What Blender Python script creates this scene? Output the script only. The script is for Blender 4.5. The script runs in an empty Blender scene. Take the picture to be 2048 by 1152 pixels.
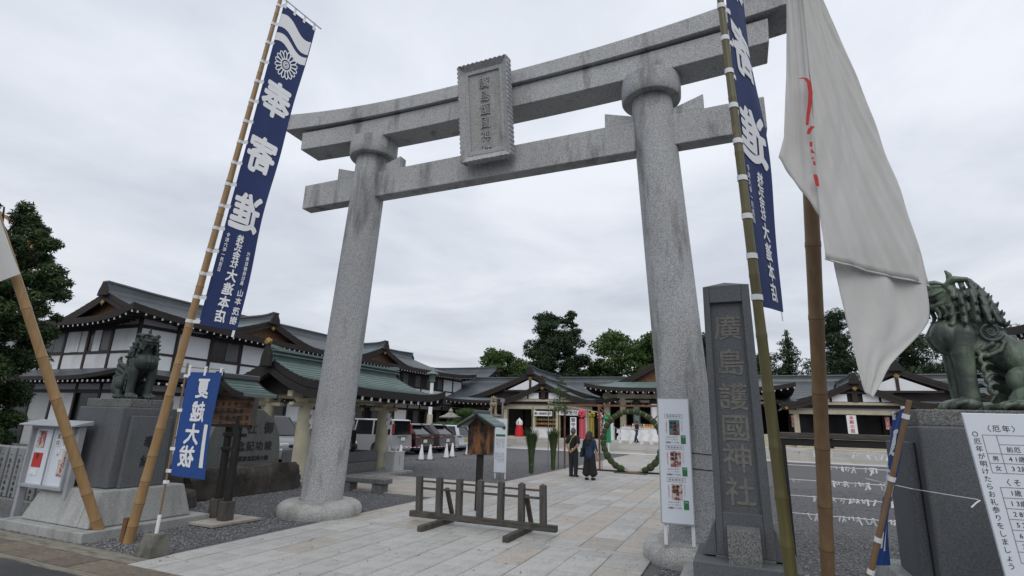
import bpy, bmesh, math, random
import numpy as np
from mathutils import Matrix, Vector
random.seed(7); RNG = np.random.default_rng(11)
SC = bpy.context.scene
COL = SC.collection
R = math.radians
# ------------------------------------------------------------------ camera
cam_d = bpy.data.cameras.new('camera'); cam = bpy.data.objects.new('camera', cam_d); COL.objects.link(cam)
cam_d.sensor_width = 36.0; cam_d.lens = 36.0 * 1035.46 / 2048.0
cam_d.clip_start = 0.05; cam_d.clip_end = 3000
PITCH, ROLL, HEAD = R(14.6844), R(1.6867), R(-23.4453)
_fw = Vector((math.sin(HEAD)*math.cos(PITCH), math.cos(HEAD)*math.cos(PITCH), math.sin(PITCH)))
_rt = Vector((math.cos(HEAD), -math.sin(HEAD), 0)); _up = _rt.cross(_fw)
_r = _rt*math.cos(ROLL) + _up*math.sin(ROLL); _u = -_rt*math.sin(ROLL) + _up*math.cos(ROLL)
cm = Matrix((( _r.x, _u.x, -_fw.x), (_r.y, _u.y, -_fw.y), (_r.z, _u.z, -_fw.z))).to_4x4()
cm.translation = Vector((4.047, -8.328, 1.75))
cam.matrix_world = cm
SC.camera = cam
# ------------------------------------------------------------------ sky and sun (overcast)
SUN_EL, SUN_AZ = R(48), R(160)
W = bpy.data.worlds.new('World'); SC.world = W; W.use_nodes = True
nt = W.node_tree; nt.nodes.clear()
def N(tree, t, **kw):
    n = tree.nodes.new(t)
    for k, v in kw.items(): setattr(n, k, v)
    return n
out = N(nt, 'ShaderNodeOutputWorld'); bg = N(nt, 'ShaderNodeBackground'); bg.inputs[1].default_value = 0.1
sky = N(nt, 'ShaderNodeTexSky', sky_type='NISHITA', sun_disc=False)
sky.sun_elevation = SUN_EL; sky.sun_rotation = SUN_AZ; sky.air_density = 1.2; sky.dust_density = 2.0
tc = N(nt, 'ShaderNodeTexCoord')
sep = N(nt, 'ShaderNodeSeparateXYZ'); nt.links.new(tc.outputs['Generated'], sep.inputs[0])
# cloud deck: project the direction on a flat layer so that clouds flatten towards the horizon
zc = N(nt, 'ShaderNodeMath', operation='MAXIMUM'); zc.inputs[1].default_value = 0.03; nt.links.new(sep.outputs[2], zc.inputs[0])
za = N(nt, 'ShaderNodeMath', operation='ADD'); za.inputs[1].default_value = 0.12; nt.links.new(zc.outputs[0], za.inputs[0])
dv = N(nt, 'ShaderNodeVectorMath', operation='DIVIDE'); nt.links.new(tc.outputs['Generated'], dv.inputs[0])
cb = N(nt, 'ShaderNodeCombineXYZ')
for i in range(3): nt.links.new(za.outputs[0], cb.inputs[i])
nt.links.new(cb.outputs[0], dv.inputs[1])
ns = N(nt, 'ShaderNodeTexNoise'); ns.inputs['Scale'].default_value = 1.15; ns.inputs['Detail'].default_value = 7; ns.inputs['Roughness'].default_value = 0.55; ns.inputs['Distortion'].default_value = 0.35
nt.links.new(dv.outputs[0], ns.inputs['Vector'])
cr = N(nt, 'ShaderNodeValToRGB'); e = cr.color_ramp.elements
e[0].position = 0.32; e[0].color = (5.5, 5.9, 6.6, 1); e[1].position = 0.66; e[1].color = (7.7, 8.0, 8.6, 1)
nt.links.new(ns.outputs['Fac'], cr.inputs[0])
# an overcast sky is darker towards the horizon all the way round
hr = N(nt, 'ShaderNodeMapRange'); hr.inputs[1].default_value = 0.0; hr.inputs[2].default_value = 0.55; hr.inputs[3].default_value = 0.84; hr.inputs[4].default_value = 1.08
nt.links.new(sep.outputs[2], hr.inputs[0])
mu = N(nt, 'ShaderNodeVectorMath', operation='SCALE'); nt.links.new(cr.outputs[0], mu.inputs[0]); nt.links.new(hr.outputs[0], mu.inputs['Scale'])
mx = N(nt, 'ShaderNodeMix', data_type='RGBA'); mx.inputs[0].default_value = 0.93
nt.links.new(sky.outputs[0], mx.inputs[6]); nt.links.new(mu.outputs[0], mx.inputs[7])
nt.links.new(mx.outputs[2], bg.inputs[0]); nt.links.new(bg.outputs[0], out.inputs[0])
sd = bpy.data.lights.new('sun', 'SUN'); sd.energy = 0.95; sd.angle = R(45); sd.color = (1.0, 0.97, 0.92)
so = bpy.data.objects.new('sun', sd); COL.objects.link(so)
so.rotation_euler = (math.pi/2 - SUN_EL, 0, math.pi - SUN_AZ)
SC.view_settings.view_transform = 'Standard'; SC.view_settings.look = 'None'
SC.view_settings.exposure = 0.18; SC.view_settings.gamma = 1.0; SC.view_settings.use_curve_mapping = False
SC.cycles.use_denoising = True
SC.cycles.max_bounces = 6; SC.cycles.transparent_max_bounces = 8

# ------------------------------------------------------------------ materials
MAT = {}
def hexc(h):
    return tuple((((int(h[i:i+2],16)/255)+0.055)/1.055)**2.4 if int(h[i:i+2],16) > 10 else int(h[i:i+2],16)/255/12.92 for i in (0,2,4))
def pbr(name, col, rough=0.7, metal=0.0, var=0.0, scale=4.0, bump=0.0, bscale=None, spec=0.5, col2=None, ramp=(0.35,0.65), objvar=0.0, stretch=None, coat=0.0, dirt=None, detail=6.0, trans=0.0):
    """noise-varied principled material; var mixes col and col2 (or a darker col) by noise"""
    m = bpy.data.materials.new(name); m.use_nodes = True; t = m.node_tree; b = t.nodes['Principled BSDF']
    L = t.links.new
    b.inputs['Roughness'].default_value = rough; b.inputs['Metallic'].default_value = metal
    b.inputs['Specular IOR Level'].default_value = spec; b.inputs['Coat Weight'].default_value = coat
    if trans: b.inputs['Transmission Weight'].default_value = trans
    col = tuple(col)
    tcn = N(t, 'ShaderNodeTexCoord'); vec = tcn.outputs['Object']
    if stretch:
        mp = N(t, 'ShaderNodeMapping'); mp.inputs['Scale'].default_value = stretch; L(vec, mp.inputs[0]); vec = mp.outputs[0]
    cur = None
    rgb = N(t, 'ShaderNodeRGB'); rgb.outputs[0].default_value = col + (1,); cur = rgb.outputs[0]
    if var or col2:
        n = N(t, 'ShaderNodeTexNoise'); n.inputs['Scale'].default_value = scale; n.inputs['Detail'].default_value = detail; n.inputs['Roughness'].default_value = 0.6; L(vec, n.inputs['Vector'])
        c2 = col2 or tuple(c*(1-var) for c in col)
        r = N(t, 'ShaderNodeMapRange'); r.inputs[1].default_value = ramp[0]; r.inputs[2].default_value = ramp[1]; L(n.outputs['Fac'], r.inputs[0])
        k = N(t, 'ShaderNodeMix', data_type='RGBA'); L(r.outputs[0], k.inputs[0]); L(cur, k.inputs[6]); k.inputs[7].default_value = tuple(c2)+(1,); cur = k.outputs[2]
    if dirt:  # (colour, scale, lo, hi) : stains with a shape of their own
        n = N(t, 'ShaderNodeTexNoise'); n.inputs['Scale'].default_value = dirt[1]; n.inputs['Detail'].default_value = 8; n.inputs['Roughness'].default_value = 0.65
        mp2 = N(t, 'ShaderNodeMapping'); mp2.inputs['Scale'].default_value = dirt[4] if len(dirt) > 4 else (1,1,1); L(tcn.outputs['Object'], mp2.inputs[0]); L(mp2.outputs[0], n.inputs['Vector'])
        r = N(t, 'ShaderNodeMapRange'); r.inputs[1].default_value = dirt[2]; r.inputs[2].default_value = dirt[3]; L(n.outputs['Fac'], r.inputs[0])
        k = N(t, 'ShaderNodeMix', data_type='RGBA'); L(r.outputs[0], k.inputs[0]); L(cur, k.inputs[6]); k.inputs[7].default_value = tuple(dirt[0])+(1,); cur = k.outputs[2]
    if objvar:
        oi = N(t, 'ShaderNodeObjectInfo'); r = N(t, 'ShaderNodeMapRange'); r.inputs[3].default_value = 1-objvar; r.inputs[4].default_value = 1+objvar; L(oi.outputs['Random'], r.inputs[0])
        k = N(t, 'ShaderNodeVectorMath', operation='SCALE'); L(cur, k.inputs[0]); L(r.outputs[0], k.inputs['Scale']); cur = k.outputs[0]
    L(cur, b.inputs['Base Color'])
    if bump:
        n = N(t, 'ShaderNodeTexNoise'); n.inputs['Scale'].default_value = bscale or scale*6; n.inputs['Detail'].default_value = 5; L(vec, n.inputs['Vector'])
        bp = N(t, 'ShaderNodeBump'); bp.inputs['Strength'].default_value = bump; bp.inputs['Distance'].default_value = 0.02; L(n.outputs['Fac'], bp.inputs['Height']); L(bp.outputs[0], b.inputs['Normal'])
    MAT[name] = m
    return m
def granite(name, light, dark, dens=0.42, grain=95, stain=(0.2,0.2,0.19), objvar=0.0, tint=None, rough=0.75, s_lo=0.56, s_hi=0.78):
    """speckled granite: cell-noise grains, with rain stains drawn out vertically"""
    m = bpy.data.materials.new(name); m.use_nodes = True; t = m.node_tree; b = t.nodes['Principled BSDF']; L = t.links.new
    b.inputs['Roughness'].default_value = rough
    tcn = N(t, 'ShaderNodeTexCoord'); vec = tcn.outputs['Object']
    v = N(t, 'ShaderNodeTexVoronoi'); v.inputs['Scale'].default_value = grain; L(vec, v.inputs['Vector'])
    sp = N(t, 'ShaderNodeSeparateColor'); L(v.outputs['Color'], sp.inputs[0])
    r = N(t, 'ShaderNodeMapRange'); r.inputs[1].default_value = dens-0.12; r.inputs[2].default_value = dens+0.4; L(sp.outputs[0], r.inputs[0])
    k = N(t, 'ShaderNodeMix', data_type='RGBA'); L(r.outputs[0], k.inputs[0]); k.inputs[6].default_value = tuple(dark)+(1,); k.inputs[7].default_value = tuple(light)+(1,)
    n = N(t, 'ShaderNodeTexNoise'); n.inputs['Scale'].default_value = 1.3; n.inputs['Detail'].default_value = 7; n.inputs['Roughness'].default_value = 0.62
    mp = N(t, 'ShaderNodeMapping'); mp.inputs['Scale'].default_value = (2.2,2.2,0.45); L(vec, mp.inputs[0]); L(mp.outputs[0], n.inputs['Vector'])
    r2 = N(t, 'ShaderNodeMapRange'); r2.inputs[1].default_value = s_lo; r2.inputs[2].default_value = s_hi; r2.inputs[4].default_value = 0.75; L(n.outputs['Fac'], r2.inputs[0])
    k2 = N(t, 'ShaderNodeMix', data_type='RGBA'); L(r2.outputs[0], k2.inputs[0]); L(k.outputs[2], k2.inputs[6]); k2.inputs[7].default_value = tuple(stain)+(1,)
    cur = k2.outputs[2]
    n3 = N(t, 'ShaderNodeTexNoise'); n3.inputs['Scale'].default_value = 0.7; n3.inputs['Detail'].default_value = 4; L(vec, n3.inputs['Vector'])
    r3 = N(t, 'ShaderNodeMapRange'); r3.inputs[1].default_value = 0.3; r3.inputs[2].default_value = 0.7; r3.inputs[3].default_value = 0.86; r3.inputs[4].default_value = 1.1; L(n3.outputs['Fac'], r3.inputs[0])
    s3 = N(t, 'ShaderNodeVectorMath', operation='SCALE'); L(cur, s3.inputs[0]); L(r3.outputs[0], s3.inputs['Scale']); cur = s3.outputs[0]
    if objvar:
        oi = N(t, 'ShaderNodeObjectInfo'); ro = N(t, 'ShaderNodeMapRange'); ro.inputs[3].default_value = 1-objvar; ro.inputs[4].default_value = 1+objvar; L(oi.outputs['Random'], ro.inputs[0])
        s4 = N(t, 'ShaderNodeVectorMath', operation='SCALE'); L(cur, s4.inputs[0]); L(ro.outputs[0], s4.inputs['Scale']); cur = s4.outputs[0]
    L(cur, b.inputs['Base Color'])
    bp = N(t, 'ShaderNodeBump'); bp.inputs['Strength'].default_value = 0.25; bp.inputs['Distance'].default_value = 0.004; L(v.outputs['Distance'], bp.inputs['Height']); L(bp.outputs[0], b.inputs['Normal'])
    MAT[name] = m
    return m
granite('torii_granite', (0.49,0.495,0.50), (0.215,0.22,0.228), 0.27, 130, (0.12,0.12,0.112), s_lo=0.53, s_hi=0.68)
granite('plinth_granite', (0.46,0.46,0.44), (0.22,0.22,0.22), 0.28, 120, (0.17,0.16,0.13), s_lo=0.48, s_hi=0.70)
granite('dark_granite', (0.130,0.138,0.148), (0.085,0.09,0.097), 0.35, 160, (0.065,0.067,0.07))
granite('worn_granite', (0.40,0.41,0.40), (0.26,0.26,0.255), 0.35, 150, (0.13,0.13,0.115), s_lo=0.5, s_hi=0.75)
granite('fence_granite', (0.30,0.31,0.32), (0.17,0.175,0.18), 0.35, 110, (0.10,0.10,0.10), s_lo=0.48, s_hi=0.72)
granite('basin_granite', (0.20,0.20,0.195), (0.08,0.08,0.08), 0.35, 100, (0.06,0.06,0.05))
granite('paving_grey', (0.515,0.505,0.48), (0.285,0.28,0.268), 0.28, 130, (0.27,0.262,0.235), objvar=0.11, rough=0.6, s_lo=0.50, s_hi=0.72)
granite('paving_pink', (0.50,0.455,0.40), (0.29,0.26,0.228), 0.30, 110, (0.29,0.26,0.22), objvar=0.11, rough=0.6, s_lo=0.50, s_hi=0.72)
granite('stele_stone', (0.135,0.142,0.130), (0.085,0.09,0.084), 0.35, 90, (0.05,0.055,0.052))
pbr('rock', (0.085,0.075,0.062), 0.9, col2=(0.018,0.016,0.014), scale=1.6, bump=0.9, bscale=9, dirt=((0.20,0.17,0.12),1.1,0.56,0.72,(1.5,1.5,0.25)))
pbr('gravel', (0.185,0.187,0.193), 0.95, var=0.72, scale=38, ramp=(0.34,0.66), bump=1.0, bscale=60, dirt=((0.11,0.11,0.112),0.45,0.42,0.70), detail=9.0)
pbr('asphalt', (0.052,0.054,0.058), 0.9, var=0.5, scale=120, bump=0.5, bscale=200, dirt=((0.075,0.075,0.075),0.6,0.45,0.7))
pbr('street_paver', (0.20,0.165,0.125), 0.85, var=0.4, scale=6, bump=0.4, bscale=80, objvar=0.22, dirt=((0.08,0.07,0.055),2.0,0.5,0.72))
pbr('kerb_stone', (0.27,0.245,0.20), 0.9, var=0.45, scale=5, bump=0.4, bscale=70, dirt=((0.10,0.09,0.075),2.2,0.5,0.7))
pbr('joint', (0.14,0.137,0.13), 0.95, var=0.4, scale=18)
pbr('copper_green', (0.150,0.210,0.192), 0.55, col2=(0.090,0.128,0.122), scale=1.5, ramp=(0.3,0.75), bump=0.15, bscale=10, stretch=(1,1,1), dirt=((0.22,0.27,0.25),2.5,0.6,0.8))
pbr('copper_dark', (0.092,0.107,0.118), 0.42, col2=(0.055,0.064,0.072), scale=0.9, ramp=(0.3,0.7), bump=0.12, bscale=9, spec=0.6)
pbr('copper_blue', (0.145,0.190,0.205), 0.42, col2=(0.078,0.100,0.112), scale=0.8, ramp=(0.3,0.75), bump=0.12, bscale=9, spec=0.6)
pbr('timber_brown', (0.030,0.015,0.013), 0.6, var=0.35, scale=3, bump=0.1)
pbr('soffit_brown', (0.024,0.016,0.014), 0.75, var=0.35, scale=2)
pbr('timber_warm', (0.20,0.095,0.045), 0.65, col2=(0.10,0.05,0.026), scale=5, bump=0.15)
pbr('timber_grey', (0.105,0.095,0.086), 0.88, col2=(0.045,0.04,0.037), scale=7, ramp=(0.35,0.7), bump=0.5, bscale=18, stretch=(3,3,0.35), dirt=((0.035,0.036,0.028),3,0.58,0.75))
pbr('timber_grey_x', (0.10,0.09,0.08), 0.88, col2=(0.04,0.036,0.033), scale=7, ramp=(0.35,0.7), bump=0.5, bscale=18, stretch=(0.35,3,3), dirt=((0.035,0.036,0.026),3,0.52,0.7))
pbr('timber_black', (0.016,0.014,0.013), 0.75, var=0.4, scale=6, bump=0.2)
pbr('board_burnt', (0.21,0.085,0.028), 0.75, col2=(0.012,0.009,0.008), scale=2.6, ramp=(0.40,0.56), bump=0.2, stretch=(2.2,2.2,0.8))
pbr('board_brown', (0.15,0.078,0.040), 0.7, col2=(0.028,0.018,0.012), scale=2.2, ramp=(0.42,0.62), bump=0.3, stretch=(0.5,1,4.0))
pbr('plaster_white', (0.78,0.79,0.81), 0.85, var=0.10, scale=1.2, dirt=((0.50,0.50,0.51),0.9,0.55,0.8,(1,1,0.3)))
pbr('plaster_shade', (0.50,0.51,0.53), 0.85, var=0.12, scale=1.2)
pbr('cream_paint', (0.50,0.46,0.34), 0.7, var=0.2, scale=2.0, dirt=((0.32,0.28,0.19),1.6,0.55,0.78,(1.5,1.5,0.3)))
pbr('shutter_grey', (0.42,0.43,0.43), 0.5, var=0.1, scale=2)
pbr('white_paint', (0.72,0.74,0.76), 0.5, var=0.07, scale=3)
pbr('board_white', (0.70,0.74,0.80), 0.42, var=0.05, scale=2)
pbr('alu', (0.36,0.38,0.40), 0.45, 0.0, var=0.15, scale=4)
pbr('steel', (0.33,0.33,0.34), 0.35, 0.8)
pbr('gold', (0.40,0.25,0.065), 0.42, 0.6, var=0.5, scale=8)
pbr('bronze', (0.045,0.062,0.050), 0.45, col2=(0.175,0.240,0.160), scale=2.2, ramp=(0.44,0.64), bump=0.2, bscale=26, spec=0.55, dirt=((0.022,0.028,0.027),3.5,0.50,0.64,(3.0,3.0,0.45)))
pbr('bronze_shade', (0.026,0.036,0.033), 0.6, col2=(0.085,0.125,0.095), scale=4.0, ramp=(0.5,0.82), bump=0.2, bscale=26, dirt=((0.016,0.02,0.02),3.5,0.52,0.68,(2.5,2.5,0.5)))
pbr('stone_lion', (0.36,0.30,0.21), 0.9, var=0.5, scale=4, bump=0.6, bscale=15)
pbr('stone_lantern', (0.34,0.32,0.28), 0.9, var=0.4, scale=5, bump=0.4)
pbr('bamboo_tan', (0.37,0.235,0.105), 0.45, col2=(0.27,0.160,0.068), scale=2.4, ramp=(0.3,0.75), stretch=(9,9,0.5), spec=0.55, dirt=((0.17,0.09,0.04),3.0,0.62,0.78))
pbr('bamboo_brown', (0.235,0.150,0.080), 0.45, col2=(0.165,0.102,0.055), scale=2.4, ramp=(0.3,0.75), stretch=(9,9,0.5), spec=0.5, dirt=((0.33,0.20,0.10),3.0,0.64,0.8))
pbr('bamboo_green', (0.120,0.112,0.038), 0.45, col2=(0.088,0.072,0.026), scale=2.0, ramp=(0.35,0.65), stretch=(8,8,0.6), spec=0.5, dirt=((0.27,0.17,0.07),3.5,0.62,0.75))
pbr('bamboo_node', (0.10,0.055,0.025), 0.6)
pbr('cloth_navy', (0.013,0.030,0.120), 0.85, var=0.18, scale=3)
pbr('cloth_blue', (0.012,0.062,0.25), 0.8, var=0.12, scale=3)
pbr('cloth_white', (0.80,0.79,0.77), 0.9, var=0.07, scale=5, bump=0.55, bscale=7, stretch=(1,1,.45))
def cloth_glow(m, fac):
    t = m.node_tree; L = t.links.new; p = t.nodes['Principled BSDF']; o = t.nodes['Material Output']
    tr = N(t, 'ShaderNodeBsdfTranslucent'); tr.inputs[0].default_value = (0.78,0.77,0.75,1); mx_ = N(t, 'ShaderNodeMixShader'); mx_.inputs[0].default_value = fac
    L(p.outputs[0], mx_.inputs[1]); L(tr.outputs[0], mx_.inputs[2]); L(mx_.outputs[0], o.inputs[0])
cloth_glow(MAT['cloth_white'], 0.35)
pbr('print_white', (0.74,0.75,0.77), 0.85)
pbr('ink', (0.012,0.012,0.014), 0.6)
pbr('ink_grey', (0.10,0.10,0.11), 0.7)
pbr('ink_red', (0.50,0.035,0.035), 0.7)
pbr('ink_green', (0.02,0.17,0.065), 0.6)
pbr('ink_teal', (0.06,0.22,0.22), 0.6, col2=(0.25,0.05,0.05), scale=14, ramp=(0.5,0.52))
pbr('ink_mix', (0.35,0.09,0.09), 0.6, col2=(0.55,0.5,0.45), scale=18, ramp=(0.48,0.52))
pbr('carved', (0.215,0.208,0.19), 0.9, var=0.35, scale=20)
pbr('mat_grey', (0.06,0.063,0.068), 0.9, var=0.2, scale=30)
pbr('red_cloth', (0.55,0.012,0.015), 0.7, var=0.15, scale=5)
pbr('pink_paper', (0.65,0.10,0.15), 0.7, objvar=0.1); pbr('yellow_paper', (0.40,0.33,0.05), 0.7); pbr('rose_paper', (0.55,0.10,0.12), 0.7, col2=(0.7,0.6,0.6), scale=20, ramp=(0.5,0.52)); pbr('green_paper', (0.05,0.40,0.20), 0.7)
pbr('grass_blade', (0.030,0.065,0.018), 0.75, col2=(0.075,0.105,0.032), scale=3, ramp=(0.4,0.75))
pbr('grass_dry', (0.085,0.105,0.035), 0.8, col2=(0.035,0.062,0.020), scale=5)
pbr('ring_grass', (0.052,0.078,0.022), 0.85, col2=(0.022,0.036,0.012), scale=16, ramp=(0.35,0.65), bump=0.9, bscale=60)
def leaf_mat(name, a, b, trans=0.25):
    m = bpy.data.materials.new(name); m.use_nodes = True; t = m.node_tree; p = t.nodes['Principled BSDF']; L = t.links.new
    g = N(t, 'ShaderNodeNewGeometry'); k = N(t, 'ShaderNodeMix', data_type='RGBA'); L(g.outputs['Random Per Island'], k.inputs[0])
    k.inputs[6].default_value = a+(1,); k.inputs[7].default_value = b+(1,)
    L(k.outputs[2], p.inputs['Base Color']); p.inputs['Roughness'].default_value = 0.6; p.inputs['Specular IOR Level'].default_value = 0.3
    tr = N(t, 'ShaderNodeBsdfTranslucent'); L(k.outputs[2], tr.inputs[0]); mxs = N(t, 'ShaderNodeMixShader'); mxs.inputs[0].default_value = trans
    L(p.outputs[0], mxs.inputs[1]); L(tr.outputs[0], mxs.inputs[2]); L(mxs.outputs[0], t.nodes['Material Output'].inputs[0])
    MAT[name] = m
leaf_mat('leaf_pine', (0.014,0.036,0.016), (0.055,0.090,0.038))
leaf_mat('leaf_broad', (0.028,0.068,0.016), (0.100,0.160,0.044))
leaf_mat('leaf_light', (0.060,0.115,0.022), (0.11,0.165,0.045))
leaf_mat('leaf_cedar', (0.024,0.056,0.018), (0.068,0.105,0.036))
leaf_mat('gravel_stone', (0.105,0.107,0.112), (0.235,0.238,0.245), 0.0)
leaf_mat('leaf_garden', (0.045,0.095,0.028), (0.085,0.145,0.045))
pbr('bark', (0.055,0.043,0.034), 0.95, var=0.5, scale=8, bump=0.8)
pbr('glass_dark', (0.012,0.013,0.015), 0.08, spec=0.6)
pbr('window_dark', (0.014,0.015,0.016), 0.25, spec=0.4, var=0.3, scale=1.5)
pbr('window_grey', (0.10,0.105,0.105), 0.4, var=0.25, scale=1.5)
pbr('rubber', (0.012,0.012,0.012), 0.8)
pbr('car_silver', (0.40,0.41,0.43), 0.28, 0.35, coat=0.6); pbr('car_maroon', (0.030,0.011,0.013), 0.25, 0.3, coat=0.8); pbr('car_grey', (0.085,0.082,0.090), 0.28, 0.4, coat=0.7)
pbr('car_white', (0.55,0.60,0.66), 0.3, 0.1, coat=0.6); pbr('car_slate', (0.17,0.175,0.19), 0.3, 0.4, coat=0.6)
pbr('lamp_red', (0.22,0.010,0.012), 0.2, coat=0.5); pbr('lamp_clear', (0.65,0.66,0.68), 0.15, coat=0.5); pbr('plate_white', (0.68,0.70,0.68), 0.5); pbr('plate_yellow', (0.65,0.42,0.03), 0.5)
pbr('skin', (0.46,0.27,0.19), 0.55); pbr('skin_tan', (0.36,0.20,0.13), 0.55)
pbr('hair', (0.012,0.010,0.009), 0.5); pbr('hair_brown', (0.012,0.008,0.007), 0.6); pbr('hair_grey', (0.10,0.10,0.105), 0.7, var=0.5, scale=30)
pbr('shirt_black', (0.012,0.012,0.013), 0.9); pbr('trousers_dark', (0.022,0.023,0.027), 0.9); pbr('shirt_denim', (0.018,0.038,0.085), 0.85, var=0.3, scale=15); pbr('jeans', (0.03,0.045,0.085), 0.9, var=0.3, scale=12); pbr('strap_lime', (0.40,0.50,0.05), 0.6)
pbr('orange_steel', (0.42,0.20,0.10), 0.6); pbr('concrete', (0.16,0.155,0.135), 0.95, var=0.4, scale=6, bump=0.12, dirt=((0.055,0.055,0.045),3,0.5,0.7))
pbr('ema_wood', (0.50,0.29,0.11), 0.7, objvar=0.2)
# ------------------------------------------------------------------ helpers
def link(o, parent=None):
    COL.objects.link(o)
    if parent is not None: o.parent = parent
    return o
def thing(name, label, cat, loc=(0,0,0), rz=0.0, group=None):
    o = bpy.data.objects.new(name, None); o.empty_display_size = 0.2; COL.objects.link(o)
    o.location = loc; o.rotation_euler = (0,0,rz); o['label'] = label; o['category'] = cat
    if group: o['group'] = group
    return o
def tag(o, label, cat, group=None):
    o['label'] = label; o['category'] = cat
    if group: o['group'] = group
    return o
def kind(o, k): o['kind'] = k; return o
def copy_tree(o, parent=None):
    c = o.copy(); COL.objects.link(c); c.parent = parent
    for ch in o.children: copy_tree(ch, c)
    return c
class MB:
    """collects shapes; build() links them as one mesh object"""
    def __init__(s, o=(0,0,0)): s.v = []; s.f = []; s.m = []; s.n = 0; s.o = np.array(o, float); s.cm = 0
    def add(s, vs, fs):
        vs = np.asarray(vs, float).reshape(-1,3); s.v.append(vs - s.o)
        for f in fs: s.f.append([i + s.n for i in f]); s.m.append(s.cm)
        s.n += len(vs); return s
    def box(s, x0,x1,y0,y1,z0,z1):
        vs = [(x,y,z) for x in (x0,x1) for y in (y0,y1) for z in (z0,z1)]
        return s.add(vs, [(0,1,3,2),(4,6,7,5),(0,4,5,1),(2,3,7,6),(0,2,6,4),(1,5,7,3)])
    def hexa(s, b, t):
        """b, t: four corners each, same winding (counter-clockwise from above)"""
        return s.add(list(b)+list(t), [(3,2,1,0),(4,5,6,7)]+[(i,(i+1)%4,4+(i+1)%4,4+i) for i in range(4)])
    def bar(s, p0, p1, w, h, up=(0,0,1)):
        p0, p1 = Vector(p0), Vector(p1); d = (p1-p0).normalized(); u = Vector(up)
        a = d.cross(u)
        if a.length < 1e-4: a = d.cross(Vector((1,0,0)))
        a.normalize(); b = a.cross(d).normalized(); a *= w/2; b *= h/2
        return s.hexa([p0-a-b, p0+a-b, p1+a-b, p1-a-b], [p0-a+b, p0+a+b, p1+a+b, p1-a+b])
    def tube(s, pts, rad, n=10, cap=True):
        pts = [Vector(p) for p in pts]; vs = []
        if not hasattr(rad, '__len__'): rad = [rad]*len(pts)
        d0 = (pts[1]-pts[0]).normalized(); ref = Vector((0,0,1)) if abs(d0.z) < 0.9 else Vector((1,0,0))
        a = d0.cross(ref).normalized()
        for i, p in enumerate(pts):
            if i == 0: d = pts[1]-pts[0]
            elif i == len(pts)-1: d = pts[-1]-pts[-2]
            else: d = pts[i+1]-pts[i-1]
            d.normalize(); a = (a - d*a.dot(d)).normalized(); b = d.cross(a)
            for k in range(n):
                th = 2*math.pi*k/n; vs.append(p + a*(math.cos(th)*rad[i]) + b*(math.sin(th)*rad[i]))
        fs = []
        for i in range(len(pts)-1):
            for k in range(n):
                k2 = (k+1) % n; fs.append((i*n+k, i*n+k2, (i+1)*n+k2, (i+1)*n+k))
        if cap: fs.append(tuple(range(n))[::-1]); fs.append(tuple((len(pts)-1)*n+k for k in range(n)))
        return s.add([tuple(v) for v in vs], fs)
    def lathe(s, prof, c=(0,0,0), n=24, axis=None):
        vs = []; fs = []
        for r, z in prof:
            for k in range(n):
                th = 2*math.pi*k/n; vs.append((r*math.cos(th), r*math.sin(th), z))
        for i in range(len(prof)-1):
            for k in range(n): k2 = (k+1)%n; fs.append((i*n+k, i*n+k2, (i+1)*n+k2, (i+1)*n+k))
        fs.append(tuple(range(n))[::-1]); fs.append(tuple((len(prof)-1)*n+k for k in range(n)))
        vs = np.array(vs)
        if axis is not None:
            q = Vector((0,0,1)).rotation_difference(Vector(axis)).to_matrix(); vs = vs @ np.array(q).T
        return s.add(vs + np.array(c), fs)
    def ball(s, c, r, n=10, m=7, rot=None):
        r = np.array(r if hasattr(r,'__len__') else (r,r,r), float); vs = [(0,0,-1)]; fs = []
        for i in range(1, m):
            ph = -math.pi/2 + math.pi*i/m
            for k in range(n): th = 2*math.pi*k/n; vs.append((math.cos(ph)*math.cos(th), math.cos(ph)*math.sin(th), math.sin(ph)))
        vs.append((0,0,1)); top = len(vs)-1
        for k in range(n): fs.append((0, 1+(k+1)%n, 1+k)); fs.append((top, 1+(m-2)*n+k, 1+(m-2)*n+(k+1)%n))
        for i in range(m-2):
            for k in range(n): k2=(k+1)%n; fs.append((1+i*n+k, 1+i*n+k2, 1+(i+1)*n+k2, 1+(i+1)*n+k))
        vs = np.array(vs)*r
        if rot is not None:
            from mathutils import Euler
            vs = vs @ np.array(Euler([R(a) for a in rot]).to_matrix()).T
        return s.add(vs + np.array(c), fs)
    def limb(s, pts, rad, n=12):
        for p, r in zip(pts, rad): s.ball(p, r, n, 8)
        for i in range(len(pts)-1): s.tube([pts[i], pts[i+1]], [rad[i], rad[i+1]], n)
        return s
    def ext(s, poly, axis, d0, d1):
        """extrude a 2-D polygon; axis 'x','y','z' is the extrusion direction"""
        P = {'x': lambda a,b,d: (d,a,b), 'y': lambda a,b,d: (a,d,b), 'z': lambda a,b,d: (a,b,d)}[axis]
        n = len(poly); vs = [P(a,b,d0) for a,b in poly] + [P(a,b,d1) for a,b in poly]
        return s.add(vs, [tuple(range(n))[::-1], tuple(range(n,2*n))] + [(i,(i+1)%n,n+(i+1)%n,n+i) for i in range(n)])
    def grid(s, P, closed_u=False):
        """P: array (nu,nv,3)"""
        nu, nv = P.shape[:2]; fs = []
        for i in range(nu-(0 if closed_u else 1)):
            for j in range(nv-1):
                i2 = (i+1) % nu; fs.append((i*nv+j, i2*nv+j, i2*nv+j+1, i*nv+j+1))
        return s.add(P.reshape(-1,3), fs)
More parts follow.
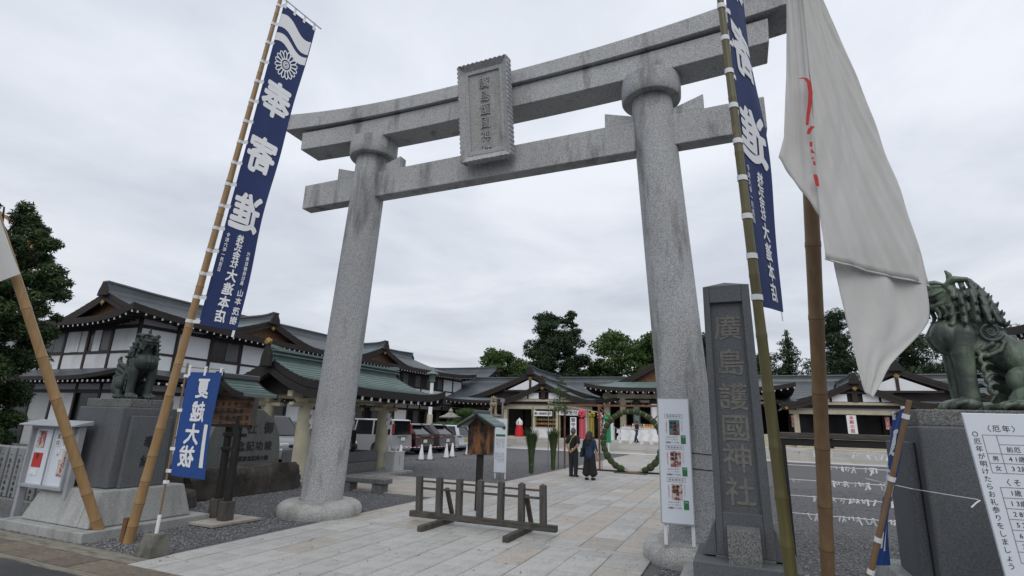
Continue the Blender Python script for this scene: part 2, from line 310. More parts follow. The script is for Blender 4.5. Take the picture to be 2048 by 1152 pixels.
    def build(s, name, mat, parent=None, smooth=False, bevel=0.0, seg=1, angle=40, fix=True):
        me = bpy.data.meshes.new(name)
        v = np.concatenate(s.v) if s.v else np.zeros((0,3))
        me.from_pydata(v.tolist(), [], s.f)
        mats = mat if isinstance(mat, (list,tuple)) else [mat]
        for m in mats: me.materials.append(MAT[m])
        if len(mats) > 1: me.polygons.foreach_set('material_index', s.m)
        if fix:
            bm = bmesh.new(); bm.from_mesh(me); bmesh.ops.recalc_face_normals(bm, faces=bm.faces); bm.to_mesh(me); bm.free()
        if smooth:
            me.polygons.foreach_set('use_smooth', [True]*len(me.polygons))
            if smooth != 'all':
                try: me.set_sharp_from_angle(angle=R(angle))
                except Exception: pass
        o = bpy.data.objects.new(name, me); link(o, parent)
        if bevel:
            b = o.modifiers.new('bevel','BEVEL'); b.width = bevel; b.segments = seg; b.limit_method = 'ANGLE'; b.angle_limit = R(35)
        return o
_cube = {}
def piece(name, x0,x1,y0,y1,z0,z1, mat, parent, rot=None):
    """a box piece sharing one unit mesh per material"""
    if mat not in _cube:
        b = MB().box(-.5,.5,-.5,.5,-.5,.5); o = b.build('unit_'+mat, mat); _cube[mat] = o.data; bpy.data.objects.remove(o)
    o = bpy.data.objects.new(name, _cube[mat]); link(o, parent)
    o.location = ((x0+x1)/2,(y0+y1)/2,(z0+z1)/2); o.scale = (x1-x0,y1-y0,z1-z0)
    if rot: o.rotation_euler = rot
    return o
def raw(name, verts, faces, mat, parent=None, smooth=False):
    """fast numpy mesh: faces array (n,3) or (n,4)"""
    me = bpy.data.meshes.new(name); verts = np.ascontiguousarray(verts, dtype=np.float32); faces = np.ascontiguousarray(faces, dtype=np.int32)
    n, k = faces.shape
    me.vertices.add(len(verts)); me.vertices.foreach_set('co', verts.ravel())
    me.loops.add(n*k); me.loops.foreach_set('vertex_index', faces.ravel())
    me.polygons.add(n); me.polygons.foreach_set('loop_start', np.arange(n, dtype=np.int32)*k)
    try: me.polygons.foreach_set('loop_total', np.full(n, k, dtype=np.int32))
    except Exception: pass
    me.materials.append(MAT[mat]); me.update(calc_edges=True); me.validate()
    if smooth: me.polygons.foreach_set('use_smooth', [True]*n)
    return link(bpy.data.objects.new(name, me), parent)
CAMP = np.array((4.047,-8.328,1.75))
def root_loc(o):
    while o is not None and o.parent is not None: o = o.parent
    return tuple(o.location) if o is not None else (0,0,0)
# ---- lettering
_gl = {}
_fc = bpy.data.curves.new('glyph', 'FONT'); _fo = bpy.data.objects.new('glyph', _fc); COL.objects.link(_fo); _fc.resolution_u = 2
def glyph(ch, bold=0.0):
    k = (ch, bold)
    if k not in _gl:
        _fc.body = ch; bpy.context.view_layer.update()
        ev = _fo.evaluated_get(bpy.context.evaluated_depsgraph_get()); me = ev.to_mesh()
        v = np.array([tuple(p.co) for p in me.vertices])[:, :2] if len(me.vertices) else np.zeros((0,2))
        f = [tuple(p.vertices) for p in me.polygons]; ev.to_mesh_clear()
        _gl[k] = (v, f)
    return _gl[k]
def lettering(name, items, mat, parent, place, bold=0.0, maxlen=None, depth=0.0, split=False):
    if split:
        return [lettering(name, [it], mat, parent, place, bold, maxlen, depth) for it in items][-1]
    """items: (char, u, v, size, aspect) with aspect < 0 mirrored; place maps (n,2)->(n,3)"""
    V = []; F = []; n = 0; LAY = []
    for it in items:
        ch, u, v, s = it[:4]; asp = it[4] if len(it) > 4 else 1.0; sh = it[5] if len(it) > 5 else 0.0
        gv, gf = glyph(ch)
        if not len(gv): continue
        if ord(ch) < 256: cx = (gv[:,0].max()+gv[:,0].min())/2; cy = 0.35
        else: cx, cy = 0.5, 0.38
        p = np.empty_like(gv); p[:,0] = u + (gv[:,0]-cx)*s*asp + (gv[:,1]-cy)*s*sh; p[:,1] = v + (gv[:,1]-cy)*s
        k = 0
        for dx, dy in ([(0,0)] if bold <= 0 else [(0,0)]+[(math.cos(a*math.pi/4),math.sin(a*math.pi/4)) for a in range(8)]):
            q = p.copy(); q[:,0] += dx*bold*s*abs(asp); q[:,1] += dy*bold*s
            V.append(q); F += [tuple(i+n for i in f) for f in gf]; n += len(gv); LAY += [k]*len(gv); k += 1
    V = np.concatenate(V); LAY = np.array(LAY)
    def lift(V, LAY):
        P = np.asarray(place(V), float); du = np.asarray(place(V+np.array((1e-3,0))), float)-P; dv_ = np.asarray(place(V+np.array((0,1e-3))), float)-P
        nn = np.cross(du, dv_); nn /= np.linalg.norm(nn, axis=1)[:,None]+1e-12
        to = CAMP - P - np.array(root_loc(parent)); sg = np.sign((nn*to).sum(1))[:,None]
        return P + nn*sg*(LAY[:,None]*2.5e-4)
    me = bpy.data.meshes.new(name)
    if maxlen:
        me.from_pydata(np.c_[V, LAY*1e-4].tolist(), [], F)
        bm = bmesh.new(); bm.from_mesh(me); bmesh.ops.triangulate(bm, faces=bm.faces)
        for _ in range(4):
            ed = [e for e in bm.edges if e.calc_length() > maxlen]
            if not ed: break
            bmesh.ops.subdivide_edges(bm, edges=ed, cuts=1); bmesh.ops.triangulate(bm, faces=[f for f in bm.faces if len(f.verts) > 3])
        bm.to_mesh(me); bm.free()
        V3 = np.array([tuple(p.co) for p in me.vertices]); V = V3[:, :2]; LAY = V3[:,2]*1e4
        me.vertices.foreach_set('co', np.asarray(lift(V, LAY), dtype=np.float32).ravel()); me.update()
    else:
        me.from_pydata(np.asarray(lift(V, LAY)).tolist(), [], F)
    me.materials.append(MAT[mat])
    o = link(bpy.data.objects.new(name, me), parent)
    if len(items) > 1: o['kind'] = 'stuff'
    if depth:
        sm = o.modifiers.new('depth','SOLIDIFY'); sm.thickness = depth; sm.offset = 0
    return o
def flat(origin, ux, uy, off=0.0):
    o = np.array(origin, float); ux = np.array(ux, float); uy = np.array(uy, float); n = np.cross(ux, uy); n /= np.linalg.norm(n)
    return lambda P: o + P[:, :1]*ux + P[:, 1:2]*uy + n*off
def vtext(s, u, v, size, step=None, asp=1.0, sh=0.0):
    """vertical text downwards from v"""
    st = step or size*1.08
    return [(c, u, v - i*st, size, asp, sh) for i, c in enumerate(s) if c != ' ']
def htext(s, u, v, size, step=None, asp=1.0):
    """horizontal text centred on u"""
    st = step or size*(1.05 if ord(s[0]) > 255 else 0.6); n = len(s)
    return [(c, u + (i-(n-1)/2)*st, v, size, asp) for i, c in enumerate(s) if c != ' ']
def sculpt(name, mb, voxel, mat, parent=None, smooth=3, fac=0.5):
    """melt overlapping shapes into one continuous skin"""
    o = mb.build(name, mat, None, fix=False)
    r = o.modifiers.new('r','REMESH'); r.mode = 'VOXEL'; r.voxel_size = voxel; r.use_smooth_shade = True
    if smooth:
        s = o.modifiers.new('s','SMOOTH'); s.iterations = smooth; s.factor = fac
    ev = o.evaluated_get(bpy.context.evaluated_depsgraph_get()); me = bpy.data.meshes.new_from_object(ev)
    bpy.data.objects.remove(o)
    me.materials.clear(); me.materials.append(MAT[mat]); me.name = name
    me.polygons.foreach_set('use_smooth', [True]*len(me.polygons))
    return link(bpy.data.objects.new(name, me), parent)
def bamboo(name, p0, p1, r0, r1, mat, parent, node_len=0.42, lift=0.12):
    """bamboo culm as one mesh with swollen rings at the nodes"""
    p0, p1 = Vector(p0), Vector(p1); L = (p1-p0).length; n = max(2, int(L/node_len)); pts = []; rad = []
    t = 0.0; ts = [0.0]; step = node_len*0.55
    while t < L: t += step*random.uniform(.9,1.1); step = min(node_len*1.35, step*1.12); ts.append(min(t, L))
    for a, b in zip(ts[:-1], ts[1:]):
        d = b-a
        for q, k in ((0.0,1.03),(0.012,1.045),(0.03,0.985),(0.10,0.975),(d*0.5,0.965),(d-0.03,0.99),(d-0.008,1.05)):
            if 0 <= q <= d:
                f = (a+q)/L; pts.append(p0+(p1-p0)*f); rad.append((r0+(r1-r0)*f)*k)
    # drop points that run backwards
    P2, R2 = [pts[0]], [rad[0]]
    for p, r in zip(pts[1:], rad[1:]):
        if (p-p0).length > (P2[-1]-p0).length + 0.003: P2.append(p); R2.append(r)
    g = MB(); g.tube(P2, R2, 18); g.cm = 1
    for a in ts[1:-1]:
        f = a/L; p = p0+(p1-p0)*f; r = (r0+(r1-r0)*f)*1.052; d = (p1-p0).normalized()
        g.tube([p-d*0.011, p-d*0.005], [r, r], 18, cap=False)
    return g.build(name, [mat,'bamboo_node'], parent, smooth=True, angle=60)
# ------------------------------------------------------------------ ground, street, path
def sheet(name, x0,x1,y0,y1,z, mat, parent=None):
    return raw(name, [(x0,y0,z),(x1,y0,z),(x1,y1,z),(x0,y1,z)], [(0,1,2,3)], mat, parent)
kind(sheet('ground', -900,900,-900,1200,-0.10, 'gravel'), 'structure')
gravel = kind(sheet('gravel_yard', -60,45,-3.56,60,-0.022, 'gravel'), 'structure')
kind(sheet('street', -200,200,-30,-4.33,-0.018, 'asphalt'), 'structure')
# loose stones on the near gravel
def scatter_stones(name, regions, size, seed):
    rng = np.random.default_rng(seed); pts = []
    for x0,x1,y0,y1,n in regions:
        pts.append(np.c_[rng.uniform(x0,x1,n), rng.uniform(y0,y1,n)])
    P = np.concatenate(pts); n = len(P)
    base = np.array([(1,0,0),(0,1,0),(-1,0,0),(0,-1,0),(0,0,.75),(0,0,-.5)])
    tri = np.array([(0,1,4),(1,2,4),(2,3,4),(3,0,4),(1,0,5),(2,1,5),(3,2,5),(0,3,5)])
    th = rng.uniform(0,6.28,n); s = rng.lognormal(0,.35,n)*size
    V = np.repeat(base[None], n, 0)*(1+rng.uniform(-.35,.35,(n,6,3)))
    c, q = np.cos(th)[:,None], np.sin(th)[:,None]
    X = V[...,0]*c - V[...,1]*q; Y = V[...,0]*q + V[...,1]*c
    V = np.stack([X*s[:,None]+P[:,:1], Y*s[:,None]+P[:,1:], V[...,2]*s[:,None]*.8 - 0.020 + rng.uniform(0,.006,(n,1))], -1)
    F = (tri[None] + (np.arange(n)*6)[:,None,None]).reshape(-1,3)
    o = raw(name, V.reshape(-1,3), F, 'gravel_stone'); kind(o,'stuff'); tag(o, 'loose dark grey gravel beside the stone path', 'gravel'); return o
scatter_stones('gravel_stones', [(-7.6,-2.95,-3.5,0.2,21000),(-7.0,-2.95,0.2,3.0,7000),(2.95,7.2,-3.4,3.5,20000),(-12,-3,6.9,16,9000),(3,10,3.5,12,9000)], 0.014, 3)
# path of granite slabs
path = thing('stone_path', 'broad granite slab path running under the gate to the steps', 'path', (0,0,0))
kind(path, 'structure'); del path['label']; del path['category']
sheet('joint_bed', -2.80,2.80,-3.84,29.0,-0.013, 'joint', path)
_slab = None
def slab(x0,x1,y0,y1, mat, parent=path, z1=0.0, name='paving_stone', g=0.005):
    dz = random.uniform(-.0025,.0012)
    return piece(name, x0+g,x1-g,y0+g,y1-g,-0.06,z1+dz, mat, parent)
def far_slabs(cells, mat, name, parent):
    b = MB()
    for x0,x1,y0,y1 in cells: b.box(x0+.004,x1-.004,y0+.004,y1-.004,-.05,random.uniform(-.003,.001))
    return kind(b.build(name, mat, parent), 'stuff')
fx = [-2.80,-2.40] + [-2.40+.465*i for i in range(1,11)] + [2.80]
fx = [-2.80,-2.395,-1.93,-1.465,-1.0,-.54,-.08,.385,.85,1.31,1.775,2.25,2.80]
for i in range(len(fx)-1):
    y = -3.84 if i % 2 else -3.40
    first = True
    while y < -0.34:
        y2 = min(y + (0.93 if not (first and not i % 2) else 0.93), -0.30)
        if first and not i % 2: slab(fx[i],fx[i+1],-3.84,-3.40,'paving_grey')
        slab(fx[i],fx[i+1],y,y2,'paving_grey' if random.random() < .9 else 'paving_pink'); y = y2; first = False
for i in range(7):   # narrow threshold strip
    slab(-2.8+.8*i,-2.8+.8*(i+1),-0.30,-0.12,'paving_grey')
bx = [-2.66,-2.24,-1.70,-1.14,-.57,0.03,.60,1.16,1.70,2.24,2.66]
cm_ = ['paving_pink','paving_grey','paving_pink','paving_grey','paving_grey','paving_grey','paving_grey','paving_pink','paving_grey','paving_pink']
far = {'paving_grey': [], 'paving_pink': []}
for i in range(10):
    y = -0.12 - (0.45 if i % 2 else 0.0)
    while y < 28.99:
        ln = random.choice([.82,.9,.98]); y2 = min(y+ln, 28.99); y1 = max(y,-0.12)
        m = cm_[i]
        if random.random() < .18: m = 'paving_grey' if m == 'paving_pink' else 'paving_pink'
        if y2 - y1 > .05:
            if y1 < 11.0: slab(bx[i],bx[i+1],y1,y2,m)
            else: far[m].append((bx[i],bx[i+1],y1,y2))
        y = y2
for s in (-1,1):
    y = -0.12
    while y < 28.9:
        y2 = min(y+1.2, 28.99); x0, x1 = (-2.80,-2.66) if s < 0 else (2.66,2.80)
        if y < 8: slab(x0,x1,y,y2,'paving_pink')
        else: far['paving_pink'].append((x0,x1,y,y2))
        y = y2
for m in far: far_slabs(far[m], m, 'paving_stones', path)
# side path to the water pavilion
side = kind(bpy.data.objects.new('side_path', None), 'structure'); COL.objects.link(side)
sheet('joint_bed', -11.6,-2.81,3.10,6.75,-0.0135, 'joint', side)
yy = 3.10
for r_ in range(7):
    x = -2.81 - (0.6 if r_ % 2 else 0.0); y2 = yy + .5214
    if r_ % 2: slab(-3.41,-2.81,yy,y2,'paving_pink',side)
    while x > -11.5:
        x2 = max(x - random.choice([1.1,1.25,1.4]), -11.6)
        slab(x2,x,yy,y2,'paving_pink' if random.random() < .7 else 'paving_grey', side); x = x2
    yy = y2
# street edge: kerb stones, brown pavers, gutter
edge = kind(bpy.data.objects.new('pavement', None), 'structure'); COL.objects.link(edge)
sheet('joint_bed', -40,-2.80,-4.33,-3.55,-0.0125, 'joint', edge)
sheet('joint_bed', -2.80,40,-4.33,-3.845,-0.0128, 'joint', edge)
x = -2.80
k = 0
while x > -14:
    x2 = x - random.uniform(.85,1.1); piece('kerb_stone', x2+.004,x-.004,-3.83,-3.56,-.1,random.uniform(-.004,.006),'kerb_stone',edge); x = x2
x = -2.78; row = 0
while x > -14:
    x2 = x - .478; piece('paver', x2+.004,x-.004,-4.24,-3.84,-.1,random.uniform(-.004,.002),'street_paver',edge); x = x2
x = 2.8
while x > -14:
    x2 = x - 1.1; piece('kerb_stone', x2+.004,x-.004,-4.34,-4.246,-.1,random.uniform(-.008,-.002),'kerb_stone',edge); x = x2
x = 2.8
while x > -2.7:
    x2 = max(x-.478,-2.78); piece('paver', x2+.004,x-.004,-4.24,-3.85,-.1,random.uniform(-.004,.002),'street_paver',edge); x = x2
x = 2.8
while x < 8:
    x2 = x + .95; piece('kerb_stone', x+.004,x2-.004,-3.83,-3.56,-.1,random.uniform(-.004,.006),'kerb_stone',edge); x = x2
# steps up to the shrine terrace
terr = kind(bpy.data.objects.new('shrine_steps', None), 'structure'); COL.objects.link(terr)
NS = 6
for i in range(NS):
    y0 = 29.0 + i*.36; z = .12*(i+1)
    x = -30.0
    while x < 30:
        x2 = x + 2.0
        piece('step_stone', x+.003,x2-.003,y0,y0+.40,z-.12+.0,z+random.uniform(-.003,.003),'paving_pink' if random.random() < .4 else 'paving_grey',terr); x = x2
piece('bottom_kerb', -30,30,28.72,28.995,-.05,.035,'white_paint',terr)
kind(raw('terrace', [(-45,31.2,.715),(45,31.2,.715),(45,62,.715),(-45,62,.715),(-45,31.2,-.1),(45,31.2,-.1)], [(0,1,2,3),(4,5,1,0)], 'paving_pink'), 'structure')

# a few fallen leaves and bits of grit on the paving
_rg = np.random.default_rng(31); _n = 230; _x = _rg.uniform(-2.7,2.7,_n); _y = -3.7+9.0*_rg.random(_n)**1.3; _s = _rg.uniform(.010,.028,_n); _t = _rg.uniform(0,6.28,_n)
_q = np.array([(-1,0,0),(0,-.45,.25),(1,0,.1),(0,.45,.2)])
_V = np.stack([(_q[:,0]*np.cos(t)-_q[:,1]*np.sin(t), _q[:,0]*np.sin(t)+_q[:,1]*np.cos(t), _q[:,2]) for t in _t]).transpose(0,2,1)*_s[:,None,None]+np.stack([_x,_y,np.full(_n,.004)],1)[:,None]
_o = raw('fallen_leaves', _V.reshape(-1,3), np.arange(_n*4).reshape(-1,4), 'bark'); kind(_o,'stuff'); tag(_o,'tiny brown leaves scattered over the granite path','leaves')
# ------------------------------------------------------------------ the gate
TO = thing('stone_torii_gate', 'tall grey granite torii gate with name plaque spanning the path', 'gate')
A0, LEAN = 3.4075, math.tan(R(2.925))
for s in (-1,1):
    pts = []; rad = []
    for i in range(26):
        z = 0.2 + 7.2*i/25; pts.append((s*(A0-LEAN*z),0,z)); rad.append(.386 - .107*z/19.6)
    MB().tube(pts, rad, 56).build('column', 'torii_granite', TO, smooth=True)
    pr_ = [(.30,-.05),(.745,-.05),(.765,.03),(.770,.09),(.755,.15),(.715,.205),(.65,.238),(.56,.254),(.45,.261),(.40,.262),(.398,.245),(.30,.24)]
    MB().lathe(pr_, (s*A0,0,0), 56).build('plinth', 'plinth_granite', TO, smooth=True, angle=50)
    cx = s*(A0-LEAN*7.5)
    MB().lathe([(.36,7.33),(.488,7.33),(.508,7.36),(.515,7.50),(.515,7.72),(.36,7.72)], (cx,0,0), 56).build('cap_ring', 'torii_granite', TO, smooth=True)
    xo = s*(A0-LEAN*7.0)
    for d in (-1,1):   # wedges beside each column
        xi = xo + d*.33; xe = xo + d*.84
        MB().ext([(xi,6.955),(xe,6.955),(xe,7.235),(xi,7.07)], 'y', -.105,.105).build('wedge', 'torii_granite', TO, bevel=.008)
# tie beam in three lengths
for x0,x1 in ((-4.794,-3.06),(-3.04,3.04),(3.06,4.794)):
    MB().box(x0,x1,-.143,.143,6.362,6.938).build('tie_beam', 'torii_granite', TO, bevel=.014, seg=2)
def sag(x, c, e, L, p=2.4): return c + (e-c)*abs(x/L)**p
def lintel(name, L, zc0,ze0, zc1,ze1, d, slant, mat='torii_granite'):
    n = 41; P = []
    for i in range(n):
        x = -L + 2*L*i/(n-1); zb = sag(x,zc0,ze0,L); zt = sag(x,zc1,ze1,L)
        sl = slant*(x/L)
        P.append([(x,-d,zb),(x+sl,-d,zt),(x+sl,0,zt+.05),(x+sl,d,zt),(x,d,zb)])
    P = np.array(P); b = MB(); fs = []
    for i in range(n-1):
        for j in range(5): j2 = (j+1)%5; fs.append((i*5+j,(i+1)*5+j,(i+1)*5+j2,i*5+j2))
    fs += [(0,1,2,3,4), tuple((n-1)*5+j for j in (4,3,2,1,0))]
    b.add(P.reshape(-1,3), fs); return b.build(name, mat, TO, smooth=True, angle=25, bevel=.012, seg=2)
lintel('lower_lintel', 4.94, 7.685,7.815, 8.13,8.262, .287, .02)
lintel('top_lintel', 5.47, 8.145,8.40, 8.44,8.84, .365, .10)
# plaque: leaning forwards, with a carved wavy frame
pq = bpy.data.objects.new('name_plaque', None)
PB, PT = np.array((0,-.30,6.60)), np.array((0,-.66,8.50)); PH = np.linalg.norm(PT-PB); pu = (PT-PB)/PH; pn = np.cross((1,0,0), pu)
def pl(u, v, w):  # plaque coordinates: across, up from the bottom edge, out towards the viewer
    return PB + np.array((1.0,0,0))*u + pu*v + pn*w
def pbox(b, u0,u1,v0,v1,w0,w1):
    return b.hexa([pl(u0,v0,w0),pl(u1,v0,w0),pl(u1,v1,w0),pl(u0,v1,w0)],[pl(u0,v0,w1),pl(u1,v0,w1),pl(u1,v1,w1),pl(u0,v1,w1)])
pqm = pbox(MB(), -.40,.40,.12,PH-.12,-.06,.055).build('plaque', 'plinth_granite', TO)
b = MB()
for u0,u1,v0,v1 in ((-.40,-.33,.12,PH-.12),(.33,.40,.12,PH-.12),(-.33,.33,.12,.20),(-.33,.33,PH-.20,PH-.12)): pbox(b,u0,u1,v0,v1,.05,.085)
b.build('inner_rim', 'torii_granite', pqm, bevel=.006)
def wavy(b, along, lo, hi, inner, outer, n):
    """one frame side with a scalloped outer lip standing out towards the viewer"""
    P = []
    for i in range(n+1):
        t = i/n; a = lo + (hi-lo)*t; w = abs(math.sin(t*math.pi*n/4)); mid = 1 - 0.5*math.exp(-((t-.5)/.07)**2)
        o = outer + (outer-inner)*.13*(w*mid-.5)
        rows = [(inner,.03),(inner,.075),((inner*.45+o*.55),.125),((inner*.12+o*.88),.150+.012*w),(o,.140+.012*w),(o,-.05),(inner,-.05)]
        P.append([pl(*((q,a) if along == 'v' else (a,q)),w_) for q,w_ in rows])
    P = np.array(P); b.grid(P); m = P.shape[1]
    b.add(P[0], [tuple(range(m))]); b.add(P[-1], [tuple(range(m))])
for args in (('v',.0,PH,-.395,-.525,88),('v',.0,PH,.395,.525,88),('u',-.522,.522,.122,.0,44),('u',-.522,.522,PH-.122,PH,44)):
    b = MB(); wavy(b, *args); b.build('carved_frame', 'torii_granite', pqm, smooth=True, angle=35)
lettering('raised_character', [(c, 0.0, PH-.40-i*.262, .235, .95) for i, c in enumerate('廣島護國神社')], 'torii_granite', pqm, lambda P: np.array([pl(u,v,.066) for u,v in P]), bold=.006, depth=.022, split=True)

# ------------------------------------------------------------------ inscribed pillar on the right
MO = thing('inscribed_stone_pillar', 'dark granite pillar carved with six large characters beside the right gate column', 'monument', (4.0,-1.3,0))
def off(o): return lambda *a: MB(o)
o = (4.0,-1.3,0)
fy = lambda z: -1.56 + .02*z          # slight batter of the front face
def frus(b, x0,x1,y0,y1,z0, X0,X1,Y0,Y1,z1): return b.hexa([(x0,y0,z0),(x1,y0,z0),(x1,y1,z0),(x0,y1,z0)],[(X0,Y0,z1),(X1,Y0,z1),(X1,Y1,z1),(X0,Y1,z1)])
b = MB(o)
# shaft as a rebated body: side and back core, with a raised border round a sunk panel
frus(b, 3.715,4.305,-1.50,-1.04,.40, 3.745,4.275,-1.47,-1.07,3.50)
b.build('shaft', 'dark_granite', MO, bevel=.006)
fr = MB(o)
frus(fr, 3.712,3.79,-1.56,-1.49,.40, 3.742,3.815,-1.525,-1.46,3.50); frus(fr, 4.21,4.308,-1.56,-1.49,.40, 4.185,4.278,-1.525,-1.46,3.50)
frus(fr, 3.79,4.21,-1.56,-1.49,.40, 3.795,4.205,-1.555,-1.487,.85); frus(fr, 3.815,4.185,-1.527,-1.463,3.29, 3.815,4.185,-1.525,-1.46,3.50)
fr.build('raised_border', 'dark_granite', MO, bevel=.006)
b = MB(o); b.add([(3.742,-1.525,3.50),(4.278,-1.525,3.50),(4.278,-1.068,3.50),(3.742,-1.068,3.50),(4.0,-1.30,3.60)], [(0,1,2,3),(0,1,4),(1,2,4),(2,3,4),(3,0,4)]); b.build('peaked_top', 'dark_granite', MO)
pt = lambda P: np.c_[P[:,0]-o[0], (-1.503+.01*P[:,1])-o[1]+.0, P[:,1]]
lettering('carved_character', [(c, 4.0, z, .335, 1.0) for c, z in zip('廣島護國神社', (2.98,2.55,2.14,1.78,1.44,1.08))], 'carved', MO, pt, bold=.012, depth=.012, split=True)
b = MB(o); P = []
for u0 in (3.835,4.165):
    P.append([(u0,-1.60,.36),(u0,-1.78,.36),(u0,-1.775,.42),(u0,-1.745,.55),(u0,-1.72,.64),(u0,-1.70,.69),(u0,-1.60,.72),(u0,-1.56,.72)])
P = np.array(P); b.grid(P); b.add(P[0],[tuple(range(8))]); b.add(P[1],[tuple(range(8))]); b.add([P[0][-1],P[1][-1],P[1][0],P[0][0]],[(0,1,2,3)])
b.build('front_block', 'basin_granite', MO, bevel=.006)
for s in (-1,1):
    b = MB(o); cxx = 4.0
    prof = [(.29,.38),(.44,.38),(.43,.45),(.36,.58),(.335,.68),(.29,.74)]
    b.ext([(cxx+s*a,z) for a,z in prof], 'y', -1.52,-1.08).build('side_buttress', 'dark_granite', MO, bevel=.006)
MB(o).box(3.70,4.30,-1.60,-1.0,.36,.40).build('socket_stone','dark_granite',MO,bevel=.005)
MB(o).box(3.47,4.54,-1.82,-.78,.10,.365).build('base_slab','dark_granite',MO,bevel=.012,seg=2)
MB(o).box(3.28,4.74,-2.0,-.62,-.05,.10).build('footing','worn_granite',MO,bevel=.012,seg=2)

# ------------------------------------------------------------------ shrine-stamp board leaning on the right column
GS = thing('poster_board', 'tall narrow white poster board leaning on the right gate column', 'sign board', (3.2,-.62,.262))
def bd(u, v, w=0.0): # board plane: u across, v up; rotated a little to the left and leaning back
    a = R(6); return np.array((u*math.cos(a), u*math.sin(a) + v*.058 - w, v))
def bdbox(b,u0,u1,v0,v1,w0,w1): return b.hexa([bd(u0,v0,w0),bd(u1,v0,w0),bd(u1,v0,w1),bd(u0,v0,w1)],[bd(u0,v1,w0),bd(u1,v1,w0),bd(u1,v1,w1),bd(u0,v1,w1)])
bdbox(MB(), -.205,.205,.27,1.90,-.012,.012).build('panel','board_white',GS,bevel=.003)
for u in (-.165,.185): bdbox(MB(), u-.022,u+.022,0,1.85,-.04,-.013).build('leg','white_paint',GS)
b = MB()
for u0,u1,v0,v1 in ((-.215,-.203,.26,1.91),(.203,.215,.26,1.91),(-.203,.203,1.898,1.91),(-.203,.203,.26,.272)): bdbox(b,u0,u1,v0,v1,-.016,.016)
b.build('edge_trim','alu',GS)
for k, v in enumerate((1.60,1.18,.76)):
    P = lambda q, v=v: np.array([bd(a,c,.0145) for a,c in q])
    lettering('heading', htext('限定御朱印', 0.0, v+.055, .030, .040), 'ink', GS, P, depth=.001)
    b = MB()
    for u0,u1,v0,v1 in ((-.12,.12,v+.080,v+.083),(-.12,.12,v+.027,v+.030),(-.12,-.117,v+.03,v+.08),(.117,.12,v+.03,v+.08)): bdbox(b,u0,u1,v0,v1,.012,.0145)
    b.build('heading_box','ink_grey',GS)
    bdbox(MB(), -.065,.075,v-.20,v+.005,.012,.0148).build('stamp_picture', ('ink_teal','ink_mix','ink_mix')[k], GS)
    lettering('stamp_text', vtext('奉拝', -.035, v-.04, .05) + vtext('廣島神社', .012, v-.035, .045), 'ink', GS, lambda q: np.array([bd(a,c,.0165) for a,c in q]), bold=.01)
    bdbox(MB(), .085,.15,v-.315,v-.20,.012,.0148).build('green_tag','ink_green',GS)
    lettering('green_tag_text', htext('公開',.1175,v-.222,.022), 'print_white', GS, lambda q: np.array([bd(a,c,.0165) for a,c in q]))
    lettering('red_side_text', vtext('月替御朱印授与', -.10, v-.02, .022), 'ink_red', GS, P)
    lettering('side_text', vtext('六月三十日まで', .105, v-.01, .020), 'ink_grey', GS, P)
    lettering('price_text', htext('初穂料700円', -.03, v-.30, .030, .025) , 'ink', GS, P)
    lettering('small_text', htext('数量限定書置き', -.03, v-.23, .018, .023)+htext('なくなり次第終了', -.03, v-.262, .018, .021), 'ink_grey', GS, P)
# cords round the column that hold the board
for z in (1.42,1.83-.62):
    b = MB(); cxx = A0-LEAN*z; r_ = .386-.107*z/19.6+.006
    b.tube([(cxx+r_*math.cos(t), r_*math.sin(t), z+.012*math.sin(3*t)) for t in np.linspace(-1.9,1.9,30)], .005, 6).build('holding_cord','timber_black',GS).location = (-3.2,.62,-.262)

# ------------------------------------------------------------------ barrier on the path
BA = thing('wooden_barrier', 'weathered grey timber barrier of seven posts standing across the path', 'barrier', (-.19,.27,0))
xs = [-1.185,-.775,-.375,.03,.42,.80,1.185]
MB().box(-1.36,1.42,-.055,.055,.085,.185).build('sill_beam','timber_grey_x',BA,bevel=.008)
for x in (-.70,.83):
    MB().box(x-.05,x+.05,-.72,.36,0,.09).build('foot','timber_grey_x',BA,bevel=.008)
for i, x in enumerate(xs):
    b = MB(); w = .05; dx = (-.035,-.02,-.012,-.005,0,-.004,-.012)[i]
    b.hexa([(x-w,-w,.18),(x+w,-w,.18),(x+w,w,.18),(x-w,w,.18)],[(x-w+dx,-w,.775),(x+w+dx,-w,.775),(x+w+dx,w,.775),(x-w+dx,w,.775)])
    b.add([(x-w+dx,-w,.775),(x+w+dx,-w,.775),(x+w+dx,w,.775),(x-w+dx,w,.775),(x+dx,0,.806)],[(0,1,4),(1,2,4),(2,3,4),(3,0,4)])
    b.build('post','timber_grey',BA,bevel=.004)
for z, h in ((.695,.03),(.575,.035)):
    for a, c in zip(xs[:-1], xs[1:]): MB().box(a+.04,c-.06,-.018,.018,z-h/2,z+h/2).build('rail','timber_grey_x',BA,bevel=.004)
for x in (-.70,.83):
    MB().bar((x+.03,.055,.60),(x+.03,.32,.09),.075,.05,(0,1,0)).build('brace','timber_grey',BA,bevel=.004)

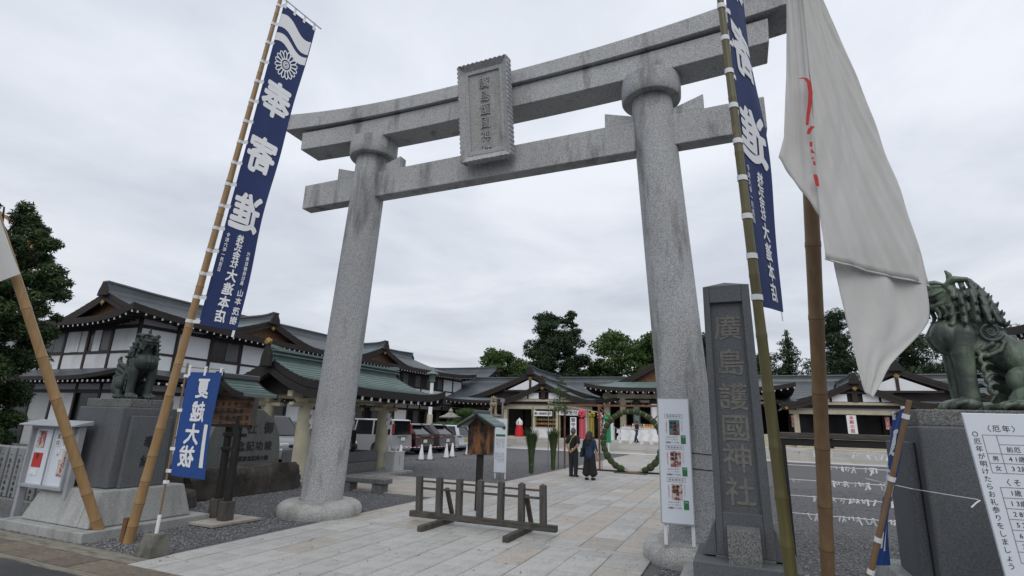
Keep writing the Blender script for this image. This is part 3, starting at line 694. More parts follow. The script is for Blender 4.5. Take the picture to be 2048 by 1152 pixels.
# ------------------------------------------------------------------ small roofed box sign behind the barrier
LA = thing('roofed_box_sign', 'scorched wooden box sign with green copper gable roof on a post', 'sign', (-1.05,2.0,0), 0)
MB().box(-.06,.06,-.06,.06,0,1.12).build('post','timber_black',LA,bevel=.008)
MB().box(-.255,.255,-.12,.12,1.10,1.70).build('board','board_burnt',LA,bevel=.008)
b = MB(); b.ext([(-.255,1.70),(.255,1.70),(0,1.90)],'y',-.11,.11).build('gable','board_burnt',LA)
for s in (-1,1):
    b = MB(); b.ext([(0,1.925),(s*.45,1.665),(s*.45,1.70),(s*.27,1.80),(0,1.965)],'y',-.28,.28).build('roof_slope','copper_green',LA,bevel=.005)
    for k in range(3):
        t0, t1 = .1+k*.28, .1+(k+1)*.28
        p = lambda t: (s*.45*t, 1.968-.268*t-.006*math.sin(t*3))
        MB().ext([(p(t0)[0],p(t0)[1]-.01),(p(t1)[0],p(t1)[1]-.01),(p(t1)[0],p(t1)[1]+.008),(p(t0)[0],p(t0)[1]+.002)],'y',-.285,.285).build('copper_course','copper_green',LA)
MB().box(-.05,.05,-.31,.31,1.935,2.01).build('ridge','copper_dark',LA,bevel=.01)
for y in (-.27,.25):
    for s in (-1,1): MB().bar((0,y,1.90),(s*.44,y,1.65),.03,.05).build('bargeboard','timber_black',LA)
# ------------------------------------------------------------------ flags and banners
FLAG_B = [((4.663, -4.877, 5.789), (4.704, -4.827, 5.832)), ((4.671, -4.839, 5.564), (4.735, -4.769, 5.597)), ((4.679, -4.801, 5.342), (4.765, -4.713, 5.365)), ((4.687, -4.765, 5.122), (4.796, -4.658, 5.134)), ((4.695, -4.729, 4.905), (4.826, -4.603, 4.906)), ((4.698, -4.696, 4.691), (4.879, -4.539, 4.681)), ((4.693, -4.667, 4.479), (4.946, -4.47, 4.458)), ((4.688, -4.639, 4.27), (5.006, -4.405, 4.238)), ((4.682, -4.612, 4.063), (5.059, -4.343, 4.02)), ((4.677, -4.586, 3.859), (5.111, -4.282, 3.804)), ((4.668, -4.561, 3.658), (5.162, -4.223, 3.59)), ((4.659, -4.538, 3.46), (5.211, -4.165, 3.379)), ((4.658, -4.512, 3.264), (5.257, -4.109, 3.17)), ((4.657, -4.487, 3.072), (5.301, -4.054, 2.963)), ((4.655, -4.463, 2.881), (5.333, -4.005, 2.758))]
FLAG_A = [((4.608, -4.817, 5.892), (4.665, -4.866, 5.802)), ((4.606, -4.791, 5.721), (4.672, -4.832, 5.6)), ((4.604, -4.766, 5.552), (4.679, -4.798, 5.4)), ((4.602, -4.74, 5.384), (4.686, -4.765, 5.202)), ((4.6, -4.716, 5.217), (4.693, -4.732, 5.007)), ((4.598, -4.691, 5.052), (4.7, -4.701, 4.813)), ((4.596, -4.667, 4.888), (4.698, -4.673, 4.622)), ((4.586, -4.647, 4.726), (4.694, -4.648, 4.433)), ((4.573, -4.629, 4.565), (4.689, -4.623, 4.245)), ((4.56, -4.61, 4.406), (4.684, -4.598, 4.06)), ((4.546, -4.593, 4.248), (4.679, -4.575, 3.877)), ((4.526, -4.579, 4.091), (4.672, -4.553, 3.697)), ((4.507, -4.565, 3.936), (4.664, -4.531, 3.518)), ((4.488, -4.551, 3.782), (4.66, -4.509, 3.342)), ((4.438, -4.551, 3.629), (4.66, -4.486, 3.168))]
FLAG_C = [((4.73, -4.341, 3.014), (5.293, -4.071, 3.041)), ((4.725, -4.335, 2.956), (5.295, -4.064, 2.981)), ((4.73, -4.326, 2.899), (5.297, -4.058, 2.92)), ((4.735, -4.316, 2.842), (5.3, -4.051, 2.86)), ((4.74, -4.306, 2.786), (5.302, -4.044, 2.801)), ((4.745, -4.297, 2.729), (5.305, -4.038, 2.741)), ((4.749, -4.288, 2.673), (5.308, -4.031, 2.682)), ((4.754, -4.278, 2.617), (5.309, -4.025, 2.623)), ((4.759, -4.269, 2.562), (5.304, -4.022, 2.564)), ((4.763, -4.26, 2.506), (5.292, -4.022, 2.506)), ((4.771, -4.249, 2.451), (5.249, -4.036, 2.447)), ((4.78, -4.239, 2.396), (5.194, -4.054, 2.387)), ((4.788, -4.228, 2.342), (5.131, -4.076, 2.328)), ((4.796, -4.218, 2.287), (5.068, -4.098, 2.269)), ((4.804, -4.208, 2.233), (5.011, -4.118, 2.211)), ((4.811, -4.198, 2.179), (4.974, -4.129, 2.154)), ((4.817, -4.189, 2.125), (4.944, -4.137, 2.097)), ((4.822, -4.18, 2.072), (4.91, -4.147, 2.04)), ((4.831, -4.17, 2.019), (4.876, -4.157, 1.984))]
FLAG_L = [((-6.467, -5.756, 5.579), (-5.342, -5.49, 5.489)), ((-6.496, -5.66, 5.199), (-5.269, -5.379, 5.21)), ((-6.525, -5.564, 4.82), (-5.197, -5.269, 4.932)), ((-6.554, -5.468, 4.44), (-5.125, -5.158, 4.653)), ((-6.583, -5.373, 4.06), (-5.053, -5.047, 4.374)), ((-6.612, -5.277, 3.68), (-4.98, -4.936, 4.096)), ((-6.641, -5.181, 3.3), (-4.908, -4.825, 3.817)), ((-6.67, -5.085, 2.921), (-4.836, -4.714, 3.539))]
RED = [[((4.601, -4.689, 4.143), (4.629, -4.676, 4.141)), ((4.632, -4.677, 4.151), (4.664, -4.662, 4.149)), ((4.656, -4.662, 4.115), (4.685, -4.648, 4.113)), ((4.659, -4.65, 4.042), (4.687, -4.637, 4.04)), ((4.646, -4.643, 3.95), (4.671, -4.631, 3.948)), ((4.631, -4.639, 3.877), (4.653, -4.629, 3.875)), ((4.621, -4.633, 3.805), (4.637, -4.625, 3.802))], [((4.62, -4.625, 3.74), (4.639, -4.616, 3.737)), ((4.631, -4.625, 3.776), (4.66, -4.612, 3.774)), ((4.654, -4.618, 3.799), (4.679, -4.607, 3.796))], [((4.634, -4.611, 3.687), (4.653, -4.602, 3.684)), ((4.631, -4.608, 3.651), (4.649, -4.599, 3.648))], [((4.635, -4.603, 3.633), (4.648, -4.597, 3.63)), ((4.636, -4.599, 3.605), (4.661, -4.588, 3.602))], [((4.635, -4.596, 3.576), (4.65, -4.588, 3.574)), ((4.637, -4.593, 3.562), (4.652, -4.586, 3.56))], [((4.642, -4.589, 3.548), (4.657, -4.582, 3.546)), ((4.642, -4.585, 3.52), (4.658, -4.578, 3.517))], [((4.636, -4.579, 3.456), (4.658, -4.569, 3.454)), ((4.637, -4.575, 3.428), (4.665, -4.562, 3.426)), ((4.644, -4.565, 3.373), (4.666, -4.554, 3.37))]]
FLAG_S = [((5.208, -3.082, 1.912), (5.234, -3.386, 1.949)), ((5.173, -3.051, 1.749), (5.197, -3.345, 1.752)), ((5.142, -3.019, 1.589), (5.161, -3.318, 1.602)), ((5.123, -2.982, 1.43), (5.132, -3.288, 1.453)), ((5.092, -2.938, 1.232), (5.119, -3.078, 1.249)), ((5.058, -2.908, 1.072), (5.089, -3.047, 1.095)), ((5.012, -2.87, 0.873), (5.074, -2.998, 0.902)), ((4.985, -2.836, 0.71), (5.066, -2.957, 0.745))]
def rows_grid(rows, nu, fold, sub=4):
    """cloth from left and right edge rows; fold(u,t) pushes it along its normal"""
    A = np.array([r[0] for r in rows]); Bq = np.array([r[1] for r in rows]); n = len(rows)
    tt = np.linspace(0, n-1, (n-1)*sub+1); ip = lambda M: np.stack([np.interp(tt, range(n), M[:,k]) for k in range(3)], 1)
    A, Bq = ip(A), ip(Bq); u = np.linspace(0,1,nu)
    P = A[:,None]*(1-u)[None,:,None] + Bq[:,None]*u[None,:,None]
    w = Bq-A; d = np.gradient(A, axis=0); nn = np.cross(w, d); nn /= np.linalg.norm(nn, axis=1)[:,None]+1e-9
    T = (tt/(n-1))[:,None]; F = fold(u[None,:], T)*np.minimum(1, np.linalg.norm(w,axis=1)/.15)[:,None]
    return P + nn[:,None]*F[...,None]
WF = thing('white_flag_on_bamboo', 'large drooping white flag with red brushwork on a leaning brown bamboo pole', 'flag', (4.60,-2.80,0))
WO = (4.60,-2.80,0)
bamboo('pole', (0,0,-.05), (.12,-1.97,5.4), .052,.056, 'bamboo_brown', WF, .50)
b = MB(WO)
b.grid(rows_grid(FLAG_B, 40, lambda u,t: .012*np.sin(u*7+t*4)*u*(1-u)*3 + .016*np.sin((u*.9+t*.5)*9)*(u>.1)*u + .006*np.sin(u*23-t*14)*t + .004*np.sin(u*31+t*22+2*np.sin(t*9)) + .0025*np.sin(u*53-t*47)))
b.grid(rows_grid(FLAG_A, 24, lambda u,t: .010*np.sin(u*8+t*5) + .006*np.sin(u*19-t*9)))
b.grid(rows_grid(FLAG_C, 36, lambda u,t: .035*np.exp(-((u-.72)/.12)**2)*(1-t) - .02*np.exp(-((u-.5)/.1)**2)*(1-t*.5) + .006*np.sin(u*16+t*9)))
cl = b.build('cloth', 'cloth_white', WF, smooth='all'); m_ = cl.modifiers.new('thick','SOLIDIFY'); m_.thickness = .0015
# stitched hem along the lower edge of the main panel
hem = rows_grid(FLAG_B, 40, lambda u,t: .012*np.sin(u*7+t*4)*u*(1-u)*3 + .016*np.sin((u*.9+t*.5)*9)*(u>.1)*u + .006*np.sin(u*23-t*14)*t)
MB(WO).tube([tuple(p) for p in hem[-1]], .006, 6).build('hem', 'cloth_white', WF, smooth=True)
for s in RED: MB(WO).grid(np.array(s)).build('red_brush_stroke', 'ink_red', cl)
LF = thing('white_flag_on_bamboo', 'white flag at the left picture edge on a tan bamboo pole leaning left', 'flag', (-4.49,-3.14,0))
bamboo('pole', (0,0,-.05), (-1.22,-3.02,7.1), .069,.05, 'bamboo_tan', LF, .62)
b = MB((-4.49,-3.14,0)); b.grid(rows_grid(FLAG_L, 24, lambda u,t: .05*np.sin(u*9+t*3)*(.3+t*.3)))
b.build('cloth', 'cloth_white', LF, smooth='all')

def nobori(label, pb, pt_, r0, r1, mat, edgeL, edgeR, ties, tu=1.0):
    """tall navy festival banner tied along a bamboo pole; we see its back, so the writing is reversed"""
    o = np.array(pb); T = thing('festival_banner', label, 'banner', tuple(o))
    pole = bamboo('pole', (0,0,-.05), tuple(np.array(pt_)-o), r0, r1, mat, T, .46)
    Lb, Lt = [np.array(q)-o for q in edgeL]; Rb, Rt = [np.array(q)-o for q in edgeR]
    wv = (Rb-Lb); n = np.cross(wv, Lt-Lb); n /= np.linalg.norm(n)
    wd = np.linalg.norm(wv)
    bowd = wv/wd
    def surf(P, offs=0.0):
        u = P[:, :1]; v = P[:, 1:2]
        q = (Lb*(1-v)+Lt*v)*(1-u) + (Rb*(1-v)+Rt*v)*u
        ph = .018*np.sin(u*5.2+v*9.0)*u + .012*np.sin(v*17+u*2)*u + .03*np.sin(v*4.2)*u*u
        q = q + n*(ph + offs) + bowd*(.03*np.sin(v*6.0+.7)*u)
        return q
    U, V = np.meshgrid(np.linspace(0,1,16), np.linspace(0,1,90)); P = surf(np.c_[U.ravel(), V.ravel()]).reshape(90,16,3)
    b = MB(); b.grid(P); c = b.build('cloth', 'cloth_navy', T, smooth='all')
    side = 1 if n[1] < 0 else -1
    if (n @ (np.array((4.05,-8.33,1.75))-(o+Lb))) < 0: side = -1
    else: side = 1
    pl_ = lambda Q: surf(Q, .006*side)
    H = np.linalg.norm(Lt-Lb); asp = H/wd   # one v unit is H metres, one u unit is wd metres
    def it(ch, u, v, s, k=1.0):   # s in v units; mirrored
        return (ch, u, v, s, -asp*k)
    # two wavy white bands at the top
    b = MB()
    for v0,v1,vr0,vr1 in ((.966,.922,.949,.903),(.900,.874,.893,.866)):
        us = np.linspace(.015,.985,30); top = v0+(vr0-v0)*us+.012*np.sin(us*6.2); bot = v1+(vr1-v1)*us+.012*np.sin(us*6.2)
        b.grid(np.stack([pl_(np.c_[us,top]), pl_(np.c_[us,top*.5+bot*.5]), pl_(np.c_[us,bot])]))
    b.build('white_bands', 'print_white', c)['kind'] = 'stuff'
    # sixteen-petal flower crest in outline
    b = MB(); cu, cv, rr = .51,.825,.33
    def ring(pts, w):
        pts = np.array(pts); d = np.roll(pts,-1,0)-np.roll(pts,1,0); nn = np.stack([-d[:,1],d[:,0]],1); nn /= np.linalg.norm(nn,axis=1)[:,None]
        A_ = pts+nn*w/2; B_ = pts-nn*w/2; f = lambda q: pl_(np.c_[cu+q[:,0], cv+q[:,1]/asp])
        b.grid(np.stack([np.r_[f(A_), f(A_)[:1]], np.r_[f(B_), f(B_)[:1]]]))
    for k in range(16):
        th = 2*math.pi*k/16; q = []
        for a in np.linspace(-math.pi,math.pi,16,endpoint=False):
            r_ = .66+.30*math.cos(a)+0.02; wq = .155*math.sin(a)*(.45+.55*(r_/.98))
            q.append((rr*(r_*math.cos(th)-wq*math.sin(th)), rr*(r_*math.sin(th)+wq*math.cos(th))))
        ring(q, .026)
    for k in range(8):
        th = 2*math.pi*k/8
        ring([(rr*(.17*math.cos(th)+.075*math.cos(a)), rr*(.17*math.sin(th)+.075*math.sin(a))) for a in np.linspace(0,6.28,8,endpoint=False)], .02)
    b.build('flower_crest', 'print_white', c)['kind'] = 'stuff'
    lettering('large_character', [it('奉',.52,.703,.118,1.0), it('寄',.50,.518,.118,1.0), it('進',.50,.338,.118,1.0)], 'print_white', c, pl_, bold=.034, maxlen=.02, split=True)
    sm = [it(x,.50*tu,.257-.024*i,.026) for i, x in enumerate('株式会社')] + [it(x,.52*tu,.150-.039*i,.037) for i, x in enumerate('大進本店')]
    lettering('shop_lettering', sm, 'print_white', c, pl_, bold=.03, maxlen=.02)
    sm = [it(x,.17*tu,.258-.0143*i,.0135) for i, x in enumerate('令和六年一月吉日')]
    if tu == 1.0: sm += [it(x,.82,.222-.0143*i,.0135) for i, x in enumerate('代表取締役社長')] + [it(x,.845,.107-.024*i,.022) for i, x in enumerate('山本')] + [it(x,.86,.054-.027*i,.024) for i, x in enumerate('茂樹')]
    lettering('side_lettering', sm, 'print_white', c, pl_, bold=.02, maxlen=.02)
    pd = np.array(pt_)-o
    for k in range(ties):
        v = .012 + .985*k/(ties-1); e_ = surf(np.array([[0.0,v]]))[0]; tz = e_[2]/pd[2]; pp = pd*tz; rr_ = r0+(r1-r0)*tz
        b = MB(); dirn = (e_-pp); dirn /= np.linalg.norm(dirn); up_ = pd/np.linalg.norm(pd); q = np.cross(up_, dirn)
        loop = [e_+dirn*.05+q*.004] + [pp + (rr_+.006)*(dirn*math.cos(a)+q*math.sin(a)) for a in np.linspace(.35,2*math.pi-.35,14)] + [e_+dirn*.05-q*.004]
        lo = np.array(loop)
        slope = np.linspace(0,.05,len(lo))[:,None]*up_*.6
        b.grid(np.stack([lo-up_*.026-slope, lo+up_*.026-slope])); b.build('tie_loop', 'print_white', T)
    # top rod with short loops
    e0 = surf(np.array([[0,1.0]]))[0]; e1 = surf(np.array([[1.0,1.0]]))[0]; d = (e1-e0); up_ = pd/np.linalg.norm(pd)
    MB().tube([e0-d*.12+up_*.10, e1+d*.13+up_*.06], .011, 8).build('top_rod', 'alu', T)
    for u in (.06,.36,.66,.95):
        p = e0+d*u; b = MB(); w_ = d/np.linalg.norm(d)*.035
        b.grid(np.array([[p-w_-up_*.05, p+w_-up_*.05],[p-w_+up_*.10, p+w_+up_*.09]])); b.build('rod_loop', 'print_white', T)
    e0 = surf(np.array([[0.93,0.0]]))[0]
    b = MB(); b.grid(np.array([[e0-bowd*.025, e0+bowd*.025],[e0-bowd*.025-up_*.10, e0+bowd*.025-up_*.10]])); b.build('bottom_tab','print_white',T)
    return T
NL = nobori('navy festival banner with reversed white writing on the left bamboo pole', (-3.96,-3.12,0), (-2.78,-3.08,9.2), .068,.032, 'bamboo_tan', ((-3.44,-3.05,3.08),(-2.76,-3.05,8.75)), ((-2.68,-3.0,2.96),(-1.99,-3.0,8.04)), 16)
b = MB((-3.96,-3.12,0)).box(-4.10,-4.02,-3.16,-3.10,-.02,.30); b.build('ground_stake', 'timber_warm', NL)
nobori('navy festival banner hanging edge on from a green bamboo pole near right column', (4.36,-3.1,0), (4.155,-3.36,7.6), .055,.030, 'bamboo_green', ((4.262,-3.13,2.88),(4.24,-3.32,8.5)), ((4.551,-2.40,2.95),(4.44,-2.60,8.4)), 15, 1.28)

# ------------------------------------------------------------------ small blue banners
def blue_text(T, c, pl_, asp_w, asp_h):
    it = lambda ch, u, v, s: (ch, u, v, s, -asp_h/asp_w)
    lettering('character', [it('夏',.52,.845,.205), it('越',.50,.615,.205), it('大',.45,.40,.205), it('祓',.40,.19,.205)], 'print_white', c, pl_, bold=.030, maxlen=.05, split=True)
    b = MB(); b.grid(np.stack([pl_(np.c_[np.full(12,x), np.linspace(.10,.50,12)]) for x in (.78,.90)])); b.build('white_bar', 'print_white', c)
BF = thing('blue_banner', 'blue cloth banner with reversed white writing on a weighted pole at left', 'banner', (-2.95,-3.44,0))
b = MB(); b.hexa([(-.15,-.15,0),(.15,-.15,0),(.15,.15,0),(-.15,.15,0)],[(-.095,-.095,.26),(.095,-.095,.26),(.095,.095,.26),(-.095,.095,.26)]); b.build('weight_block','concrete',BF,bevel=.008)
MB().tube([(0,0,.26),(0,0,.48)], .022, 12).build('socket_tube','white_paint',BF)
MB().tube([(0,0,.46),(.0,0,1.0),(-.005,0,2.44)], [.013,.013,.012], 10).build('pole','bamboo_brown',BF)
MB().tube([(-.26,0,2.40),(.73,0,2.335)], .006, 8).build('top_rod','bamboo_brown',BF)
def bsurf(P, offs=0.0):
    u, v = P[:, :1], P[:, 1:2]; x = .05+u*.665; z = .97+v*1.345-u*.02
    return np.c_[x - .012*np.sin(v*5)*u, -.012*np.sin(u*6+v*3)-.02*u*np.sin(v*2.5)-offs, z]
U, V = np.meshgrid(np.linspace(0,1,12), np.linspace(0,1,40))
c = MB().grid(bsurf(np.c_[U.ravel(),V.ravel()]).reshape(40,12,3)).build('cloth','cloth_blue',BF,smooth='all')
blue_text(BF, c, lambda P: bsurf(P,.004), .665, 1.345)
for u in (.03,.5,.96):
    x = .05+u*.665; MB().box(x-.018,x+.018,-.010,.010,2.26,2.41-u*.05).build('rod_loop','print_white',BF)
for z in (1.02,1.30,1.80,2.26): MB().box(-.02,.075,-.016,.016,z-.02,z+.02).build('tie_loop','print_white',BF)
MB().ball((0,0,1.02),(.02,.02,.02)).build('pole_knob','steel',BF); MB().box(-.03,.035,-.02,.02,.86,.90).build('pole_clip','print_white',BF)

SO = (4.68,-3.11,0)
SF = thing('blue_banner', 'blue cloth banner twisted on a slanting thin pole by the right pedestal', 'banner', SO)
p0, p1 = np.array((4.863,-3.211,.656)), np.array((5.245,-3.424,1.982)); pd_ = p1-p0
MB(SO).tube([tuple(p0-pd_*.5), tuple(p0), tuple(p0+pd_*.5), tuple(p1+pd_*.02)], [.022,.022,.020,.019], 12).build('pole','bamboo_brown',SF,smooth=True)
P = rows_grid(FLAG_S, 14, lambda u,t: .012*np.sin(u*6+t*7))
c = MB(SO).grid(P).build('cloth','cloth_blue',SF,smooth='all')
def ssurf(Q):
    u = np.clip(Q[:,0],0,1)*(P.shape[1]-1); v = (1-np.clip(Q[:,1],0,1))*(P.shape[0]-1)
    i = np.clip(v.astype(int),0,P.shape[0]-2); j = np.clip(u.astype(int),0,P.shape[1]-2); fv = (v-i)[:,None]; fu = (u-j)[:,None]
    q = (P[i,j]*(1-fu)+P[i,j+1]*fu)*(1-fv)+(P[i+1,j]*(1-fu)+P[i+1,j+1]*fu)*fv
    to = np.array((4.05,-8.33,1.75))-q; to /= np.linalg.norm(to,axis=1)[:,None]
    return q + to*.006 - np.array(SO)
lettering('character', [('夏',.45,.80,.20,3.2),('越',.45,.54,.20,3.2)], 'print_white', c, ssurf, bold=.03, maxlen=.05, split=True)
b = MB(); b.grid(np.stack([ssurf(np.c_[np.full(12,x), np.linspace(.10,.36,12)]) for x in (.60,.78)])); b.grid(np.stack([ssurf(np.c_[np.full(8,x), np.linspace(.12,.22,8)]) for x in (.22,.34)])); b.build('white_bar','print_white',c)
MB(SO).tube([tuple(p1-pd_*.02), FLAG_S[0][0]], .007, 8).build('top_rod','bamboo_brown',SF)
for t in (.93,.58,.24,.06,-.12):
    p = p0+pd_*t; e_ = pd_/np.linalg.norm(pd_); MB(SO).tube([tuple(p-e_*.018),tuple(p+e_*.018)], .026, 12).build('tie_loop','print_white',SF)
for t in (.35,.9):
    q = np.array(FLAG_S[0][0])*t + p1*(1-t); MB(SO).tube([tuple(q+np.array((0,0,.012))), tuple(q-np.array((0,0,.05)))], .014, 8).build('rod_loop','print_white',SF)
# ------------------------------------------------------------------ guardian lion-dogs on pedestals
def lion(mouth_open, hires):
    """seated lion-dog looking along +x, about 1.2 m to the tip of the horn"""
    b = MB(); L = b.limb
    # trunk: deep chest, sloping back, narrow waist
    L([(.22,0,.62),(.08,0,.54),(-.10,0,.42),(-.26,0,.30),(-.36,0,.22)], [.165,.175,.155,.165,.16], 36)
    b.ball((.255,0,.625),(.155,.175,.150),36,24); b.ball((.30,.075,.615),(.115,.100,.135),28,20); b.ball((.30,-.075,.615),(.115,.100,.135),28,20)
    for k in range(5):
        y = (k-2)*.055; L([(.365-4.5*y*y,y,.73),(.418-6*y*y,y,.62),(.385-5*y*y,y,.52)], [.018,.022,.014], 8)
    L([(.13,0,.74),(.17,0,.86),(.20,0,.94)], [.135,.118,.11], 14)
    for s in (-1,1):
        # forelegs with elbow, shin ridge and wrist
        L([(.20,s*.12,.62),(.235,s*.135,.46),(.235,s*.135,.26),(.235,s*.135,.10)], [.092,.078,.060,.062], 28)
        L([(.285,s*.135,.48),(.288,s*.135,.30),(.285,s*.135,.13)], [.022,.018,.020], 8)
        b.ball((.275,s*.135,.052),(.110,.080,.052),14,9)
        for k in range(4):
            yy = s*.135+(k-1.5)*.043; x = .365-.016*abs(k-1.5); L([(x-.05,yy,.066),(x+.01,yy,.050),(x+.028,yy,.028)],[.026,.025,.020],8); L([(x+.030,yy,.024),(x+.052,yy,.010)],[.012,.005],6)
        # haunch, knee, hind foot
        b.ball((-.215,s*.165,.225),(.190,.090,.165),36,24,(0,20,0)); b.ball((-.08,s*.185,.235),(.095,.072,.105),28,20)
        L([(-.10,s*.19,.16),(-.02,s*.20,.08)],[.07,.05],12); b.ball((-.03,s*.205,.042),(.130,.072,.042),14,8)
        for k in range(4):
            yy = s*.205+(k-1.5)*.038; x = .075-.013*abs(k-1.5); L([(x-.05,yy,.052),(x+.01,yy,.038),(x+.022,yy,.022)],[.023,.022,.017],8)
        # feathered curls behind the elbow
        for k in range(5):
            z = .50-.078*k; x0 = .165-.006*k; pts = []; rr = []
            for q in range(9):
                t = q/8; a = -2.4+t*4.6; r_ = .050*(1-.62*t); pts.append((x0-.075+r_*math.cos(a)+.05*(1-t), s*(.150+.035*math.sin(t*3)), z-.012+r_*math.sin(a)+.015*t)); rr.append(.020*(1-.55*t))
            L(pts, rr, 7)
        # shoulder spiral with its trailing stem
        cx, cz = .045, .625; pts = []; rr = []
        for k in range(30):
            a = k*.40; r_ = .080*(1-k/33); pts.append((cx+r_*math.cos(a+3.6), s*(.176+.018*k/30), cz+r_*math.sin(a+3.6))); rr.append(.0165*(1-k/55))
        L([(.19,s*.150,.455),(.12,s*.172,.485),(.05,s*.178,.525)], [.008,.018,.019], 8); L(pts, rr, 8)
        L([(.18,s*.148,.42),(.09,s*.172,.43),(.01,s*.176,.47),(-.03,s*.172,.53),(.0,s*.17,.56)], [.008,.017,.019,.015,.009], 8)
        # haunch flame
        L([(-.36,s*.205,.40),(-.27,s*.240,.36),(-.16,s*.252,.29),(-.10,s*.24,.19)], [.010,.016,.017,.008], 8)
    for k in range(9): t = k/8; b.ball((.02-.40*t,0,.715-.335*t),(.030,.020,.030),8,6)
    # head
    b.ball((.265,0,.985),(.125,.112,.105),18,12); L([(.30,0,1.0),(.385,0,1.0)],[.088,.066],14)
    b.ball((.425,0,1.018),(.032,.055,.030),12,8); b.ball((.40,0,1.045),(.045,.030,.020),10,7)
    jz = .868 if mouth_open else .925
    for s in (-1,1):
        b.ball((.448,s*.028,1.010),(.018,.022,.018),8,6)
        L([(.432,s*.020,1.050),(.385,s*.068,1.078),(.325,s*.098,1.080),(.28,s*.115,1.06)], [.016,.024,.021,.012], 10)
        b.ball((.372,s*.062,1.040),(.022,.022,.020),10,8)
        L([(.442,s*.018,.968),(.41,s*.066,.962),(.35,s*.094,.975),(.29,s*.108,1.0)], [.014,.019,.017,.012], 8)
        L([(.25,s*.10,1.045),(.20,s*.150,1.085),(.135,s*.165,1.075),(.115,s*.16,1.05)], [.030,.030,.020,.008], 8)
        L([(.405,s*.022,jz),(.36,s*.062,jz+.004),(.28,s*.090,jz+.03),(.22,s*.10,jz+.08)], [.024,.026,.028,.030], 8)
        L([(.425,s*.012,.958),(.428,s*.012,.938)],[.008,.004],6); L([(.405,s*.045,.955),(.405,s*.045,.928)],[.010,.004],6)
        # beard locks
        for k in range(5):
            x = .345-.045*k; y = s*(.070+.016*k); z = jz+.0+.010*k
            L([(x,y,z),(x-.02,y+s*.022,z-.055),(x-.012,y+s*.035,z-.098),(x+.012,y+s*.036,z-.105)], [.020,.019,.014,.007], 7)
    b.ball((.365,0,jz-.002),(.050,.040,.022),10,8); L([(.385,0,jz-.015),(.392,0,jz-.06),(.375,0,jz-.085)],[.022,.016,.006],8)
    if mouth_open: L([(.30,0,.905),(.37,0,.902),(.40,0,.915)],[.035,.026,.012],8)
    L([(.205,0,1.06),(.190,0,1.115),(.195,0,1.165),(.212,0,1.20)], [.040,.030,.022,.010], 10)
    # mane: ranks of flowing locks, each a tapering stroke with a curled tip
    for row,(rad,zc,xc,nn,sz,ln) in enumerate(((.115,1.065,.17,8,.024,.075),(.135,1.01,.15,10,.026,.085),(.150,.945,.13,11,.027,.09),(.165,.875,.12,12,.028,.095),(.180,.80,.115,13,.028,.10))):
        for k in range(nn):
            lo = .34 if row < 2 else .24
            a = math.pi*(lo+(2-2*lo)*k/(nn-1)); dx, dy = math.cos(a), math.sin(a); w = .10*math.sin(k*2.7+row)
            p0 = np.array((xc+rad*dx*.9, rad*dy, zc+.03)); out = np.array((dx,dy*.9,0)); dn = np.array((0,w*.3,-1.0))
            p1 = p0+out*.022+dn*ln*.60; p2 = p1+out*.014+dn*ln*.60; p3 = p2+out*.020+dn*ln*.18; p4 = p3+out*.020-dn*.010; p5 = p4+out*.008-dn*.018
            L([tuple(p) for p in (p0,p1,p2,p3,p4,p5)], [sz*.7,sz*.9,sz*.82,sz*.62,sz*.42,sz*.22], 7)
    # tail: upright flame of curled lobes
    L([(-.40,0,.22),(-.49,0,.38),(-.48,0,.54),(-.43,0,.70)], [.075,.085,.075,.02], 12)
    for s in (-1,1):
        for k in range(4): L([(-.45,s*.04,.27+.095*k),(-.53,s*.095,.33+.095*k),(-.575,s*.105,.40+.095*k),(-.55,s*.10,.45+.095*k),(-.52,s*.095,.43+.095*k)], [.045,.042,.034,.022,.012], 9)
    return b
def pedestal(T, sx):
    """battered two-stone base, block with side plates, thin plinth; local x points to the path when sx=1"""
    X = lambda a: a*sx
    def fr(nm, x0,x1,y0,y1,z0,X0,X1,Y0,Y1,z1,mat,bev=.015):
        xa,xb = sorted((X(x0),X(x1))); Xa,Xb = sorted((X(X0),X(X1)))
        b = MB(); b.hexa([(xa,y0,z0),(xb,y0,z0),(xb,y1,z0),(xa,y1,z0)],[(Xa,Y0,z1),(Xb,Y0,z1),(Xb,Y1,z1),(Xa,Y1,z1)])
        return b.build(nm, mat, T, bevel=bev, seg=2)
    fr('footing_slab',-1.12,-.02,-.93,1.02,-.05,-1.12,-.02,-.93,1.02,.115,'worn_granite'); fr('footing_slab',-.01,1.04,-.93,1.02,-.05,-.01,1.04,-.93,1.02,.115,'worn_granite')
    fr('base_stone',-.86,.60,-.78,.78,.12,-.72,.52,-.63,.66,.61,'worn_granite',.02); fr('base_stone',.61,.87,-.78,.78,.12,.53,.76,-.63,.66,.61,'worn_granite',.02)
    fr('block',-.62,.58,-.47,.47,.615,-.60,.57,-.455,.455,1.83,'dark_granite',.02)
    fr('front_plate',.585,.66,-.34,.34,.615,.575,.64,-.33,.33,1.70,'dark_granite',.012)
    fr('plinth',-.60,.54,-.36,.36,1.83,-.60,.54,-.36,.36,1.965,'worn_granite' if False else 'basin_granite',.012)
PL = thing('stone_pedestal', 'dark granite pedestal on pale battered base under the left lion-dog', 'pedestal', (-5.45,-2.55,0)); pedestal(PL, 1)
PR = thing('stone_pedestal', 'dark granite pedestal behind the white notice at the right edge', 'pedestal', (5.95,-2.55,0)); pedestal(PR, -1)
lettering('carved_lettering', vtext('奉納', 0, 1.30, .20, .30), 'ink', PL, lambda P: np.c_[np.full(len(P),.664-.016*(P[:,1]-.6)/1.1), P[:,0], P[:,1]], bold=.01)
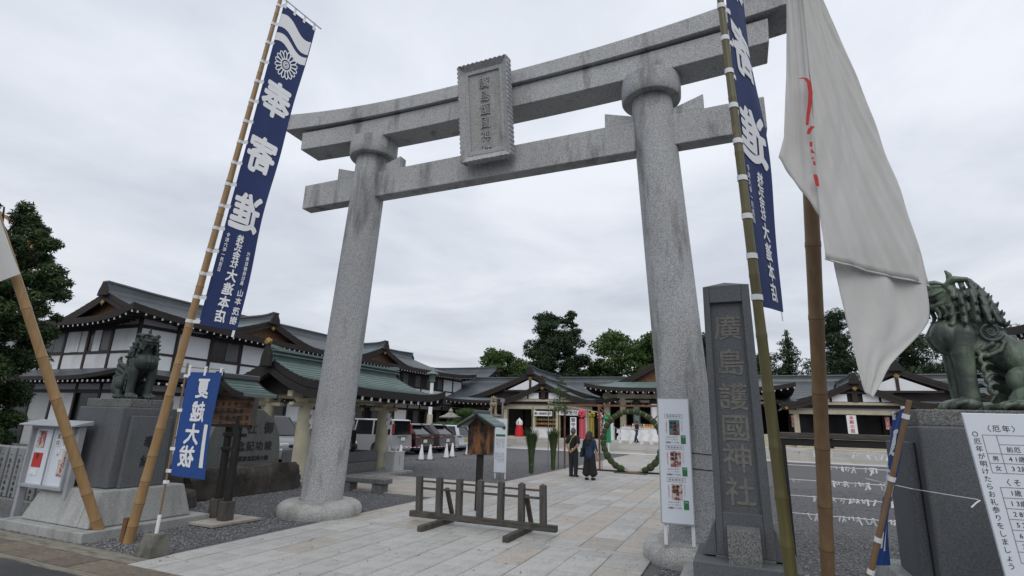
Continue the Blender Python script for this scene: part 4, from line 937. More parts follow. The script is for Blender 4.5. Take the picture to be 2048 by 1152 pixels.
KL = sculpt('guardian_lion_dog', lion(False, 0), .0075, 'bronze_shade', None, 1); KL.location = (-5.48,-2.55,1.965); KL.rotation_euler = (0,0,R(-12))
tag(KL, 'dark bronze guardian lion-dog seated on the left pedestal', 'statue')
KR = sculpt('guardian_lion_dog', lion(True, 1), .0055, 'bronze', None, 3, .4); KR.location = (6.12,-2.58,1.965); KR.scale = (1.05,1.05,1.05); KR.rotation_euler = (0,0,R(176))
tag(KR, 'green patinated bronze lion-dog seated on the right pedestal seen from the side', 'statue')

# ------------------------------------------------------------------ glazed notice case on two legs
NB = thing('notice_case', 'grey metal notice case on two legs with posters behind glass', 'notice board', (-6.08,-3.2,0))
MB().box(-.68,-.60,-.05,.05,-.02,1.52).build('leg','alu',NB,bevel=.008); MB().box(.56,.64,-.05,.05,-.02,1.52).build('leg','alu',NB,bevel=.008)
MB().box(-.60,.56,-.02,.05,.58,1.50).build('back_panel','board_white',NB)
b = MB()
for x0,x1,z0,z1 in ((-.60,-.56,.56,1.50),(.52,.56,.56,1.50),(-.56,.52,.56,.61),(-.56,.52,1.46,1.50)): b.box(x0,x1,-.09,-.02,z0,z1)
b.build('case_frame','alu',NB,bevel=.005)
b = MB(); b.hexa([(-.76,-.20,1.50),(.70,-.20,1.50),(.70,.10,1.53),(-.76,.10,1.53)],[(-.76,-.20,1.525),(.70,-.20,1.525),(.70,.10,1.60),(-.76,.10,1.60)]); b.build('hood','alu',NB,bevel=.006)
MB().box(-.008,.008,-.075,-.055,.61,1.46).build('door_joint','alu',NB)
for x0,x1,z0,z1,m,t in ((-.48,-.27,1.16,1.42,'ink_mix','祭'),(-.49,-.24,.86,1.08,'ink_red','夏'),(-.50,-.30,.74,.82,'paper','お知らせ'),(.05,.17,1.20,1.40,'paper','案内'),(.20,.34,1.16,1.40,'paper','御守'),(.36,.46,1.22,1.42,'ink_teal',''),(.12,.22,1.08,1.15,'paper','行事'),(.30,.48,1.0,1.14,'ink_mix','大祓'),(.24,.48,.76,1.0,'ink_mix','六月三十日')):
    if m == 'paper': m = 'print_white'
    MB().box(x0,x1,-.028,-.022,z0,z1).build('poster',m,NB)
    if t: lettering('poster_text', vtext(t, (x0+x1)/2, z1-.05, min(.09,(z1-z0)/len(t)*.9)), 'ink', NB, lambda P: np.c_[P[:,0], np.full(len(P),-.031), P[:,1]])

# ------------------------------------------------------------------ row of low donor posts at the left edge
FE = thing('donor_post_fence', 'row of low pale stone posts with carved names at left edge', 'fence', (-8.2,-2.4,0))
MB().box(-2.6,1.35,-.18,.18,-.05,.16).build('kerb','basin_granite',FE,bevel=.02)
for i in range(13):
    x = 1.22 - i*.30; h = 1.30 if i == 0 else 1.05
    b = MB(); b.box(x-.11,x+.11,-.11,.11,.16,h); b.build('post','fence_granite',FE,bevel=.015)
    lettering('post_name', vtext('一金拾万円奉納者', x, h-.14, .085, .10), 'ink', FE, lambda P: np.c_[P[:,0], np.full(len(P),-.114), P[:,1]], bold=.01)

# ------------------------------------------------------------------ roofed wooden edict board on two posts
KO = thing('roofed_edict_board', 'dark wooden board under a small copper roof on two round posts', 'sign board', (-4.28,-1.45,0))
MB().hexa([(-.46,-.46,0),(.44,-.46,0),(.50,.44,0),(-.42,.44,0)],[(-.46,-.46,.035),(.44,-.46,.035),(.50,.44,.035),(-.42,.44,.035)]).build('footing_slab','paving_pink',KO)
for x,y in ((-.16,.06),(.20,-.05)):
    MB().box(x-.095,x+.095,y-.095,y+.095,.035,.34).build('post_socket','timber_grey',KO,bevel=.01)
    MB().tube([(x,y,.33),(x-.015,y,1.75)], [.068,.062], 16).build('post','timber_black',KO,smooth=True)
for z in (1.18,1.42): MB().box(-.20,.32,-.035,.035,z-.03,z+.03).build('tie','timber_black',KO,bevel=.006)
zb = 1.60
for k in range(5): MB().box(-.62,.52,-.09,-.045,zb+.092*k,zb+.092*k+.089).build('board_plank','board_brown',KO,bevel=.003)
MB().ext([(-.55,2.065),(.45,2.065),(-.05,2.27)],'y',-.085,-.05).build('gable','board_brown',KO)
for x in (-.64,.54): MB().box(x-.022,x+.022,-.10,-.03,zb-.04,2.06).build('board_frame','timber_grey',KO)
MB().box(-.66,.56,-.10,-.03,zb-.05,zb-.005).build('board_frame','timber_black',KO)
lettering('faded_writing', [(c, .40-.16*i, 1.95-.12*j, .095, 1) for i, col in enumerate(('定一車馬','一境内下','魚鳥竹木','右堅禁止','奉行宮司','者也')) for j, c in enumerate(col)], 'ink', KO, lambda P: np.c_[P[:,0], np.full(len(P),-.093), P[:,1]], bold=.005)
def curve_slope(x0, x1, z0, z1, n=10, sagk=.10):
    return [(x0+(x1-x0)*i/n, z0+(z1-z0)*i/n - sagk*math.sin(math.pi*i/n)) for i in range(n+1)]
for s in (-1,1):
    top = curve_slope(-.05, -.05+s*.60, 2.40, 2.13, 10, .045); bot = [(x,z-.055) for x,z in top]
    b = MB(); b.ext(top + bot[::-1], 'y', -.36,.36); b.build('roof_slope','copper_green' ,KO,smooth=True,angle=30)
    for y0 in (-.395,.365): MB().ext([(x,z+.004) for x,z in top]+[(x,z-.09) for x,z in top][::-1],'y',y0,y0+.03).build('bargeboard','timber_black',KO)
    for k in range(6): 
        i = k*1.6+.8; x = np.interp(i, range(11), [p[0] for p in top]); z = np.interp(i, range(11), [p[1] for p in top])
        MB().box(x-.006,x+.006,-.36,.36,z-.01,z+.012).build('copper_seam','copper_green',KO)
MB().box(-.13,.03,-.40,.40,2.385,2.48).build('ridge','copper_dark',KO,bevel=.015)
MB().box(-.15,.05,-.43,-.39,2.36,2.50).build('ridge_end','timber_black',KO,bevel=.012)

# ------------------------------------------------------------------ commemorative stele on a natural rock
RK = MB((-7.0,1.1,0))
rng = np.random.default_rng(4)
def rock(b, cx,cy,hx,hy,h, n=20, m=8, rough=.08, seed=1):
    rg = np.random.default_rng(seed); P = np.zeros((n,m,3))
    amp = rg.uniform(-1,1,(n,m))
    for i in range(n):
        a = 2*math.pi*i/n; ca, sa = math.cos(a), math.sin(a)
        ex = np.sign(ca)*abs(ca)**.35; ey = np.sign(sa)*abs(sa)**.35
        for j in range(m):
            t = j/(m-1); k = (1-.10*t**3) if j < m-2 else (.90 if j == m-2 else .5)
            z = h*min(1,t*1.15); kk = k*(1+rough*amp[i,j]*(.6 if j < m-2 else .3))
            P[i,j] = (cx+hx*ex*kk, cy+hy*ey*kk, z+(.03*amp[i,j] if j > 1 else -.02*j))
    b.grid(P, closed_u=True); b.add(P[:,-1], [tuple(range(n))])
    return b
rock(RK, -6.98,1.12,.52,1.62,.62, 36, 9, .07, 2)
RKo = RK.build('rock_base', 'rock', None, smooth=True, angle=50); RKo.location = (-7.0,1.1,0)
tag(RKo, 'long rugged brown rock carrying the inscribed stele', 'rock')
for k,(x,y,r_,h_) in enumerate(((-6.15,-.95,.30,.32),(-6.75,-1.05,.42,.62),(-7.1,-.75,.35,.72))):
    b = MB((x,y,0)); rock(b, x,y,r_,r_*.9,h_, 16, 7, .16, 20+k); ro = b.build('garden_rock','rock',None,smooth=True,angle=50); ro.location = (x,y,0)
    tag(ro, ('small round brown rock lowest of the three by the pedestal','dark brown rock middle of three left of the stele','tall dark rock furthest back of three left of the stele')[k], 'rock', 'rocks left of the stele')
ST = thing('inscribed_stele', 'round topped dark stone stele with black writing on the rock', 'monument', (-7.0,1.1,.55))
prof = [(-1.05,0),(-1.02,.55),(-.86,.98),(-.50,1.30),(-.05,1.42),(.42,1.36),(.80,1.13),(1.02,.78),(1.10,.40),(1.12,0)]
b = MB(); b.ext(prof, 'x', -.14,.10); b.build('slab','stele_stone',ST,bevel=.03,seg=2)
pf = lambda P: np.c_[np.full(len(P),.104), P[:,0], P[:,1]]
def rtl(s, y0, dy, z, sz): return [(c, y0-dy*i, z, sz, 1.0) for i, c in enumerate(s)]
lettering('lettering', rtl('御社殿', .64,.50,.93,.30)+rtl('竣功記念', .69,.265,.50,.235)+rtl('御大典記念事業委員會',.68,.125,.21,.125), 'ink', ST, pf, bold=.028, depth=.004)
SP = thing('name_stone', 'small dark stone tablet with white column of writing left of the stele', 'monument', (-6.75,-.30,.50))
MB().box(-.06,.06,-.26,.26,-.4,.92).build('slab','stele_stone',SP,bevel=.012)
lettering('lettering', vtext('宮司権宮司禰宜総代', .10, .76, .055, .065)+vtext('平成五年十一月', -.06, .62, .055, .065), 'print_white', SP, lambda P: np.c_[np.full(len(P),.064), P[:,0], P[:,1]])
BX = thing('spotlight', 'small black floodlight on the gravel behind the left column', 'floodlight', (-5.35,1.75,0))
MB().box(-.14,.14,-.10,.10,.02,.15).build('lamp_body','timber_black',BX,bevel=.02); MB().tube([(-.12,0,.06),(-.22,0,.20),(.0,.02,.24),(.16,0,.12)],.012,6).build('bracket','timber_black',BX)

# ------------------------------------------------------------------ large white age table at the right edge
WB = thing('age_table_board', 'large white notice with an age table at the right picture edge', 'sign board', (5.36,-4.02,.0))
wa = R(-7); wl = .085
def wb(P, w=0.0): # u to the right from the left edge, v up from the ground
    u, v = P[:,0], P[:,1]; return np.c_[.012+u*math.cos(wa)+(1.9-v)*.10*0 + (1.9-v)*.075, -u*math.sin(wa)*-1.0*(-1)+(1.9-v)*(-.02)*-1-w*1.0 - .0, v]
def wbq(u0,u1,v0,v1,w0,w1):
    b = MB(); q = lambda w: [tuple(p) for p in wb(np.array([(u0,v0),(u1,v0),(u1,v1),(u0,v1)]), w)]; b.hexa(q(w0), q(w1)); return b
wbq(0,1.25,.62,1.90,-.012,.012).build('panel','board_white',WB,bevel=.003)
for u in (.10,1.10): wbq(u-.03,u+.03,-.02,1.8,-.05,-.013).build('leg','white_paint',WB)
PW = lambda P: wb(P,.0145)
sc = .0034   # metres per zoom pixel of the writing
lettering('vertical_sentence', vtext('○厄年が明けたらお礼参りをしましょう', .042, 1.772, .040, .0447), 'ink', WB, PW)
lettering('headings', htext('〈厄年〉', .185,1.808,.044,.050)+htext('〈その他の厄〉', .30,1.488,.044,.056), 'ink', WB, PW)
b = MB()
def ln(u0,v0,u1,v1,w=.0025):
    P = np.array([(u0-w/2*(v0!=v1),v0-w/2*(u0!=u1)),(u1+w/2*(v0!=v1),v0-w/2*(u0!=u1)) if v0==v1 else (u0+w/2,v0),(u1+w/2*(v0!=v1),v1+w/2*(u0!=u1)),(u0-w/2*(v0!=v1),v1+w/2*(u0!=u1))]); b.add(PW(P),[(0,1,2,3)])
us = [.076,.150,.285,.420,.555]
for v in (1.767,1.655,1.598,1.540): ln(us[0],v,us[-1],v)
ln(us[1],1.711,us[-1],1.711)
for i,u in enumerate(us): ln(u,1.540,u,1.767 if i in (0,1,4) else 1.711)
vs2 = [1.457-.0604*i for i in range(8)]; u2 = [.095,.228,.361,.494]
for v in vs2: ln(u2[0],v,u2[-1],v)
for u in u2: ln(u,vs2[-1],u,vs2[0])
b.build('table_lines','ink_grey',WB)
tx = htext('大厄',.352,1.738,.040,.085)+htext('前厄',.2175,1.682,.036)+htext('後厄',.4875,1.682,.036)+[('男',.113,1.626,.034),('女',.113,1.569,.034)]
tx += htext('41歳',.2175,1.626,.038,.029)+htext('32歳',.2175,1.569,.038,.029)+htext('43歳',.4875,1.626,.038,.029)+htext('34歳',.4875,1.569,.038,.029)
for col, u in ((('1歳','13歳','28歳','52歳','64歳','76歳','87歳'),.1615),(('4歳','15歳','31歳','55歳','67歳','78歳','90歳'),.2945),(('7歳','24歳','49歳','58歳','70歳','81歳','99歳'),.4275)):
    for i, s in enumerate(col): tx += htext(s,u,1.4268-.0604*i,.038,.029)
lettering('table_text', tx, 'ink', WB, PW)
lettering('red_table_text', htext('本厄',.352,1.682,.036)+htext('42歳',.352,1.626,.038,.029)+htext('33歳',.352,1.569,.038,.029), 'ink_red', WB, PW)
b = MB(); b.tube([(-.40,.95,1.40),(-.10,.90,1.345),(.02,.02,1.375)], .0032, 6).build('tie_cord','print_white',WB)
b = MB(); b.tube([(.02,-.02,1.375),(.0,-.02,1.36),(-.03,-.02,1.33)], .0045, 6).build('cord_knot','print_white',WB)

# ------------------------------------------------------------------ fortune paper rack on the right
OR = thing('fortune_paper_rack', 'dark timber rack with wires of knotted white fortune papers', 'rack', (4.62,1.1,0))
MB().box(-.06,.06,-.06,.06,-.05,1.60).build('post','timber_black',OR,bevel=.008); MB().box(2.9,3.02,-.06,.06,-.05,1.60).build('post','timber_black',OR,bevel=.008)
MB().box(-.16,3.3,-.08,.08,1.66,1.745).build('top_rail','timber_grey_x',OR,bevel=.01)
MB().box(-.10,3.2,-.05,.05,1.55,1.655).build('under_rail','timber_black',OR,bevel=.008)
rng = random.Random(3); b = MB()
for zi,(z,dens) in enumerate(((1.47,34),(1.26,44),(1.05,48),(.82,46),(.57,40))):
    MB().tube([(0.05,0,z),(1.45,0,z-.008),(2.92,0,z)], .006, 6).build('wire','print_white',OR)
    for k in range(dens):
        x = .12 + 1.95*(rng.random()**(.40 if rng.random() < .85 else 1.0)); s = rng.uniform(.6,1.2)
        b.ball((x,0,z),(.016*s,.012,.013*s),6,4)
        for q in range(rng.choice((1,2,2))):
            a = rng.uniform(-.6,.6); l = rng.uniform(.035,.085)*s; y = rng.uniform(-.02,.02); w = .010*s
            b.add([(x-w,-.004,z),(x+w,-.004,z),(x+w+math.sin(a)*l,y,z-l),(x-w+math.sin(a)*l,y,z-l)],[(0,1,2,3)])
kind(b.build('fortune_papers','print_white',OR),'stuff')

# ------------------------------------------------------------------ stone bench near the left column
BE = thing('stone_bench', 'low grey granite bench behind the left gate column', 'bench', (-4.85,3.15,0))
MB().box(-.75,.70,-.19,.19,.20,.315).build('seat','basin_granite',BE,bevel=.012)
for x in (-.50,.46): MB().box(x-.14,x+.14,-.16,.16,-.02,.20).build('leg','basin_granite',BE,bevel=.012)
# ------------------------------------------------------------------ curved shrine roofs
def roof(T, cx, cy, axis, L, W, ze, zr, Lg=None, p=1.35, up=.35, th=.26, courses=12, mats=('copper_dark','soffit_brown'), ridge=(.34,.5), gable_mat='timber_warm', rafters=.45, tips='white_paint', gold=True, na=14, barge='soffit_brown', lift=.022, ridge_mat=None, raf_len=.9):
    if Lg is None: Lg = L
    tg = max(0.0, 1-(L-Lg)/W) if Lg < L else 1.0
    def Z(a, b, t): return ze + (zr-ze)*(1-t)**p + up*(abs(a)/L)**5*min(1,abs(b)/W)**5
    def M(a, b, z): return (cx+a, cy+b, z) if axis == 'x' else (cx+b, cy+a, z)
    B_ = MB(); rows = []
    for i in range(courses):
        rows += [(i/courses, 0.0), ((i+1)/courses-1e-4, lift)]
    def patch(f):
        """f(t) -> list of (a,b) across; makes a closed slab following the course rows"""
        rr = [(t,l) for t,l in rows if f(t) is not None]
        if len(rr) < 2: return
        top = np.array([[M(a,b,Z(a,b,t)+l) for a,b in f(t)] for t,l in rr]); bot = np.array([[M(a,b,Z(a,b,t)-th) for a,b in f(t)] for t,l in rr])
        B_.cm = 0; B_.grid(top); B_.cm = 1; B_.grid(bot)
        for e in (0,-1):
            B_.grid(np.stack([top[e], bot[e]])); B_.grid(np.stack([top[:,e], bot[:,e]]))
    aa = np.linspace(-1,1,na*2+1)
    for s in (-1,1):
        patch(lambda t, s=s: [(a*Lg, s*W*t) for a in aa])
        if Lg < L:
            for e in (-1,1):
                patch(lambda t, s=s, e=e: None if t < tg else [(e*(Lg+(L-W*(1-t)-Lg)*k), s*W*t) for k in np.linspace(0,1,7)])
    if Lg < L:
        for e in (-1,1): patch(lambda t, e=e: None if t < tg-1e-3 else [(e*(L-W*(1-t)), W*t*k) for k in np.linspace(-1,1,17)])
    ro = B_.build('roof', list(mats), T)
    # ridge with swept-up ends
    rw, rh = ridge; rm = ridge_mat or mats[0]
    b = MB(); n = 12; P = []
    for i in range(n+1):
        a = -Lg-.15+(2*Lg+.3)*i/n; u_ = .22*abs(2*i/n-1)**6*rh*2; z0 = zr-.12; z1 = zr+rh+u_
        P.append([M(a,-rw,z0),M(a,-rw*.72,z0+rh*.45),M(a,-rw*.72,z1-.10),M(a,-rw*1.0,z1-.10),M(a,-rw*.95,z1),M(a,rw*.95,z1),M(a,rw*1.0,z1-.10),M(a,rw*.72,z1-.10),M(a,rw*.72,z0+rh*.45),M(a,rw,z0)])
    P = np.array(P); b.grid(P); b.add(P[0],[tuple(range(10))]); b.add(P[-1],[tuple(range(10))]); b.build('ridge', rm, ro)
    for e in (-1,1):
        a = e*(Lg+.16); b = MB()
        pts = [(-rw*1.5,zr-.28),(rw*1.5,zr-.28),(rw*1.25,zr+.05),(rw*.8,zr+rh*.7),(rw*.5,zr+rh+.10),(-rw*.5,zr+rh+.10),(-rw*.8,zr+rh*.7),(-rw*1.25,zr+.05)]
        q0 = [M(a-.07,y,z) for y,z in pts]; q1 = [M(a+.07,y,z) for y,z in pts]; m = len(pts)
        b.add(q0+q1, [tuple(range(m))[::-1], tuple(range(m,2*m))]+[(i,(i+1)%m,m+(i+1)%m,m+i) for i in range(m)]); b.build('ridge_end', barge, ro, bevel=.02)
    # gables
    te = tg if Lg < L else 1.0
    ts = np.linspace(0,te,12)
    for e in (-1,1):
        ag = e*(Lg-.55); lo = Z(0,W*te,te)-th*.5
        poly = [(s*W*t, Z(0,W*t,t)-th*.9) for s,seq in ((-1,ts[::-1]),(1,ts[1:])) for t in seq]
        b = MB(); q0 = [M(ag-.04,y,z) for y,z in poly]; q1 = [M(ag+.04,y,z) for y,z in poly]; m = len(poly)
        b.add(q0+q1, [tuple(range(m))[::-1], tuple(range(m,2*m))]+[(i,(i+1)%m,m+(i+1)%m,m+i) for i in range(m)]); b.build('gable_wall', gable_mat, ro)
        for s in (-1,1):
            b = MB(); q = []
            for t in ts:
                z = Z(e*Lg,s*W*t,t); q.append([M(e*(Lg-.14),s*W*t,z-th-.02),M(e*(Lg+.03),s*W*t,z-th-.02),M(e*(Lg+.03),s*W*t,z-th-.02-.20-.05*t),M(e*(Lg-.14),s*W*t,z-th-.02-.20-.05*t),M(e*(Lg-.14),s*W*t,z-th-.02)])
            q = np.array(q); b.grid(q); b.add(q[0][:4],[(0,1,2,3)]); b.add(q[-1][:4],[(0,1,2,3)]); b.build('bargeboard', barge, ro)
        if gold:
            zt = zr-th-.25; g = .022*(zr-ze)+.055; b = MB()
            pts = [(0,zt+g*.5),(g*1.9,zt-g*.9),(g*1.2,zt-g*1.0),(g*1.35,zt-g*1.8),(g*.55,zt-g*1.7),(0,zt-g*3.0),(-g*.55,zt-g*1.7),(-g*1.35,zt-g*1.8),(-g*1.2,zt-g*1.0),(-g*1.9,zt-g*.9)]
            m = len(pts); q0 = [M(e*(Lg+.05),y,z) for y,z in pts]; q1 = [M(e*(Lg+.10),y,z) for y,z in pts]
            b.add(q0+q1, [tuple(range(m))[::-1], tuple(range(m,2*m))]+[(i,(i+1)%m,m+(i+1)%m,m+i) for i in range(m)]); b.build('gable_pendant','gold',ro)
    if rafters:
        rb, tb = MB(), MB()
        def raft(a, b_, da, db):
            """rafter running outwards along (da,db) ending at (a,b_) on the eave"""
            t = 1.0; z = Z(a,b_,1.0)-th-.05; sl = (zr-ze)*p*(.12**(p-1))/W
            p1 = M(a-da*.06,b_-db*.06,z); p0 = M(a-da*raf_len,b_-db*raf_len,z+.10)
            rb.bar(p0,p1,.075,.10); p2 = M(a-da*.035,b_-db*.035,z-.004); tb.bar(p1,p2,.078,.104)
        n = int(2*L/rafters)
        for s in (-1,1):
            for i in range(n+1):
                a = -L*.985+2*L*.985*i/n; raft(a, s*W, 0, s)
        if Lg < L:
            n = int(2*W/rafters)
            for e in (-1,1):
                for i in range(n+1):
                    b_ = -W*.985+2*W*.985*i/n; raft(e*L, b_, e, 0)
        kind(rb.build('rafters', barge, ro),'stuff'); kind(tb.build('rafter_tips', tips, ro),'stuff')
    return ro, Z, M
def window(T, axis, c, s, a0, a1, z0, z1, mats=('window_dark','window_grey')):
    """sliding window in a wall plane; axis is the direction of the wall"""
    Q = lambda b,x0,x1,d0,d1,za,zb: b.box(x0,x1,*sorted((c+s*d0,c+s*d1)),za,zb) if axis == 'x' else b.box(*sorted((c+s*d0,c+s*d1)),x0,x1,za,zb)
    f = MB()
    for x0,x1,za,zb in ((a0,a0+.05,z0,z1),(a1-.05,a1,z0,z1),(a0+.05,a1-.05,z0,z0+.05),(a0+.05,a1-.05,z1-.05,z1)): Q(f,x0,x1,-.02,.05,za,zb)
    fo = f.build('window_frame','timber_brown',T); am = (a0+a1)/2
    for k,(x0,x1) in enumerate(((a0+.05,am-.02),(am+.02,a1-.05))): b = MB(); Q(b,x0,x1,-.01,.015,z0+.05,z1-.05); b.build('pane',mats[k % len(mats)],fo)
    return fo
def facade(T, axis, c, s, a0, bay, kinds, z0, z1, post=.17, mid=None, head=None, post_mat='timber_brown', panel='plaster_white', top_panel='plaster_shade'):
    """timber frame wall. c: plane, s: outward sign. kinds per bay: P plaster, W window, B blind shutter, D dark opening, H half window"""
    def pc(nm, x0,x1,d0,d1,za,zb,mat):
        lo, hi = sorted((c+s*d0, c+s*d1))
        return piece(nm, x0,x1,lo,hi,za,zb,mat,T) if axis == 'x' else piece(nm, lo,hi,x0,x1,za,zb,mat,T)
    n = len(kinds); step = bay
    hd = head if head is not None else z1-.45; md = mid
    for i in range(n+1):
        a = a0+i*step; pc('post', a-post/2,a+post/2,-.02,.06,z0,z1,post_mat)
    for i, k in enumerate(kinds):
        x0, x1 = sorted((a0+i*step, a0+(i+1)*step)); x0 += post/2; x1 -= post/2
        pc('head_rail', x0,x1,-.02,.05,hd-.09,hd+.09,post_mat)
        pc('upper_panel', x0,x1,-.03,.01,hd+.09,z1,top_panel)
        lo = z0
        if md:
            pc('mid_rail', x0,x1,-.02,.045,md-.06,md+.06,post_mat); pc('lower_panel', x0,x1,-.03,.01,z0,md-.06,panel); lo = md+.06
        if k == 'P': pc('wall_panel', x0,x1,-.03,.01,lo,hd-.09,panel)
        elif k == 'W': window(T,axis,c,s,x0,x1,lo,hd-.09)
        elif k == 'H':
            xm = x0+(x1-x0)*.68; window(T,axis,c,s,x0,xm,lo,hd-.09); pc('wall_panel', xm,x1,-.03,.01,lo,hd-.09,panel)
        elif k == 'B':
            pc('shutter', x0,x1,-.03,.0,lo,hd-.09,'shutter_grey')
            for q in range(9): z = lo+(hd-.09-lo)*(q+.5)/9; pc('shutter_slat', x0,x1,0,.008,z-.01,z+.01,'alu')
        elif k == 'D': pc('dark_opening', x0,x1,-.25,-.2,lo,hd-.09,'window_dark')
        elif k == 'S':
            xm = (x0+x1)/2; pc('sliding_door', x0,xm,-.03,.0,lo,hd-.09,'window_dark'); pc('sliding_door', xm,x1,-.05,-.02,lo,hd-.09,'window_grey'); pc('door_stile', xm-.04,xm+.04,-.03,.02,lo,hd-.09,post_mat)
# ------------------------------------------------------------------ two-storey hall on the left
HX, HY0, HY1 = -23.4, 8.0, 42.0
HA = thing('shrine_hall', 'long two-storey white plaster hall with dark curved roofs on the left', 'building', (-29.5,25,0))
HA.location = (0,0,0)
piece('core', -36.5,HX-.06,HY0+.06,HY1,-.1,6.3,'window_dark',HA)
facade(HA,'y',HX,1,HY0,2.0,list('PPWPPWPPHPPWWWWPP'),3.75,6.45,mid=4.72,head=6.0)
facade(HA,'y',HX,1,HY0,2.0,list('SPSSSPSSSSSPSSSSP'),-.1,3.3,head=2.75)
facade(HA,'x',HY0,-1,HX,-2.05,list('PWPWPP'),3.75,6.45,mid=4.72,head=6.0)
facade(HA,'x',HY0,-1,HX,-2.05,list('PDPBDP'),-.1,3.3,head=2.75)
for x0,x1 in ((-28.95,-28.2),(-26.95,-26.35)): piece('narrow_panel', x0,x1,HY0-.055,HY0-.03,4.80,5.9,'plaster_white',HA)
# pent roof round the ground floor
b = MB(); b.cm = 0
def pent(b, pts_in, pts_out, z0, z1, th):
    n = len(pts_in); top = np.array([[(x,y,z0) for x,y in pts_in],[((x+X)/2,(y+Y)/2,(z0*.42+z1*.58)) for (x,y),(X,Y) in zip(pts_in,pts_out)],[(X,Y,z1+dz) for (X,Y),dz in zip(pts_out,UPS)]])
    bot = top.copy(); bot[...,2] -= th
    b.cm = 0; b.grid(top); b.cm = 1; b.grid(bot)
    for e in (0,-1): b.grid(np.stack([top[e],bot[e]])); b.grid(np.stack([top[:,e],bot[:,e]]))
o_ = 1.25
ys = np.r_[HY0-0.0, np.linspace(HY0+.6,HY1,12)]; yo = np.r_[HY0-o_, np.linspace(HY0+.3,HY1,12)]
UPS = [.34]+[.16,.05]+[0]*10
pent(b, [(HX,y) for y in ys], [(HX+o_,y) for y in yo], 3.92, 3.42, .20)
xs_ = np.r_[HX, np.linspace(HX-.6,-36,10)]; xo_ = np.r_[HX+o_, np.linspace(HX-.3,-36,10)]
UPS = [.34]+[.16,.05]+[0]*8
pent(b, [(x,HY0) for x in xs_], [(x,HY0-o_) for x in xo_], 3.92, 3.42, .20)
pr_o = b.build('pent_roof', ['copper_dark','soffit_brown'], HA)
rb, tb = MB(), MB()
for y in np.arange(HY0-.9,HY1,.40): rb.box(HX+.1,HX+o_-.06,y-.04,y+.04,3.12,3.22); tb.box(HX+o_-.06,HX+o_-.03,y-.042,y+.042,3.118,3.222)
for x in np.arange(HX+.9,-36,-.40): rb.box(x-.04,x+.04,HY0-o_+.06,HY0-.1,3.12,3.22); tb.box(x-.042,x+.042,HY0-o_+.03,HY0-o_+.06,3.118,3.222)
kind(rb.build('pent_rafters','soffit_brown',pr_o),'stuff'); kind(tb.build('pent_rafter_tips','white_paint',pr_o),'stuff')
ro, Z, M = roof(HA, -29.4, 25.0, 'y', 18.2, 7.15, 6.32, 8.55, Lg=15.7, p=1.3, up=.55, th=.30, courses=16, ridge=(.3,.42), rafters=.42, na=18, raf_len=1.0)
# two cross gables on the slope towards the yard
for yc in (15.8, 27.6):
    roof(HA, -26.1, yc, 'x', 3.0, 4.3, 6.40, 7.75, p=1.3, up=.10, th=.20, courses=8, ridge=(.26,.36), rafters=0, mats=('copper_blue','soffit_brown'), ridge_mat='copper_dark', gable_mat='timber_warm')
# ------------------------------------------------------------------ further hall behind, with its ridge across
H2 = thing('rear_hall', 'dark roofed hall behind the far end of the white hall', 'building', (-28,51,0)); H2.location = (0,0,0)
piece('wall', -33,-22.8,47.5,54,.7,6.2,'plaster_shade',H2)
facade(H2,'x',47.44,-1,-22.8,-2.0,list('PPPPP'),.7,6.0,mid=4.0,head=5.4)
roof(H2, -28.0, 50.5, 'x', 6.6, 5.2, 6.15, 8.1, Lg=4.7, p=1.35, up=.4, th=.28, courses=12, ridge=(.26,.40), rafters=.45, na=8)
# ------------------------------------------------------------------ water pavilion
CZ = thing('water_pavilion', 'open purification pavilion with green copper roof and cream columns', 'pavilion', (-8.4,5.6,0)); CZ.location = (0,0,0)
MB().box(-9.9,-6.7,3.2,8.1,-.05,.06).build('platform','worn_granite',CZ,bevel=.015)
for x in (-9.15,-7.65):
    for y in (3.68,7.42):
        MB().lathe([(.30,.05),(.30,.10),(.24,.16)],(x,y,0),20).build('column_base','worn_granite',CZ)
        MB().tube([(x,y,.14),(x,y,1.2),(x,y,2.22)],[.215,.212,.195],24).build('column','cream_paint',CZ,smooth=True)
        MB().hexa([(x-.20,y-.20,2.18),(x+.20,y-.20,2.18),(x+.20,y+.20,2.18),(x-.20,y+.20,2.18)],[(x-.26,y-.26,2.30),(x+.26,y-.26,2.30),(x+.26,y+.26,2.30),(x-.26,y+.26,2.30)]).build('capital','cream_paint',CZ)
        MB().box(x-.55,x+.55,y-.09,y+.09,2.06,2.17).build('bracket_arm','cream_paint',CZ,bevel=.02); MB().box(x-.09,x+.09,y-.60,y+.60,2.075,2.178).build('bracket_arm','cream_paint',CZ,bevel=.02)
for y in (3.68,7.42): MB().box(-10.3,-6.5,y-.11,y+.11,2.30,2.52).build('cross_beam','cream_paint',CZ,bevel=.015)
for x in (-9.15,-7.65): MB().box(x-.10,x+.10,3.0,8.3,2.32,2.50).build('plate_beam','cream_paint',CZ,bevel=.015)
MB().box(-8.6,-8.2,3.45,3.62,2.52,3.0).build('king_post','timber_brown',CZ); MB().box(-9.2,-7.6,3.48,3.60,2.56,2.70).build('collar_beam','timber_brown',CZ)
ro, Z, M = roof(CZ, -8.4, 5.85, 'y', 3.0, 2.42, 2.60, 3.42, p=1.65, up=.26, th=.21, courses=13, mats=('copper_green','timber_black'), ridge=(.13,.26), rafters=.42, tips='white_paint', gold=False, gable_mat='timber_black', barge='timber_black', lift=.028, ridge_mat='copper_green', raf_len=1.1)
for z in (3.50,3.61): MB().box(-8.62,-8.18,2.75,8.95,z,z+.03).build('ridge_moulding','copper_green',ro)
MB().lathe([(.09,0),(.10,.03),(.10,.10),(.02,.12)],(-8.4,2.72,3.86),14,axis=(0,-1,.25)).build('ridge_boss','gold',ro)
